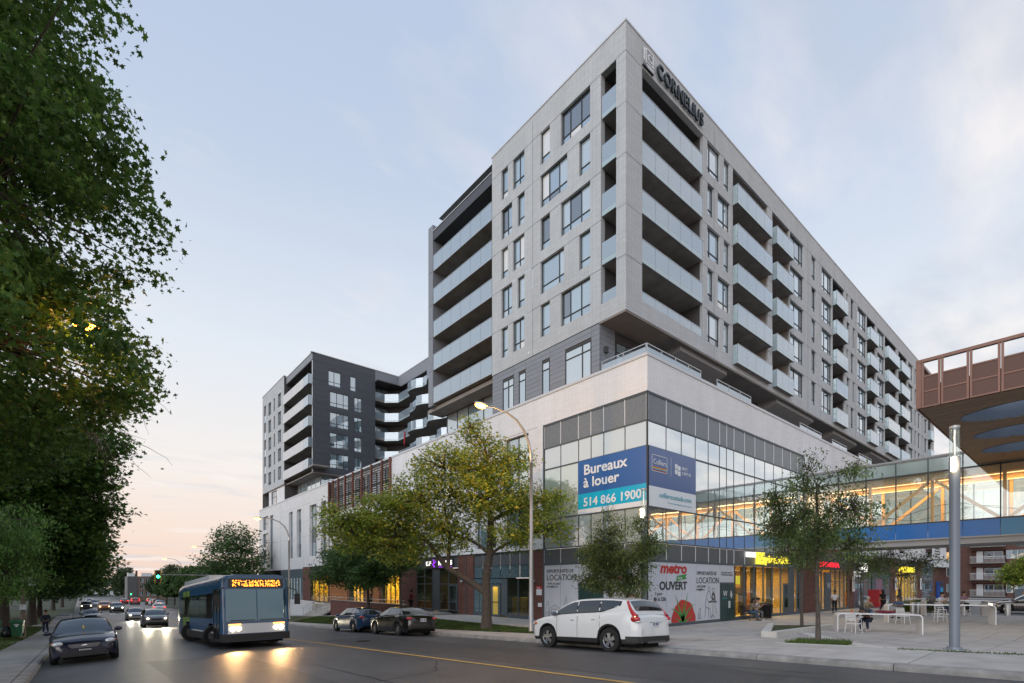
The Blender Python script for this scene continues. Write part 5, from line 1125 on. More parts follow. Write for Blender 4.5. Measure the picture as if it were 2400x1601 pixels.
lamp_area('bridge_light', (46.1, 10.5, 9.8), 2.2, 9, 520, (1, .66, .34)); lamp_area('bridge_light', (46.1, 0.5, 9.8), 2.2, 9, 520, (1, .62, .28))
settle(br, (46, 4, 4.95))
# ================================================================ COPPER PAVILION ROOF
cp = empty('copper_pavilion', (0, 0, 0), 0, 'copper coloured pavilion roof with mesh parapet and round skylights above the plaza', 'pavilion')
X0, Y1, Y0, X1 = 28.0, 5.5, -16.0, 44.0
yy = [5.32, 4.66, 3.74, 2.80, 1.82, .84, -.14, -1.12, -2.1, -3.1]
m = MB(); m.box(X0 - .04, X0 + .14, Y0, Y1, 12.0, 12.13); m.box(X0 + .14, X1, Y1 - .14, Y1 + .04, 12.0, 12.13); m.build('top_rail', 'copper', cp)
FCp = Face('L', X0); FCr = Face('R', Y1)
def panel_bay(a0, a1, first=False):
    def B(p0, p1, z0, z1, d0, d1, nm, mt): q = MB(); FCp.box(q, p0, p1, z0, z1, d0, d1); q.build(nm, mt, cp)
    B(a0 + .012, a0 + .09, 10.02, 12.0, -.02, .06, 'panel_post', 'copper'); B(a1 - .09, a1 - .012, 10.02, 12.0, -.02, .06, 'panel_post', 'copper')
    for z in (10.02, 10.68, 11.34): B(a0 + .09, a1 - .09, z, z + .06, -.015, .05, 'panel_rail', 'copper')
    B(a0 + .09, a1 - .09, 10.08, 10.68, .01, .03, 'mesh_panel', 'copper_mesh'); B(a0 + .09, a1 - .09, 10.74, 11.34, .01, .03, 'mesh_panel', 'copper_mesh')
for i in range(len(yy) - 1): panel_bay(yy[i + 1], yy[i])
for i in range(6): panel_bay(-3.1 - (i + 1) * 2, -3.1 - i * 2)
m = MB(); FCp.box(m, 5.32, 5.5, 10.02, 12.0, -.03, .05); m.build('corner_post', 'copper', cp)
x = X0 + .16
while x < X1 - 1.3:
    for (a, b) in ((x, x + .08), (x + 1.2, x + 1.28)): q = MB(); q.box(a, b, Y1 - .06, Y1 + .02, 10.02, 12.0); q.build('panel_post', 'copper', cp)
    for z in (10.02, 10.68, 11.34): q = MB(); q.box(x + .08, x + 1.2, Y1 - .05, Y1 + .015, z, z + .06); q.build('panel_rail', 'copper', cp)
    for z in (10.08, 10.74): q = MB(); q.box(x + .08, x + 1.2, Y1 - .03, Y1 - .01, z, z + .6); q.build('mesh_panel', 'copper_mesh', cp)
    x += 1.32
# soffit with elliptical openings: planks between, skylight drums inside
holes = [(31.3, 2.0, 1.45, 2.5), (35.6, 2.5, 1.3, 2.1), (39.8, 2.9, 1.3, 1.9), (31.5, -4.5, 1.4, 2.6), (36, -4.0, 1.4, 2.4), (40.5, -3.6, 1.3, 2.2)]
bm = bmesh.new()
def soffit_grid():
    mb = MB(); nx, ny = 128, 110
    for i in range(nx):
        xa = X0 + .1 + (X1 - X0 - .15) * i / nx; xb = X0 + .1 + (X1 - X0 - .15) * (i + 1) / nx
        for j in range(ny):
            ya = -12 + (Y1 - .1 + 12) * j / ny; yb = -12 + (Y1 - .1 + 12) * (j + 1) / ny
            mx, my = (xa + xb) / 2, (ya + yb) / 2
            if any(((mx - h[0]) / h[2]) ** 2 + ((my - h[1]) / h[3]) ** 2 < 1.0 for h in holes): continue
            mb.quad((xa, ya, 10.0), (xa, yb, 10.0), (xb, yb, 10.0), (xb, ya, 10.0))
    return mb
# planks: long boards across the soffit, cut by the skylights
for j in range(26):
    xa = X0 + .12 + j * .612; xb = xa + .585; segs = [(-12.0, Y1 - .1)]
    N = 60; ylist = np.linspace(-12, Y1 - .1, 240); mb = MB()
    nsub = 6
    for q in range(nsub):
        u0, u1 = xa + (xb - xa) * q / nsub, xa + (xb - xa) * (q + 1) / nsub; mx = (u0 + u1) / 2; cuts = [(-12.0, Y1 - .1)]
        for h in holes:
            t = 1 - ((mx - h[0]) / h[2]) ** 2
            if t > 0:
                r = h[3] * math.sqrt(t); new = []
                for (a, b) in cuts:
                    if h[1] - r > a and h[1] + r < b: new += [(a, h[1] - r), (h[1] + r, b)]
                    else: new.append((a, b))
                cuts = new
        for ci, (a, b) in enumerate(cuts): (parts := globals().setdefault('SB_%d' % j, {})).setdefault(ci if len(cuts) > 1 else 0, MB()).box(u0 + .001, u1 - .001, a, b, 10.0, 10.03)
    for pm in globals().get('SB_%d' % j, {}).values(): pm.build('soffit_board', 'wood_soffit', cp)
for h in holes:
    mb = MB(); k = 40
    for i in range(k):
        t0, t1 = 2 * math.pi * i / k, 2 * math.pi * (i + 1) / k; p0 = (h[0] + h[2] * math.cos(t0), h[1] + h[3] * math.sin(t0)); p1 = (h[0] + h[2] * math.cos(t1), h[1] + h[3] * math.sin(t1))
        mb.quad((*p0, 9.98), (*p1, 9.98), (*p1, 11.2), (*p0, 11.2))
    mb.build('skylight_drum', 'drum_blue', cp, smooth=True)
    mb = MB(); mb.box(h[0] - .12, h[0] + .12, h[1] - h[3], h[1] + h[3], 10.9, 11.15); mb.box(h[0] - h[2], h[0] + h[2], h[1] - .05, h[1] + .05, 11.0, 11.14); mb.build('beam', 'frame_dark', cp)
m = MB()
for (a, b) in zip([Y0] + [], [Y1]): pass
m.box(X0 + .15, X1 - .1, -12, Y1 - .16, 10.031, 10.06); 
# roof deck with the same openings
bm.free()
mb = MB(); nx = 120
for i in range(nx):
    u0 = X0 + .15 + (X1 - X0 - .2) * i / nx; u1 = X0 + .15 + (X1 - X0 - .2) * (i + 1) / nx; mx = (u0 + u1) / 2; cuts = [(-12.0, Y1 - .16)]
    for h in holes:
        t = 1 - ((mx - h[0]) / h[2]) ** 2
        if t > 0:
            r = h[3] * math.sqrt(t); new = []
            for (a, b) in cuts:
                if h[1] - r > a and h[1] + r < b: new += [(a, h[1] - r), (h[1] + r, b)]
                else: new.append((a, b))
            cuts = new
    for (a, b) in cuts: mb.quad((u0, a, 11.0), (u0, b, 11.0), (u1, b, 11.0), (u1, a, 11.0))
mb.build('roof_deck', 'roofing', cp)
for x in (30.0, 38.5): m = MB(); m.lathe([(.16, 0), (.16, 10.0)], (x, -9.5, 0), 14); m.build('column', 'galv', cp, smooth=True)
settle(cp, (36, -3, 10))
# ================================================================ far buildings
ab = empty('brick_apartments', (0, 0, 0), 0, 'four storey brown brick apartment house with white railed balconies behind the plaza', 'apartment building')
FA = Face('L', 112.0); aw = []
for k, z in enumerate((9.3, 6.65, 3.95, 1.25)):
    for (a, b) in ((17.0, 19.4), (8.6, 10.6), (-1, 1.2), (-9, -7)): aw.append((a, b, z - .7 + .3, z + 1.0, (1, 1, .8)))
wall('wall', FA, -24, 22, -.4, 12.4, [(a, b, c, d_, .15) for (a, b, c, d_, _) in aw] + [(13.9 - 3.4, 14.7, z - .95, z + 1.1, .9) for z in (9.3, 6.65, 3.95, 1.25)], 'old_brick', ab)
for i, (a, b, c, d_, cl) in enumerate(aw): window(FA, a, b, c, d_, ab, cl, (), d=.08, frame='white_metal', glass='window_warm' if i == 4 else ('glass_mid', 'glass_dark', 'blind'))
for z in (9.3, 6.65, 3.95, 1.25):
    m = MB(); FA.quad(m, 10.5, 14.7, z - .95, z + 1.1, .9); m.build('recess_wall', 'old_brick', ab)
    window(FA, 11.0, 13.2, z - .3, z + .9, ab, (1, 1), (), d=.75, frame='white_metal', glass='glass_dark'); m = MB(); FA.box(m, 13.4, 14.2, z - .95, z + .95, .75, .88); m.build('balcony_door', 'white_metal', ab)
    m = MB(); FA.box(m, 10.6, 14.8, z - 1.1, z - .95, -1.0, .9); o = m.build('balcony', 'concrete_slab', ab)
    q = MB(); FA.box(q, 10.6, 14.8, z - .02, z + .04, -1.02, -.97)
    for i in range(30): y = 10.65 + i * .14; FA.box(q, y, y + .03, z - .95, z - .02, -1.0, -.98)
    q.build('railing', 'white_metal', o)
m = MB(); m.box(112.0, 126, -24, 22, 12.4, 12.6); m.build('roof', 'roofing', ab); m = MB(); m.quad((112, 22, -.4), (126, 22, -.4), (126, 22, 12.4), (112, 22, 12.4)); m.build('wall', 'old_brick', ab); settle(ab, (119, 0, -.3))
# small white cornered store at the end of the podium
ws = empty('corner_canopy', (0, 0, 0), 0, 'white louvred corner canopy over the brick end of the shop row', 'canopy')
m = MB(); m.prism([(88.9, 15.56), (95, 13.9), (97.6, 15.56)], 4.6, 5.6); m.build('canopy_body', 'white_metal', ws)
for q in range(7): m = MB(); PR.box(m, 90.0, 93.0, 6.0 + q * .38, 6.12 + q * .38, -.08, -.0); m.build('louvre', 'charcoal', ws)
m = MB(); PR.box(m, 84.5, 88.0, 5.8, 8.2, -.06, -.0); m.build('window', 'glass_dark', ws); settle(ws, (92, 15.5, 4.6))
atm = empty('cash_machine', (91.6, 15.3, 0), 0, 'blue cash machine kiosk in the brick wall right of the shops', 'cash machine')
m = MB(); m.box(-1.3, 1.3, -.15, .2, 0, 2.6); m.build('surround', 'blue_plastic', atm); m = MB(); m.box(-.5, .5, -.2, -.151, 1.0, 1.7); m.build('screen', 'print_cyan', atm); m = MB(); m.box(-1.2, 1.2, -.22, -.151, 2.0, 2.5); m.build('sign_band', 'charcoal', atm)
# far brick building at the end of the street
fb = empty('far_apartments', (0, 0, 0), 0, 'three storey brown brick apartment building at the far end of the street', 'apartment building')
Ff = Face('R', 240.0); fw_ = []
for z in (-2.4, .2, 2.7):
    for x in (14.2, 17.2, 19.0, 21.2, 23.5): fw_.append((x, x + 1.1, z, z + 1.5))
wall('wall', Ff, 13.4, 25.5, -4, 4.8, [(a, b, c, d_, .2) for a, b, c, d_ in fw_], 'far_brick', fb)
for a, b, c, d_ in fw_: window(Ff, a, b, c, d_, fb, (1, 1), (), d=.1, frame='white_metal', glass=('glass_dark', 'glass_mid'))
m = MB(); m.box(13.4, 25.5, 240.2, 256, 4.8, 5.0); m.box(13.39, 13.45, 240, 256, -4, 4.8); m.build('roof', 'roofing', fb); m = MB(); m.box(15.9, 16.5, 241, 242, 5.0, 7.2); m.build('chimney', 'old_brick', fb); m = MB(); m.box(13.4, 15.6, 240.6, 243, 5.0, 6.4); m.box(17.8, 21, 240.6, 243, 5.0, 6.3); m.build('roof_unit', 'white_metal', fb)
m = MB(); m.box(13.6, 16.4, 239.8, 239.98, -4, 4.6); m.build('dark_bay', 'stucco_dark', fb); settle(fb, (19, 248, -4))
# ================================================================ street furniture
def street_lamp(x, y, zb, label, lit=True, h=10.1):
    e = empty('street_lamp', (x, y, zb), 0, label, 'street lamp', 'curved arm street lamps along the kerb')
    m = MB(); m.tube([(0, 0, 0), (0, 0, 2.2), (0, 0, 6), (0, 0, 8.4)], [.125, .11, .085, .07], 10); m.lathe([(.19, 0), (.19, .05), (.13, .12)], (0, 0, 0), 10); m.build('pole', 'pole_wood' if False else 'galv', e, smooth=True)
    pts = [(0, 0, 8.4), (-.04, 0, 8.9), (-.18, 0, 9.4), (-.48, 0, 9.9), (-.95, 0, 10.3), (-1.55, 0, 10.52), (-2.3, 0, 10.6), (-2.75, 0, 10.58)]
    m = MB(); m.tube(pts, [.07, .065, .06, .055, .05, .045, .04, .035], 8); m.build('arm', 'galv', e, smooth=True)
    m = MB(); m.ellipsoid((-3.05, 0, 10.58), (.42, .15, .085), 12, 6); m.build('lamp_head', 'galv', e, smooth=True)
    m = MB(); m.ellipsoid((-3.1, 0, 10.51), (.30, .15, .14), 12, 6); m.build('lamp_lens', 'lamp_sodium' if lit else 'lens_clear', e, smooth=True)
    if lit: lamp_point('lamp_glow', (x - 3.1, y, zb + 10.25), 900 if y < 30 else 200, (1, .5, .12), .12)
    return e
street_lamp(16.87, 18.4, -.1, 'tall curved street lamp with orange light in front of the large glass corner')
street_lamp(16.87, 56.5, -1.5, 'second curved street lamp rising behind the bus in front of the white facade')
street_lamp(16.87, 94.6, -2.3, 'third curved street lamp above the far dark street trees'); street_lamp(16.87, 132, -2.9, 'farthest curved street lamp at the end of the tree row', h=10)
e = street_lamp(-3.0, 18.4, -1.0, 'street lamp glowing orange inside the big maple crown'); e.rotation_euler = (0, 0, math.pi)
for o in list(bpy.data.objects):
    if o.type == 'LIGHT' and abs(o.location.y - 18.4) < .1 and o.location.x < 0: o.location = (.1, 18.4, 9.15); o.data.energy = 130
def light_column(x, y, zb, h, r, label, power=18):
    e = empty('light_column', (x, y, zb), 0, label, 'light column', 'round grey light columns with clear tops')
    m = MB(); m.lathe([(r, .12), (r, h * .74), (r * 1.05, h * .745), (r * 1.05, h * .86), (r * .98, h * .865)], (0, 0, 0), 20); m.build('shaft', 'pole_grey', e, angle=30)
    m = MB(); m.box(-r * 2.2, r * 2.2, -r * 2.2, r * 2.2, 0, .06); m.lathe([(r * 1.5, .06), (r * 1.4, .12), (r, .13)], (0, 0, 0), 20); m.build('base_plate', 'pole_grey', e)
    m = MB(); m.lathe([(r * .96, h * .865), (r * .96, h)], (0, 0, 0), 20); m.build('glass_cylinder', 'glass_bridge', e, smooth=True)
    m = MB(); m.lathe([(.015, h * .865), (r * .35, h * .90), (r * .18, h * .95), (r * .3, h * .985)], (0, 0, 0), 10); m.build('reflector', 'chrome', e, smooth=True)
    m = MB(); m.lathe([(0, h * .993), (r, h * .993), (r, h * 1.003), (0, h * 1.003)], (0, 0, 0), 20); m.build('cap', 'galv', e)
    m = MB(); m.box(-r * 1.5, -r * .95, -.05, .05, h * .80, h * .86); m.build('side_lamp', 'lamp_warm', e)
    lamp_point('column_light', (x - r * 2.2, y - .1, zb + h * .83), power, (1, .7, .38), .05)
    return e
light_column(18.1, 2.72, .52, 6.1, .118, 'tall grey light column with clear cylinder top in front of the copper pavilion', 10)
light_column(20.5, 14.4, .02, 6.85, .14, 'lit grey light column standing in front of the blue banners at the glass corner', 30)
def signal(x, y, z, label, col, h=1.2):
    e = empty('traffic_light', (x, y, z), 0, label, 'traffic light'); s = h / 1.2
    m = MB(); m.box(-.26 * s, .26 * s, .0, .12, -h / 2, h / 2); m.build('yellow_backplate', 'print_yellow', e); m = MB(); m.box(-.16 * s, .16 * s, -.14, -.002, -h / 2 + .06, h / 2 - .06); m.build('housing', 'black_metal', e)
    m = MB(); m.ellipsoid((0, -.15, (-.0 if col == 'signal_green' else .34) * s), (.13 * s, .04, .13 * s), 10, 6); m.build('lit_lens', col, e)
    return e
signal(6.05, 63.5, 3.05, 'large green traffic light with yellow backplate hanging over the street', 'signal_green', 1.35)
m = MB(); m.tube([(14.9, 63.6, -1.9), (14.9, 63.6, 3.4)], .1, 8); m.tube([(14.9, 63.6, 3.2), (6.1, 63.6, 3.25)], .05, 6); tag(m.build('signal_mast', 'galv', smooth=True), 'steel mast arm carrying the near green traffic light', 'pole')
signal(11.2, 186, -.9, 'small distant green traffic light above the red cars', 'signal_green', 1.3); signal(14.8, 118, -.3, 'small distant red traffic light at the kerb right of the far cars', 'signal_red', .8)
for (x, y, z) in ((11.2, 186.2, -3.3), (14.8, 118.2, -2.8)): m = MB(); m.tube([(x, y, z), (x, y, z + 3.0)], .07, 6); tag(m.build('signal_post', 'galv'), 'grey post under the small %s traffic light' % ('green' if x < 12 else 'red'), 'post')
# poles and bins on the left
def bin_(x, y, z, label, rot):
    e = empty('wheeled_bin', (x, y, z), rot, label, 'wheeled bin', 'green wheeled bins on the lawn')
    m = MB(); m.prism([(-.24, -.26), (.24, -.26), (.24, .26), (-.24, .26)], .06, .9); v = m.v
    for i in range(4, 8): m.v[i] = (v[i][0] * 1.2, v[i][1] * 1.25, v[i][2])
    m.box(-.03, .03, -.32, -.28, .3, .7); m.build('body', 'bin_green', e)
    m = MB(); m.prism([(-.33, -.37), (.33, -.37), (.33, .38), (-.33, .38)], .91, [.97, .97, 1.04, 1.04]); m.box(-.3, .3, .36, .44, .92, .97); m.build('lid', 'bin_green', e)
    for s in (-1, 1): m = MB(); m.lathe([(0, -.03), (.12, -.03), (.12, .03), (0, .03)], (s * .25, .22, .12), 10, 'x'); m.build('wheel', 'tyre', e)
    m = MB(); m.poly([(-.1, -.334, .74), (.1, -.334, .74), (.0, -.334, .62)]); m.box(-.12, .12, -.336, -.334, .76, .82); m.build('printed_mark', 'print_text', e); return e
bin_(-4.05, 44.2, -1.0, 'left green wheeled bin with a brownish band, at the frame edge', rad(8)); bin_(-3.1, 45.2, -1.05, 'right green wheeled bin with white print beside the wooden pole', rad(-4))
m = MB(); m.ellipsoid((-3.65, 45.6, -.75), (.35, .3, .38), 10, 7); m.ellipsoid((-3.5, 45.4, -.85), (.3, .3, .25), 8, 6); tag(m.build('rubbish_bags', 'black_metal', smooth=True), 'black rubbish bags slumped between the two green bins', 'rubbish bags')
up = empty('utility_pole', (-2.95, 47.0, -1.3), 0, 'wooden utility pole with small notices beside the green bins', 'utility pole'); m = MB(); m.tube([(0, 0, 0), (0, 0, 9)], [.15, .11], 10); m.build('pole', 'pole_wood', up, smooth=True)
m = MB(); m.box(-.16, .16, -.19, -.16, 1.9, 2.25); m.build('notice', 'print_text', up); m = MB(); m.box(.12, .62, -.05, -.02, 3.5, 4.1); m.build('parking_plate', 'print_text', up); m = MB(); m.box(.2, .52, -.06, -.051, 3.65, 3.72); m.box(.2, .52, -.06, -.051, 3.85, 3.92); m.build('print', 'print_ink', up)
u2 = empty('utility_pole', (112 - 14, 6.6, 0), 0, 'wooden pole carrying two grey transformers in front of the brown brick flats', 'utility pole'); m = MB(); m.tube([(0, 0, 0), (0, .1, 10)], [.3, .2], 10); m.build('pole', 'pole_wood', u2, smooth=True)
for (dy, dz) in ((.95, 7.3), (-.35, 7.5)): m = MB(); m.lathe([(0, 0), (.48, .03), (.5, 1.3), (.3, 1.45), (0, 1.5)], (-.5, dy + .2, dz), 12); m.build('transformer', 'galv', u2, smooth=True)
m = MB(); m.box(-.1, .1, -2.4, .3, 9.2, 9.3); m.tube([(-.1, .1, 9.2), (-.1, .1, 10.4)], .05, 6); m.build('cross_arm', 'galv', u2)
# construction fence, barrel, bollards on the right
cf = empty('hoarding_fence', (88, 1, -.1), 0, 'dark printed site fence behind the passing dark car', 'fence'); 
for q in range(7): m = MB(); m.box(-.05, .05, 4.2 - q * 2.4, 6.55 - q * 2.4, .55, 1.75); m.build('banner_upper', 'frame_teal', cf); m = MB(); m.box(-.05, .05, 4.2 - q * 2.4, 6.55 - q * 2.4, 0, .54); m.build('fence_panel', 'spandrel', cf)
m = MB(); m.box(-.12, -.1, .5, 1.0, .5, 1.1); m.build('meter_head', 'print_green', cf)
tb = empty('traffic_barrel', (75, 5.55, -.1), 0, 'orange traffic barrel at the left end of the dark site fence', 'traffic barrel')
for i, mt in enumerate(('print_orange', 'print_text', 'print_orange', 'print_text', 'print_orange')): m = MB(); m.lathe([(.34 - i * .02, i * .32), (.33 - i * .02, i * .32 + .32)], (0, 0, 0), 12); m.build('band', mt, tb)
BO = [((49.75, 6.94), 'stainless bollard left of the seated person at the far high table'), ((50.85, 6.01), 'stainless bollard behind the end of the far high table'), ((51.2, 4.77), 'stainless bollard at the plaza edge below the passing dark car'), ((49.2, 9.87), 'left one of two stainless bollards by the grass bed behind the tables'), ((49.38, 9.55), 'right one of two stainless bollards by the grass bed behind the tables')]
for (p, l) in BO:
    e = empty('bollard', (*p, 0), 0, l, 'bollard', 'stainless bollards along the plaza edge'); m = MB(); m.lathe([(.17, 0), (.17, .86), (.15, .9), (0, .9)], (0, 0, 0), 16); m.build('post', 'chrome' if False else 'galv', e, angle=35)
m = MB(); m.box(49.0, 49.6, 9.1, 9.35, 0, .5); tag(m.build('stone_block', 'wood_planks'), 'small orange brown block beside the bollards', 'block')
grass('planting', 9000, (52.0, 60, 9.6, 11.5), lambda x, y: 0.0, .8, 'green planting bed behind the far tables', 9)
MATS_ = None
rp = empty('red_vending_box', (58.5, 14.6, 0), 0, 'red box with a flower print near the mall entrance', 'vending box'); m = MB(); m.box(-.7, .7, -.45, .45, 0.08, 1.75); m.build('cabinet', 'red_plastic', rp); m = MB(); m.box(-.6, .6, -.47, -.451, .2, 1.6); m.build('front_print', 'print_red', rp)
m = MB(); 
for q in range(8): t = q * math.pi / 4; m.poly([(0, -.48, 1), (.3 * math.cos(t - .12), -.48, 1 + .3 * math.sin(t - .12)), (.4 * math.cos(t), -.48, 1 + .4 * math.sin(t)), (.3 * math.cos(t + .12), -.48, 1 + .3 * math.sin(t + .12))])
m.build('flower_print', 'print_yellow', rp)
# bench and waste bin by the pizzeria
bn = empty('park_bench', (33.0, 14.9, 0), 0, 'black slatted metal bench in front of the pizzeria window', 'bench')
for i in range(6): m = MB(); m.box(-.9, .9, -.25 + i * .085, -.19 + i * .085, .43, .455); m.build('seat_slat', 'black_metal', bn)
for i in range(5): m = MB(); m.box(-.9, .9, .27 + i * .012, .295 + i * .012, .52 + i * .085, .58 + i * .085); m.build('back_slat', 'black_metal', bn)
for s in (-.85, .85): m = MB(); m.tube([(s, -.25, 0), (s, -.15, .25), (s, -.22, .43), (s, .2, .43), (s, .28, .0)], .025, 6); m.tube([(s, .2, .43), (s, .36, .95)], .025, 6); m.tube([(s, -.22, .43), (s, -.26, .64), (s, .26, .66)], .022, 6); m.build('leg', 'black_metal', bn, smooth=True)
wb = empty('waste_bin', (34.6, 14.75, 0), 0, 'black slatted waste bin beside the bench', 'waste bin')
m = MB(); m.lathe([(.30, .08), (.34, .9)], (0, 0, 0), 18); m.build('liner', 'under', wb)
for i in range(20): t = i * math.pi / 10; m = MB(); m.tube([(.33 * math.cos(t), .33 * math.sin(t), 0.05), (.40 * math.cos(t), .40 * math.sin(t), .95)], .022, 4); m.build('slat', 'black_metal', wb)
m = MB(); m.lathe([(.42, .95), (.42, 1.05), (.2, 1.12), (.2, 1.0)], (0, 0, 0), 18); m.build('lid', 'black_metal', wb, smooth=True)
# long white tables with rounded ends
def long_table(x0, y0, x1, y1, h, w, label, zb=0):
    L = math.hypot(x1 - x0, y1 - y0); a = math.atan2(y1 - y0, x1 - x0); e = empty('long_table', (x0, y0, zb), a, label, 'table', 'long white waterfall tables on the plaza')
    t = .05; r = .18; top = MB(); top.box(r, L - r, -w / 2, w / 2, h - t, h); top.build('tabletop', 'furniture_white', e)
    for s in (0, 1):
        mb = MB(); prof = []
        for i in range(7): q = math.pi / 2 * i / 6; prof.append((r - r * math.sin(q), h - r + r * math.cos(q)))
        outer = prof + [(0.0, 0)]; 
        pts_o = outer; pts_i = [(r - (r - t) * math.sin(math.pi / 2 * i / 6), h - r + (r - t) * math.cos(math.pi / 2 * i / 6)) for i in range(7)] + [(t, 0)]
        for i in range(7):
            (a0, b0), (a1, b1), (c0, d0), (c1, d1) = pts_o[i], pts_o[i + 1], pts_i[i], pts_i[i + 1]
            f = (lambda u: u) if s == 0 else (lambda u: L - u)
            mb.quad((f(a0), -w / 2, b0), (f(a1), -w / 2, b1), (f(a1), w / 2, b1), (f(a0), w / 2, b0)); mb.quad((f(c0), -w / 2, d0), (f(c1), -w / 2, d1), (f(c1), w / 2, d1), (f(c0), w / 2, d0))
            for y in (-w / 2, w / 2): mb.quad((f(a0), y, b0), (f(a1), y, b1), (f(c1), y, d1), (f(c0), y, d0))
        mb.build('leg', 'furniture_white', e, angle=40)
    return e
long_table(28.4, 8.75, 29.9, 5.72, .92, .85, 'nearest long white table with rounded ends', zp(29, 7)); long_table(37.3, 8.8, 39.7, 4.3, 1.12, .8, 'second long white table, behind the nearest one'); long_table(47.4, 8.9, 49.2, 5.7, 1.15, .9, 'farthest long white high table near the bollards')
long_table(56.0, 11.6, 58.4, 9.0, 1.0, .8, 'small white table in front of the bright yellow shop')
def chair(x, y, z, a, label, s=1.0, stool=False):
    e = empty('stool' if stool else 'chair', (x, y, z), a, label, 'stool' if stool else 'chair', 'white high stools' if stool else 'white slatted chairs'); sh = .75 if stool else .45
    m = MB(); m.box(-.22, .22, -.22, .22, sh - .02, sh + .01); m.build('seat', 'furniture_white', e)
    for i in range(5 if not stool else 1): m = MB(); z0 = sh + .14 + i * .075 if not stool else sh + .2; m.box(-.20, .20, .2 + i * .012, .225 + i * .012, z0, z0 + .05); m.build('back_slat', 'furniture_white', e)
    for sx in (-1, 1):
        m = MB(); m.tube([(sx * .24, -.25, 0), (sx * .215, -.21, sh)], .014, 6); m.build('leg', 'furniture_white', e)
        m = MB(); m.tube([(sx * .24, .27, 0), (sx * .215, .2, sh), (sx * .215, .27, sh + (.5 if not stool else .26))], .014, 6); m.build('leg', 'furniture_white', e)
        if not stool: m = MB(); m.tube([(sx * .23, -.2, sh), (sx * .26, -.15, sh + .2), (sx * .24, .24, sh + .24)], .012, 6); m.build('armrest', 'furniture_white', e)
    if stool: m = MB(); m.box(-.22, .22, -.22, -.2, .3, .33); m.box(-.22, .22, .2, .22, .3, .33); m.build('footrest', 'furniture_white', e)
    return e
chair(27.4, 7.7, .05, rad(75), 'white slatted chair on the street side of the nearest table'); chair(29.9, 7.95, 0, rad(-80), 'white chair under the sleeping person at the nearest table'); chair(36.6, 7.8, 0, rad(70), 'white chair with its back to the camera at the second table')
chair(40.2, 6.7, 0, rad(-60), 'white high stool with footrest in front of the second table', stool=True); chair(47.3, 8.0, 0, rad(70), 'white high stool behind the second table, under the person in grey', stool=True); chair(44.2, 7.35, 0, rad(-60), 'white high stool under the person in the white shirt', stool=True); chair(49.6, 6.9, 0, rad(-60), 'white high stool at the right end of the farthest table', stool=True)
m = MB(); m.lathe([(.035, 0), (.045, .13), (.045, .135), (.0, .135)], (28.55, 8.1, .95), 10); tag(m.build('drink_cup', 'lens_amber', smooth=True), 'amber drink cup on the nearest white table', 'cup')
m = MB(); m.ellipsoid((29.35, 6.95, 1.0), (.22, .45, .07), 12, 6); tag(m.build('folded_jacket', 'cloth_maroon', smooth=True), 'maroon jacket spread on the nearest white table', 'jacket')
# more road signs far off
for (x, y, z, l) in ((14.9, 70, -1.9, 'small white parking sign behind the bus at the kerb'), (2.6, 150, -2.9, 'left one of two small white signs hanging over the far lanes'), (5.4, 150, -2.9, 'right one of two small white signs hanging over the far lanes')):
    e = empty('road_sign', (x, y, z), 0, l, 'road sign'); m = MB(); m.box(-.03, .03, -.03, .03, 0, 3.4); m.build('post', 'galv', e); m = MB(); m.box(-.3, .3, -.06, -.03, 2.6, 3.4); m.build('plate', 'print_text', e)
# ================================================================ CARS
def wheel_parts(parent, x, y, r, w, side, rim='rim_silver', spokes=5):
    e = bpy.data.objects.new('wheel', None); COL.objects.link(e); e.parent = parent; e.location = (x, y, r); e.empty_display_size = .1
    m = MB(); m.lathe([(r * .62, -w / 2), (r * .93, -w / 2), (r, -w / 2 + .03), (r, w / 2 - .03), (r * .93, w / 2), (r * .62, w / 2)], (0, 0, 0), 28, 'y'); m.build('tyre', 'tyre', e, angle=40)
    m = MB(); o = side * (w / 2 - .02); m.lathe([(r * .63, o), (r * .60, o - side * .015), (r * .56, o - side * .05)], (0, 0, 0), 24, 'y'); m.lathe([(r * .56, o - side * .10), (0, o - side * .10)], (0, 0, 0), 24, 'y', 1); m.lathe([(r * .13, o + side * .0), (r * .12, o + side * .005), (0, o + side * .006)], (0, 0, 0), 12, 'y')
    for k in range(spokes):
        t = 2 * math.pi * k / spokes + .2; c, s = math.cos(t), math.sin(t); a = .035 * r / .33; b = .062 * r / .33
        def P(u, v, d): return (u * c - v * s, o - side * d, u * s + v * c)
        q = [P(r * .1, -a, .0), P(r * .1, a, .0), P(r * .58, b, .015), P(r * .58, -b, .015)]; m.quad(*q); q2 = [P(r * .1, -a, .04), P(r * .1, a, .04), P(r * .58, b, .05), P(r * .58, -b, .05)]
        for i in range(4): m.quad(q[i], q[(i + 1) % 4], q2[(i + 1) % 4], q2[i])
    m.build('rim', [rim, 'under'], e); return e
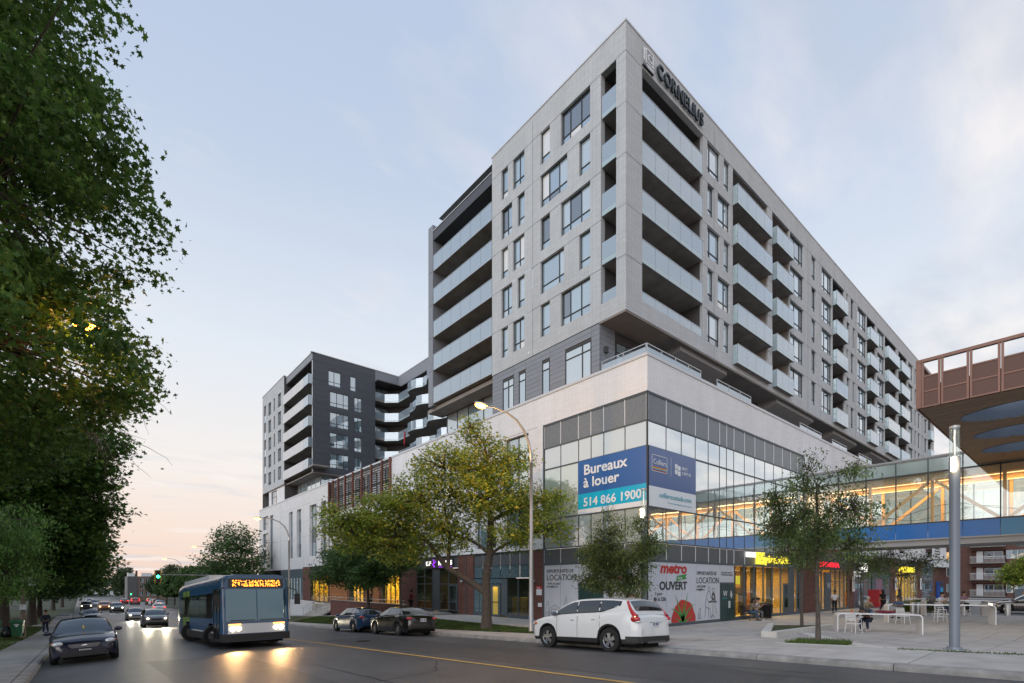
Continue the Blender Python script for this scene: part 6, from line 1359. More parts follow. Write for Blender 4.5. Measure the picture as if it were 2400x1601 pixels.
def car(kind, x, y, ang, label, paint, lights=None, plate='front', detail=True, rim='rim_silver', cat='car', group=None, name='parked_car', spokes=5, pitch=None, L=None, zoff=0):
    # side profiles: x from 0 (nose) to 1 (tail), heights in metres
    if kind == 'suv':
        Lc, W, r, WB0, WB1 = 4.55, 1.84, .365, .20, .775
        belt = [(0, .62), (.02, .82), (.06, .93), (.14, 1.02), (.24, 1.08), (.5, 1.13), (.8, 1.18), (.92, 1.19), (.965, 1.13), (.99, 1.0), (1, .84)]; roof = [(.225, 1.08), (.28, 1.27), (.34, 1.45), (.40, 1.57), (.47, 1.635), (.60, 1.655), (.74, 1.645), (.84, 1.61), (.90, 1.56), (.935, 1.38), (.97, 1.13)]
        hw = [(0, .62), (.02, .76), (.06, .86), (.14, .90), (.3, .92), (.78, .92), (.88, .90), (.95, .84), (.985, .77), (1, .70)]; sill = .27; crown = .05
    elif kind == 'hatch':
        Lc, W, r, WB0, WB1 = 4.4, 1.76, .32, .19, .785
        belt = [(0, .5), (.02, .66), (.07, .78), (.16, .88), (.26, .93), (.5, .97), (.8, 1.03), (.93, 1.05), (.985, 1.0), (1, .8)]; roof = [(.24, .93), (.31, 1.16), (.40, 1.40), (.48, 1.46), (.62, 1.46), (.76, 1.42), (.85, 1.34), (.95, 1.04)]
        hw = [(0, .58), (.02, .7), (.06, .81), (.14, .86), (.3, .88), (.8, .88), (.92, .84), (.98, .75), (1, .65)]; sill = .20; crown = .05
    else:
        Lc, W, r, WB0, WB1 = 4.5, 1.78, .32, .19, .775
        belt = [(0, .5), (.015, .66), (.05, .76), (.14, .86), (.25, .93), (.5, .97), (.75, 1.02), (.88, 1.03), (.965, 1.00), (1, .78)]; roof = [(.255, .93), (.33, 1.18), (.41, 1.39), (.5, 1.46), (.62, 1.455), (.72, 1.38), (.80, 1.22), (.87, 1.03)]
        hw = [(0, .55), (.015, .68), (.05, .80), (.14, .86), (.3, .89), (.8, .89), (.92, .86), (.98, .78), (1, .68)]; sill = .20; crown = .05
    if L: Lc = L
    s = 1.04
    e = empty(name, (x, y, 0), 0, label, cat, group)
    xs_f, xs_r = (.5 - WB0) * Lc, (.5 - WB1) * Lc
    # belt, then local X forward
    N = 96 if detail else 48
    body = MB(); ring = 11
    for i in range(N + 1):
        t = i / N; X = (.5 - t) * Lc; zb = lerp(t, belt); w = lerp(t, hw); lo = sill + (.10 * max(0, 1 - t / .05)) + ((.04 if kind == 'suv' else .16) * max(0, (t - .95) / .05))
        arch = lo
        for xc in (xs_f, xs_r):
            d = abs(X - xc); Ra = r * 1.17
            if d < Ra: arch = max(arch, r + math.sqrt(Ra * Ra - d * d))
        arch = min(arch, zb - .10); deck = zb + crown * clamp(min(t, 1 - t) / .1)
        h = zb - arch
        pr = [(0, lo + .02), (w * .80, lo + .02), (w * .80, max(arch - .015, lo + .02)), (w * .965, arch), (w * .985, arch + min(.06, h * .12)), (w, arch + h * (.16 if kind == 'suv' else .35)), (w * 1.0, arch + h * .62), (w * .985, arch + h * .82), (w * .955, zb - .02), (w * .90, zb + .005), (w * .5, deck), (0, deck + .01)]
        ring = len(pr)
        for (yy_, zz) in pr: body.v.append((X, yy_, zz))
        for (yy_, zz) in pr: body.v.append((X, -yy_, zz))
    for i in range(N):
        for sgn in (0, 1):
            b0 = i * 2 * ring + sgn * ring; b1 = b0 + 2 * ring
            for j in range(ring - 1):
                f = (b0 + j, b0 + j + 1, b1 + j + 1, b1 + j); body.f.append(f if sgn == 0 else f[::-1]); body.m.append(1 if (j < 3 or (kind == 'suv' and j in (3, 4))) else 0)
    for i in (0, N):
        b = i * 2 * ring; body.f.append(tuple(b + j for j in range(ring)) + tuple(b + ring + j for j in reversed(range(ring)))); body.m.append(0 if kind != 'suv' else 0)
    body.build('body', [paint, 'plastic_black'], e, angle=32)
    # cabin
    t0, t1 = roof[0][0], roof[-1][0]; M = 40 if detail else 20; cab = MB(); wr = .66 if kind == 'suv' else .60
    def prof(t, q, off=0.0):
        """point on the cabin: q 0 belt edge .. 1 roof edge .. 2 centre line"""
        X = (.5 - t) * Lc; zb = lerp(t, belt) + .0; zr = max(lerp(t, roof), zb); f = clamp((zr - zb) / .42); wb = lerp(t, hw) * .91; wt = (wb - (wb - wr) * f)
        ze = zb + (zr - zb) * .92
        if q <= 1: b = .035 * math.sin(math.pi * q) * f; return (X, wb + (wt - wb) * q + b + off, zb + (ze - zb) * q)
        k = q - 1; return (X, wt * (1 - k), ze + (zr + .015 * f - ze) * math.sin(k * math.pi / 2) + off)
    Q = [0, .25, .5, .75, 1, 1.12, 1.3, 1.6, 2]
    for i in range(M + 1):
        t = t0 + (t1 - t0) * i / M
        for q in Q: cab.v.append(prof(t, q))
        for q in Q: p_ = prof(t, q); cab.v.append((p_[0], -p_[1], p_[2]))
    k = len(Q)
    for i in range(M):
        for sg in (0, 1):
            b0 = i * 2 * k + sg * k; b1 = b0 + 2 * k
            for j in range(k - 1): f = (b0 + j, b0 + j + 1, b1 + j + 1, b1 + j); cab.f.append(f if sg == 0 else f[::-1]); cab.m.append(0)
    cab.build('cabin', paint, e, angle=45)
    # glass panels
    pk = [i for i, p_ in enumerate(roof)]
    peak = max(roof, key=lambda p_: p_[1])[0]
    if kind == 'suv': sw = [(.295, .478), (.487, .68), (.69, .845)]; ws = (.24, .385); rw_ = (.905, .955)
    elif kind == 'hatch': sw = [(.315, .498), (.507, .69), (.70, .81)]; ws = (.25, .42); rw_ = (.80, .94)
    else: sw = [(.335, .515), (.524, .70), (.708, .775)]; ws = (.265, .44); rw_ = (.69, .855)
    for (a, b, nm, q0_, q2_, of, mt_) in [(sw[0][0] - .008, sw[-1][1] + .01, 'window_surround', .07, .91, .004, 'plastic_black')] + [(a, b, 'side_window', .12, .87, .010, 'glass_car') for a, b in sw]:
        for sg in (1, -1):
            g = MB(); n = 8
            for i in range(n + 1):
                t = a + (b - a) * i / n; 
                for q in (q0_ + (.5 * clamp((t - sw[2][0]) / (sw[2][1] - sw[2][0])) ** 1.6 if kind == 'suv' and t > sw[2][0] else 0), .5 + (.2 * clamp((t - sw[2][0]) / (sw[2][1] - sw[2][0])) if kind == 'suv' and t > sw[2][0] else 0), q2_): p_ = prof(t, q, of); g.v.append((p_[0], sg * p_[1], p_[2]))
            for i in range(n):
                for j in range(2): q0 = i * 3 + j; g.f.append((q0, q0 + 1, q0 + 4, q0 + 3)); g.m.append(0)
            g.build(nm, mt_, e, smooth=True)
    for nm, (a, b) in (('windscreen', ws), ('rear_window', rw_)):
        g = MB(); n = 8; c = 10
        for i in range(n + 1):
            t = a + (b - a) * i / n; pe = prof(t, 1); zr = max(lerp(t, roof), lerp(t, belt)) + .02; 
            for j in range(c + 1): u = -1 + 2 * j / c; yy_ = pe[1] * .93 * u; ze = lerp(t, belt); q = 2 - abs(u) * .93; p_ = prof(t, max(1.0, q)); g.v.append((p_[0] + (.012 if nm == 'windscreen' else -.012), yy_, p_[2] + .012))
        for i in range(n):
            for j in range(c): q0 = i * (c + 1) + j; g.f.append((q0, q0 + 1, q0 + c + 2, q0 + c + 1)); g.m.append(0)
        g.build(nm, 'glass_car_clear' if (nm == 'windscreen' and detail) else 'glass_car', e, smooth=True)
    if detail:   # seats and wheel seen through the glass are a dark block with two headrests
        # door seams, handles, mirrors
        def side_pt(t, h, sg, off=.004): w = lerp(t, hw); return ((.5 - t) * Lc, sg * (w * (1.0 if h < .7 else .985) + off), sill + .08 + (lerp(t, belt) - sill - .1) * h)
        sm = MB()
        for t in ((.30, .50, .70) if kind != 'sedan' else (.31, .525, .715)):
            for sg in (1, -1):
                for (h0, h1) in ((.02, .35), (.35, .62), (.62, .96)):
                    p0, p1 = side_pt(t, h0, sg), side_pt(t, h1, sg); sm.quad((p0[0] - .006, p0[1], p0[2]), (p0[0] + .006, p0[1], p0[2]), (p1[0] + .006, p1[1], p1[2]), (p1[0] - .006, p1[1], p1[2]))
        sm.build('door_seams', 'seam', e)
        for t in (.455, .645):
            for sg in (1, -1): p0 = side_pt(t, .80, sg, .0); m = MB(); m.ellipsoid((p0[0], p0[1] + sg * .012, p0[2]), (.10, .02, .018), 8, 5); m.build('door_handle', 'chrome' if kind == 'suv' else paint, e, smooth=True)
    for sg in (1, -1):
        p0 = prof(t0 + .06, .0); m = MB(); m.ellipsoid((p0[0], sg * (abs(p0[1]) + .13), p0[2] + .06), (.07, .12, .075), 10, 6); m.tube([(p0[0], sg * abs(p0[1]), p0[2]), (p0[0], sg * (abs(p0[1]) + .1), p0[2] + .04)], .02, 5); m.build('mirror', paint if kind != 'suv' else 'frame_teal', e, smooth=True)
    for xc, fr in ((xs_f, 1), (xs_r, 0)):
        for sg in (1, -1): wheel_parts(e, xc, sg * (lerp(.3, hw) - .115), r, .215, sg, rim, spokes)
    m = MB(); m.box(-Lc * .44, Lc * .44, -.55, .55, .16, .45); m.build('underbody', 'under', e)
    # lights
    fx = Lc / 2; hb_ = lerp(.04, belt)
    for sg in (1, -1):
        w0 = lerp(.03, hw); zt = lerp(.05, belt)
        m = MB(); m.ellipsoid((fx - .22, sg * (w0 - .085), zt - .10), (.24, .155, .085), 14, 8); m.build('headlight', 'lens_clear', e, smooth=True)
        m = MB(); m.ellipsoid((fx - .30, sg * (w0 + .01), zt - .09), (.13, .085, .06), 10, 6); m.build('indicator', 'lens_amber', e, smooth=True)
        if lights == 'head': m = MB(); m.ellipsoid((fx - .035, sg * (w0 - .13), zt - .10), (.06, .10, .06), 8, 6); m.build('lit_bulb', 'head_light', e, smooth=True)
        wr_ = lerp(.97, hw); zr_ = lerp(.96, belt); tl = 'tail_glow' if lights == 'tail' else 'tail_red'; m = MB()
        if kind == 'suv':
            pts = []
            for i in range(7):
                u = i / 6; t = .968 - .075 * u; p_ = prof(max(min(t - .015, t1 - .004), t0), min(.98, u)); pts.append(((.5 - t) * Lc - .0, sg * (p_[1] + .005 - .02 * u), 1.06 + u * .46))
            m.tube(pts, [.10, .075, .058, .05, .046, .043, .038], 8); m.ellipsoid((-fx + .16, sg * (wr_ - .03), 1.00), (.17, .10, .10), 12, 7)
        else: m.ellipsoid((-fx + .17, sg * (wr_ - .10), zr_ - .14), (.19, .155, .085), 14, 8)
        m.build('taillight', tl, e, smooth=True)
        if kind == 'suv': m = MB(); m.ellipsoid((-fx + .10, sg * (wr_ - .05), .925), (.12, .09, .045), 10, 6); m.build('reversing_lamp', 'lens_clear', e, smooth=True)
    if kind == 'suv':
        m = MB(); m.prism([(-fx - .045, -.50), (-fx - .03, -.68), (-fx + .06, -.80), (-fx + .42, -.905), (-fx + .42, .905), (-fx + .06, .80), (-fx - .03, .68), (-fx - .045, .50)][::-1], .33, .50); m.build('rear_bumper', 'plastic_black', e, angle=30); m = MB(); m.box(-fx - .055, -fx, -.45, .45, .30, .36); m.build('skid_plate', 'rim_dark', e); m = MB(); m.box(fx - .2, fx + .03, -.62, .62, .34, .5); m.build('front_bumper', 'plastic_black', e)
        m = MB(); m.box(-fx * 1.004, -fx * .99, -.30, .30, .90, .915); m.build('badge_bar', 'chrome', e)
    m = MB(); m.box(fx - .02, fx + .012, -.42, .42, .52 if kind != 'suv' else .66, .64 if kind != 'suv' else .80); m.build('grille', 'plastic_black', e)
    if detail and kind != 'suv':
        for i in range(4): m = MB(); m.box(fx + .006, fx + .02, -.40 + .02 * (3 - i), .40 - .02 * (3 - i), .52 + i * .032, .53 + i * .032); m.build('grille_bar', 'chrome', e)
        m = MB(); m.ellipsoid((fx + .022, 0, .58), (.01, .075, .04), 12, 6); m.build('badge', 'chrome', e, smooth=True)
        m = MB(); m.box(fx - .06, fx + .004, -.6, .6, .24, .34); m.build('lower_grille', 'plastic_black', e)
    zpl = {'suv': .86, 'hatch': .78, 'sedan': .80}[kind]
    m = MB(); m.box(-fx - .012, -fx + .01, -.16, .16, zpl - .09, zpl + .07); o = m.build('licence_plate', 'plate', e)
    m = MB(); [m.box(-fx - .014, -fx - .0125, -.13 + i * .045, -.10 + i * .045, zpl - .045, zpl + .03) for i in range(6) if i != 3]; m.build('print', 'plate_ink', o)
    if plate == 'both': m = MB(); m.box(fx + .01, fx + .03, -.17, .17, .40, .49); m.build('front_plate', 'black_metal', e); m = MB(); [m.box(fx + .031, fx + .033, -.14 + i * .045, -.11 + i * .045, .425, .465) for i in range(7)]; m.build('front_print', 'plate', e)
    # sit the car on the sloping road
    fwd = Vector((math.cos(ang), math.sin(ang), 0)); lft = Vector((-math.sin(ang), math.cos(ang), 0))
    P = lambda u, v: Vector((x, y, 0)) + fwd * u * s + lft * v * s
    def Z(u, v): q = P(u, v); return road_z(q.x, q.y) if zoff == 0 else zoff
    zf, zr_, zl, zrr = Z(xs_f, 0), Z(xs_r, 0), Z((xs_f + xs_r) / 2, .75), Z((xs_f + xs_r) / 2, -.75)
    pit = math.atan2(zf - zr_, (xs_f - xs_r) * s); rol = math.atan2(zl - zrr, 1.5 * s)
    mt = Matrix.Translation((x, y, Z((xs_f + xs_r) / 2, 0) - .004)) @ Matrix.Rotation(ang, 4, 'Z') @ Matrix.Rotation(-pit, 4, 'Y') @ Matrix.Rotation(rol, 4, 'X') @ Matrix.Scale(s, 4)
    e.matrix_world = mt; e.matrix_basis = mt
    return e
UP = math.pi / 2; DN = -math.pi / 2
car('suv', 13.42, 11.35, UP, 'white compact SUV parked at the kerb near the plaza', 'paint_white', name='parked_car', spokes=5)
car('sedan', 13.42, 25.2, UP, 'black sedan parked at the kerb, right one of the pair under the street trees', 'paint_black', rim='rim_dark', spokes=9)
car('hatch', 13.42, 30.95, UP, 'dark blue hatchback parked at the kerb, left one of the pair under the street trees', 'paint_blue', rim='rim_dark', spokes=7)
e = car('sedan', .12, 24.5, DN, 'dark navy sedan parked facing the camera at the left kerb', 'paint_navy', plate='both', spokes=7, rim='rim_dark')
m = MB(); m.ellipsoid((.9, 0, 1.12), (.02, .03, .08), 6, 5); m.build('ornament', 'print_yellow', e)
# traffic
FARG = 'cars queuing at the far lights'
def lights_for(c, k=1.0, cold=False):
    pass
c1 = car('suv', 5.3, 58.9, DN, 'grey pickup style SUV with lit headlights driving towards the camera left of the bus', 'paint_grey', lights='head', name='car', group=FARG)
c2 = car('sedan', 5.15, 79.0, DN, 'silver sedan with lit headlights left of the grey SUV', 'paint_silver', lights='head', detail=False, name='car', group=FARG)
car('suv', 4.7, 111.0, DN, 'bronze SUV with two bright headlights farther up the street', 'paint_grey', lights='head', detail=False, name='car', group=FARG)
car('suv', 3.3, 121.0, DN, 'orange lit taxi van beside the distant bronze SUV', 'paint_orange', lights='head', detail=False, name='car', group=FARG)
car('sedan', .9, 80.0, DN, 'dark sedan parked behind the navy sedan at the left kerb', 'paint_black', detail=False, group='cars parked along the left kerb')
car('suv', .8, 128.0, DN, 'black SUV with one bright headlight far up the left kerb', 'paint_black', lights='head', detail=False, group='cars parked along the left kerb')
car('sedan', 9.9, 104.0, UP, 'white sedan with glowing red brake lights driving away behind the grey SUV', 'paint_white', lights='tail', detail=False, name='car', group=FARG)
car('sedan', 8.6, 168.0, UP, 'left one of two bright red tail lit cars at the far lights', 'paint_red', lights='tail', detail=False, name='car', group=FARG)
car('suv', 10.4, 160.0, UP, 'right one of two bright red tail lit cars at the far lights', 'paint_red', lights='tail', detail=False, name='car', group=FARG)
for (yy_, k, c, l) in ((137.0, 'sedan', 'paint_silver', 'silver car parked at the right kerb before the trees, nearest of the far row'), (143.5, 'suv', 'paint_black', 'dark car parked at the right kerb, second of the far row'), (150, 'sedan', 'paint_white', 'white car parked at the right kerb, third of the far row'), (156.5, 'suv', 'paint_navy', 'navy car parked at the right kerb, last of the far row')): car(k, 13.3, yy_, UP, l, c, detail=False, lights='tail' if yy_ == 156.5 else None, group='cars parked along the right kerb far away')
for i, (x_, y_, c) in enumerate(((2.2, 150, 'paint_silver'), (2.6, 160, 'paint_blue'), (1.8, 172, 'paint_white'))): car('sedan', x_, y_, DN, ('silver car in the far left lane behind the black SUV', 'blue car in the far left lane near the junction', 'white car in the far left lane, farthest back')[i], c, detail=False, lights='head' if i == 2 else None, name='car', group=FARG)
dk = car('sedan', 59.6, 4.3, rad(105), 'dark sedan with orange lit headlights passing behind the plaza', 'paint_black', lights='head', name='car', zoff=-.115)
for (x_, y_) in ((4.65, 56.4), (5.95, 56.4)): lamp_spot('headlamp_beam', (x_, y_, rz(56.4) + .75), (x_ + .2, y_ - 12, rz(44)), 900, (1, .86, .6), 60)
for (x_, y_) in ((4.6, 76.6), (5.7, 76.6)): lamp_spot('headlamp_beam', (x_, y_, rz(76.6) + .65), (x_, y_ - 14, rz(62)), 700, (1, .9, .7), 60)
# ================================================================ BUS
bus = empty('city_bus', (0, 0, 0), 0, 'blue and white city bus with lit amber destination sign driving towards the camera', 'bus')
BX0, BX1, BY, BLEN = 4.25, 6.89, 22.8, 12.2
W2 = (BX1 - BX0) / 2
def bs(prof_pts, mats, name, mat_fn): pass
# body: loft along Y with rounded corners (local: x across, y back from the nose, z up)
hull = MB(); ys_ = [0, .02, .08, .2, .45, 1.0, 1.55, 1.75, 2.6, 2.9, 4, 6, 7.6, 7.85, 8.75, 9.0, 10, 11.6, 12.0, 12.2]
def inset(yy_): return .16 if yy_ == 0 else .10 if yy_ < .05 else .05 if yy_ < .1 else .015 if yy_ < .3 else 0 if yy_ < 11.9 else .04 if yy_ < 12.1 else .12
def hw_z(z): return 1 - .02 * max(0, (z - 1.2) / 1.8)
zz_ = [.30, .62, 1.05, 1.2, 2.35, 2.62, 2.86, 2.98, 3.03]
for yy_ in ys_:
    i_ = inset(yy_)
    for sg in (-1, 1):
        for z in zz_:
            w = (W2 - i_) * hw_z(z); 
            if z > 2.8: w -= .06 if z < 2.9 else .17 if z < 3 else .45
            wheelc = [2.2, 8.3]; zb = z
            if z == .30 and any(abs(yy_ - c) < .52 for c in wheelc): zb = 1.02
            if z == .62 and any(abs(yy_ - c) < .52 for c in wheelc): zb = 1.03
            fy = yy_ + (.16 * clamp((z - 1.05) / 1.9) if yy_ < .5 else 0) * (1 - yy_ / .5 if yy_ < .5 else 0)
            hull.v.append((sg * w, fy, zb))
n = len(zz_)
for i in range(len(ys_) - 1):
    for sg in (0, 1):
        for j in range(n - 1):
            a = i * 2 * n + sg * n + j; b = a + 2 * n; mi = 1 if j < 1 else (0 if zz_[j] < 1.1 else 0); 
            if zz_[j] >= 2.6: mi = 0
            if ys_[i] > 7 and zz_[j] < 2.4: mi = 2 if (int(i) % 2) else 0
            hull.f.append((a, a + 1, b + 1, b) if sg else (b, b + 1, a + 1, a)); hull.m.append(mi)
    a = i * 2 * n + n - 1; b = a + n; hull.f.append((a, b, b + 2 * n, a + 2 * n)); hull.m.append(3)
for i in (0, len(ys_) - 1): b = i * 2 * n; hull.f.append(tuple(b + j for j in range(n)) + tuple(b + n + j for j in reversed(range(n)))); hull.m.append(0)
hull.build('body', ['bus_blue', 'plastic_black', 'bus_green', 'bus_white'], bus, angle=35)
def bq(nm, mt, x0, x1, z0, z1, off=.01, lean=True):
    m = MB(); f = lambda z: (.16 * clamp((z - 1.05) / 1.9) if lean else 0) - off
    k = 6; N = 10
    for i in range(N + 1):
        u = x0 + (x1 - x0) * i / N; e_ = .10 * max(0, (abs(u) / W2 - .78) / .22) ** 2
        for j in range(k + 1): z = z0 + (z1 - z0) * j / k; m.v.append((u, f(z) + e_, z))
    for i in range(N):
        for j in range(k): a = i * (k + 1) + j; m.f.append((a, a + k + 1, a + k + 2, a + 1)); m.m.append(0)
    return m.build(nm, mt, bus, smooth=True)
bq('windscreen', 'glass_bus', -W2 + .10, -.02, 1.12, 2.42, .02); bq('windscreen', 'glass_bus', .02, W2 - .10, 1.12, 2.42, .02)
bq('front_panel', 'bus_white', -W2 + .08, W2 - .08, .62, 1.02, .02); bq('front_bumper', 'plastic_black', -W2 + .04, W2 - .04, .32, .60, .06); bq('sign_glass', 'frame_dark', -W2 + .10, W2 - .10, 2.48, 2.86, .015)
# dot matrix of the destination sign
dm = MB(); rr = random.Random(3)
for c in range(54):
    colh = [rr.random() < .55 for _ in range(7)] if c % 6 else [False] * 7
    for r_ in range(7):
        if colh[r_]: x = -.93 + c * .0345; z = 2.54 + r_ * .038; y = .16 * clamp((z - 1.05) / 1.9) - .028; dm.quad((x, y, z), (x + .027, y, z), (x + .027, y, z + .03), (x, y, z + .03))
tag(dm.build('destination_display', 'led_amber', bus), kind='stuff')
for sg in (-1, 1):
    for (dx, r_) in ((.92, .095), (.70, .075)): m = MB(); m.lathe([(0, -.055), (r_, -.05), (r_ * 1.15, .0)], (sg * dx, 0, .82), 14, 'y'); m.build('headlight', 'head_light', bus, smooth=True)
    m = MB(); m.box(sg * .62, sg * 1.05, -.03, 0, .965, 1.01); m.build('indicator', 'turn_amber', bus)
    lamp_spot('headlamp_beam', (BX0 + W2 + sg * .85, BY - .15, rz(BY) + .80), (BX0 + W2 + sg * .85, BY - 10, rz(12.5)), 330, (1, .56, .22), 65, .1)
    m = MB(); m.tube([(sg * (W2 - .1), .1, 2.5), (sg * (W2 + .18), -.25, 2.35), (sg * (W2 + .2), -.28, 2.2)], .02, 6); m.box(sg * (W2 + .08), sg * (W2 + .30), -.34, -.26, 1.75, 2.2); m.build('mirror', 'plastic_black', bus)
for k in range(5): m = MB(); m.ellipsoid((-.9 + k * .45, .2, 2.97), (.05, .04, .025), 8, 5); m.build('clearance_light', 'turn_amber', bus)
bq('wiper', 'plastic_black', -1.0, -.1, 1.14, 1.17, .035); bq('wiper', 'plastic_black', .1, 1.0, 1.14, 1.17, .035)
for sg in (-1, 1):
    xo = sg * (W2 + .004)
    spans = [(1.75, 3.3), (3.36, 4.9), (4.96, 6.4), (6.46, 7.9), (7.96, 9.4), (9.46, 10.8)]
    for (a, b) in spans: m = MB(); m.quad((xo, a, 1.25), (xo, b, 1.25), (xo * .985, b, 2.32), (xo * .985, a, 2.32)); m.build('side_window', 'glass_car', bus)
    m = MB(); m.quad((xo * 1.001, .35, .42), (xo * 1.001, 1.5, .42), (xo * .987, 1.5, 2.45), (xo * .987, .35, 2.45)); m.build('front_door', 'glass_car', bus)
    for a in (.33, .91, 1.5): m = MB(); m.box(xo - sg * .01, xo + sg * .012, a, a + .04, .4, 2.46); m.build('door_frame', 'plastic_black', bus)
    m = MB(); m.quad((xo * 1.0005, 1.6, .62), (xo * 1.0005, 7.0, .62), (xo * 1.0005, 7.0, .68), (xo * 1.0005, 1.6, .68)); m.build('side_stripe', 'bus_white', bus)
    for c in (2.2, 8.3):
        w = wheel_parts(bus, sg * (W2 - .17), c, .48, .28, sg, 'rim_dark', 8)
m = MB(); m.box(-W2 + .3, W2 - .3, 4.2, 11.6, 3.0, 3.22); m.build('roof_unit', 'bus_white', bus, angle=30)
m = MB(); m.box(-W2 + .25, W2 - .25, .3, 12, .2, .5); m.build('underbody', 'under', bus)
m = MB(); m.quad((-W2 + .12, 4.5, .9), (W2 - .12, 4.5, .9), (W2 - .12, 4.5, 2.8), (-W2 + .12, 4.5, 2.8)); m.box(-.8, .8, 2.6, 4.2, .9, 1.6); m.box(-.95, -.45, 1.2, 1.7, .9, 1.75); m.box(.45, .95, 1.5, 2.0, .9, 1.7); m.build('interior', 'interior_dark', bus)
sl = math.atan2(rz(BY + BLEN) - rz(BY), BLEN)
bm_ = Matrix.Translation((BX0 + W2, BY, rz(BY) - .01)) @ Matrix.Rotation(sl, 4, 'X'); bus.matrix_basis = bm_
# ================================================================ TREES
LEAF = {
 'maple': [(0, -.5), (.18, -.12), (.5, -.16), (.34, .08), (.46, .34), (.16, .26), (0, .56), (-.16, .26), (-.46, .34), (-.34, .08), (-.5, -.16), (-.18, -.12)],
 'oval': [(0, -.5), (.2, -.15), (.2, .18), (0, .5), (-.2, .18), (-.2, -.15)],
 'narrow': [(0, -.55), (.14, 0), (0, .55), (-.14, 0)],
 'blob': [(0, -.5), (.4, -.1), (.28, .4), (-.28, .4), (-.4, -.1)]}
def leaves_mesh(name, centers, size, kind, mat, rng, droop=.5):
    T = np.array(LEAF[kind]); k = len(T); n = len(centers)
    sz = size * rng.uniform(.45, 1.35, n)
    az = rng.uniform(0, 2 * np.pi, n); tilt = rng.normal(.25, .45, n) + droop * .5
    # leaf plane: u along the tip (outwards and drooping), v across
    u = np.stack([np.cos(az) * np.cos(tilt), np.sin(az) * np.cos(tilt), -np.sin(tilt)], 1)
    side = np.stack([-np.sin(az), np.cos(az), rng.normal(0, .35, n)], 1); side /= np.linalg.norm(side, axis=1)[:, None]
    nrm = np.cross(u, side)
    V = centers[:, None, :] + sz[:, None, None] * (T[None, :, 1, None] * u[:, None, :] + T[None, :, 0, None] * side[:, None, :] - (np.abs(T[None, :, 0, None]) * .35 + np.maximum(T[None, :, 1, None], 0) * .2) * nrm[:, None, :])
    me = bpy.data.meshes.new(name); me.vertices.add(n * k); me.vertices.foreach_set('co', V.ravel()); me.loops.add(n * k); me.loops.foreach_set('vertex_index', np.arange(n * k)); me.polygons.add(n); me.polygons.foreach_set('loop_start', np.arange(0, n * k, k)); me.materials.append(MATS[mat]); me.update()
    return me
def tree(label, base, h_trunk, r, lobes, n_tips, per_tip, size, kind, mat, seed, bark='bark', trunk_pts=None, limbs=None, clump=.42, shell=.5, cat='tree', name='maple_tree', group=None, droop=.5, twig=True, keep=None):
    rng = np.random.default_rng(seed); rr = random.Random(seed)
    e = empty(name, base, 0, label, cat, group); b = Vector(base)
    tp = trunk_pts or [(0, 0, -.2), (.05, .02, h_trunk * .5), (0, .05, h_trunk)]
    tr = MB(); n = len(tp); tr.tube(tp, [r * (1.25 if i == 0 else 1 - .45 * i / (n - 1)) for i in range(n)], 12)
    top = Vector(tp[-1]); nodes = [Vector(p_) for p_ in tp[1:]]
    # limbs reach the heart of every lobe
    for li, (c, rad3) in enumerate(lobes):
        c = Vector(c); st_ = min(nodes[: max(2, len(nodes))], key=lambda q: (q - c).length + (0 if q.z <= c.z else 3)); mid = st_.lerp(c, .5) + Vector((rr.uniform(-.3, .3), rr.uniform(-.3, .3), rr.uniform(.1, .5))) * .6
        rl = r * .42 * (rad3[0] / max(l[1][0] for l in lobes)) ** .5
        pts = [st_, st_.lerp(mid, .5) + Vector((0, 0, .1)), mid, c]; tr.tube(pts, [rl, rl * .8, rl * .6, rl * .25], 7); nodes += [mid, c, mid.lerp(c, .5)]
    vols = np.array([l[1][0] * l[1][1] * l[1][2] for l in lobes]) ** .8; pr = vols / vols.sum(); tips = []
    while len(tips) < n_tips:
        i = rng.choice(len(lobes), p=pr); c, r3 = lobes[i]; d = rng.normal(0, 1, 3); d /= np.linalg.norm(d); q = shell + (1 - shell) * rng.uniform(0, 1) ** .6; q *= 1 + .16 * math.sin(5 * d[0] + seed + i) * math.cos(4 * d[2] + i)
        p_ = np.array(c) + d * np.array(r3) * q
        if keep and not keep(*(p_ + np.array(base))): continue
        tips.append(p_)
    tips = np.array(tips)
    if twig:
        nn = np.array([list(q) for q in nodes])
        for p_ in tips[:: max(1, len(tips) // 420)]:
            j = np.argmin(((nn - p_) ** 2).sum(1)); a = Vector(nn[j]); q = Vector(p_); m_ = a.lerp(q, .55) + Vector((rr.uniform(-.15, .15), rr.uniform(-.15, .15), rr.uniform(0, .25))); tr.tube([a, m_, q], [r * .10 + .008, r * .05 + .006, .005], 4, cap=False)
    tr.build('trunk', bark, e, smooth=True)
    C = np.repeat(tips, per_tip, 0); off = rng.normal(0, 1, C.shape) * np.array([clump, clump, clump * .55]); C = C + off; C[:, 2] -= .25 * np.hypot(off[:, 0], off[:, 1])
    link('crown', leaves_mesh('crown', C, size, kind, mat, rng, droop), e)
    return e
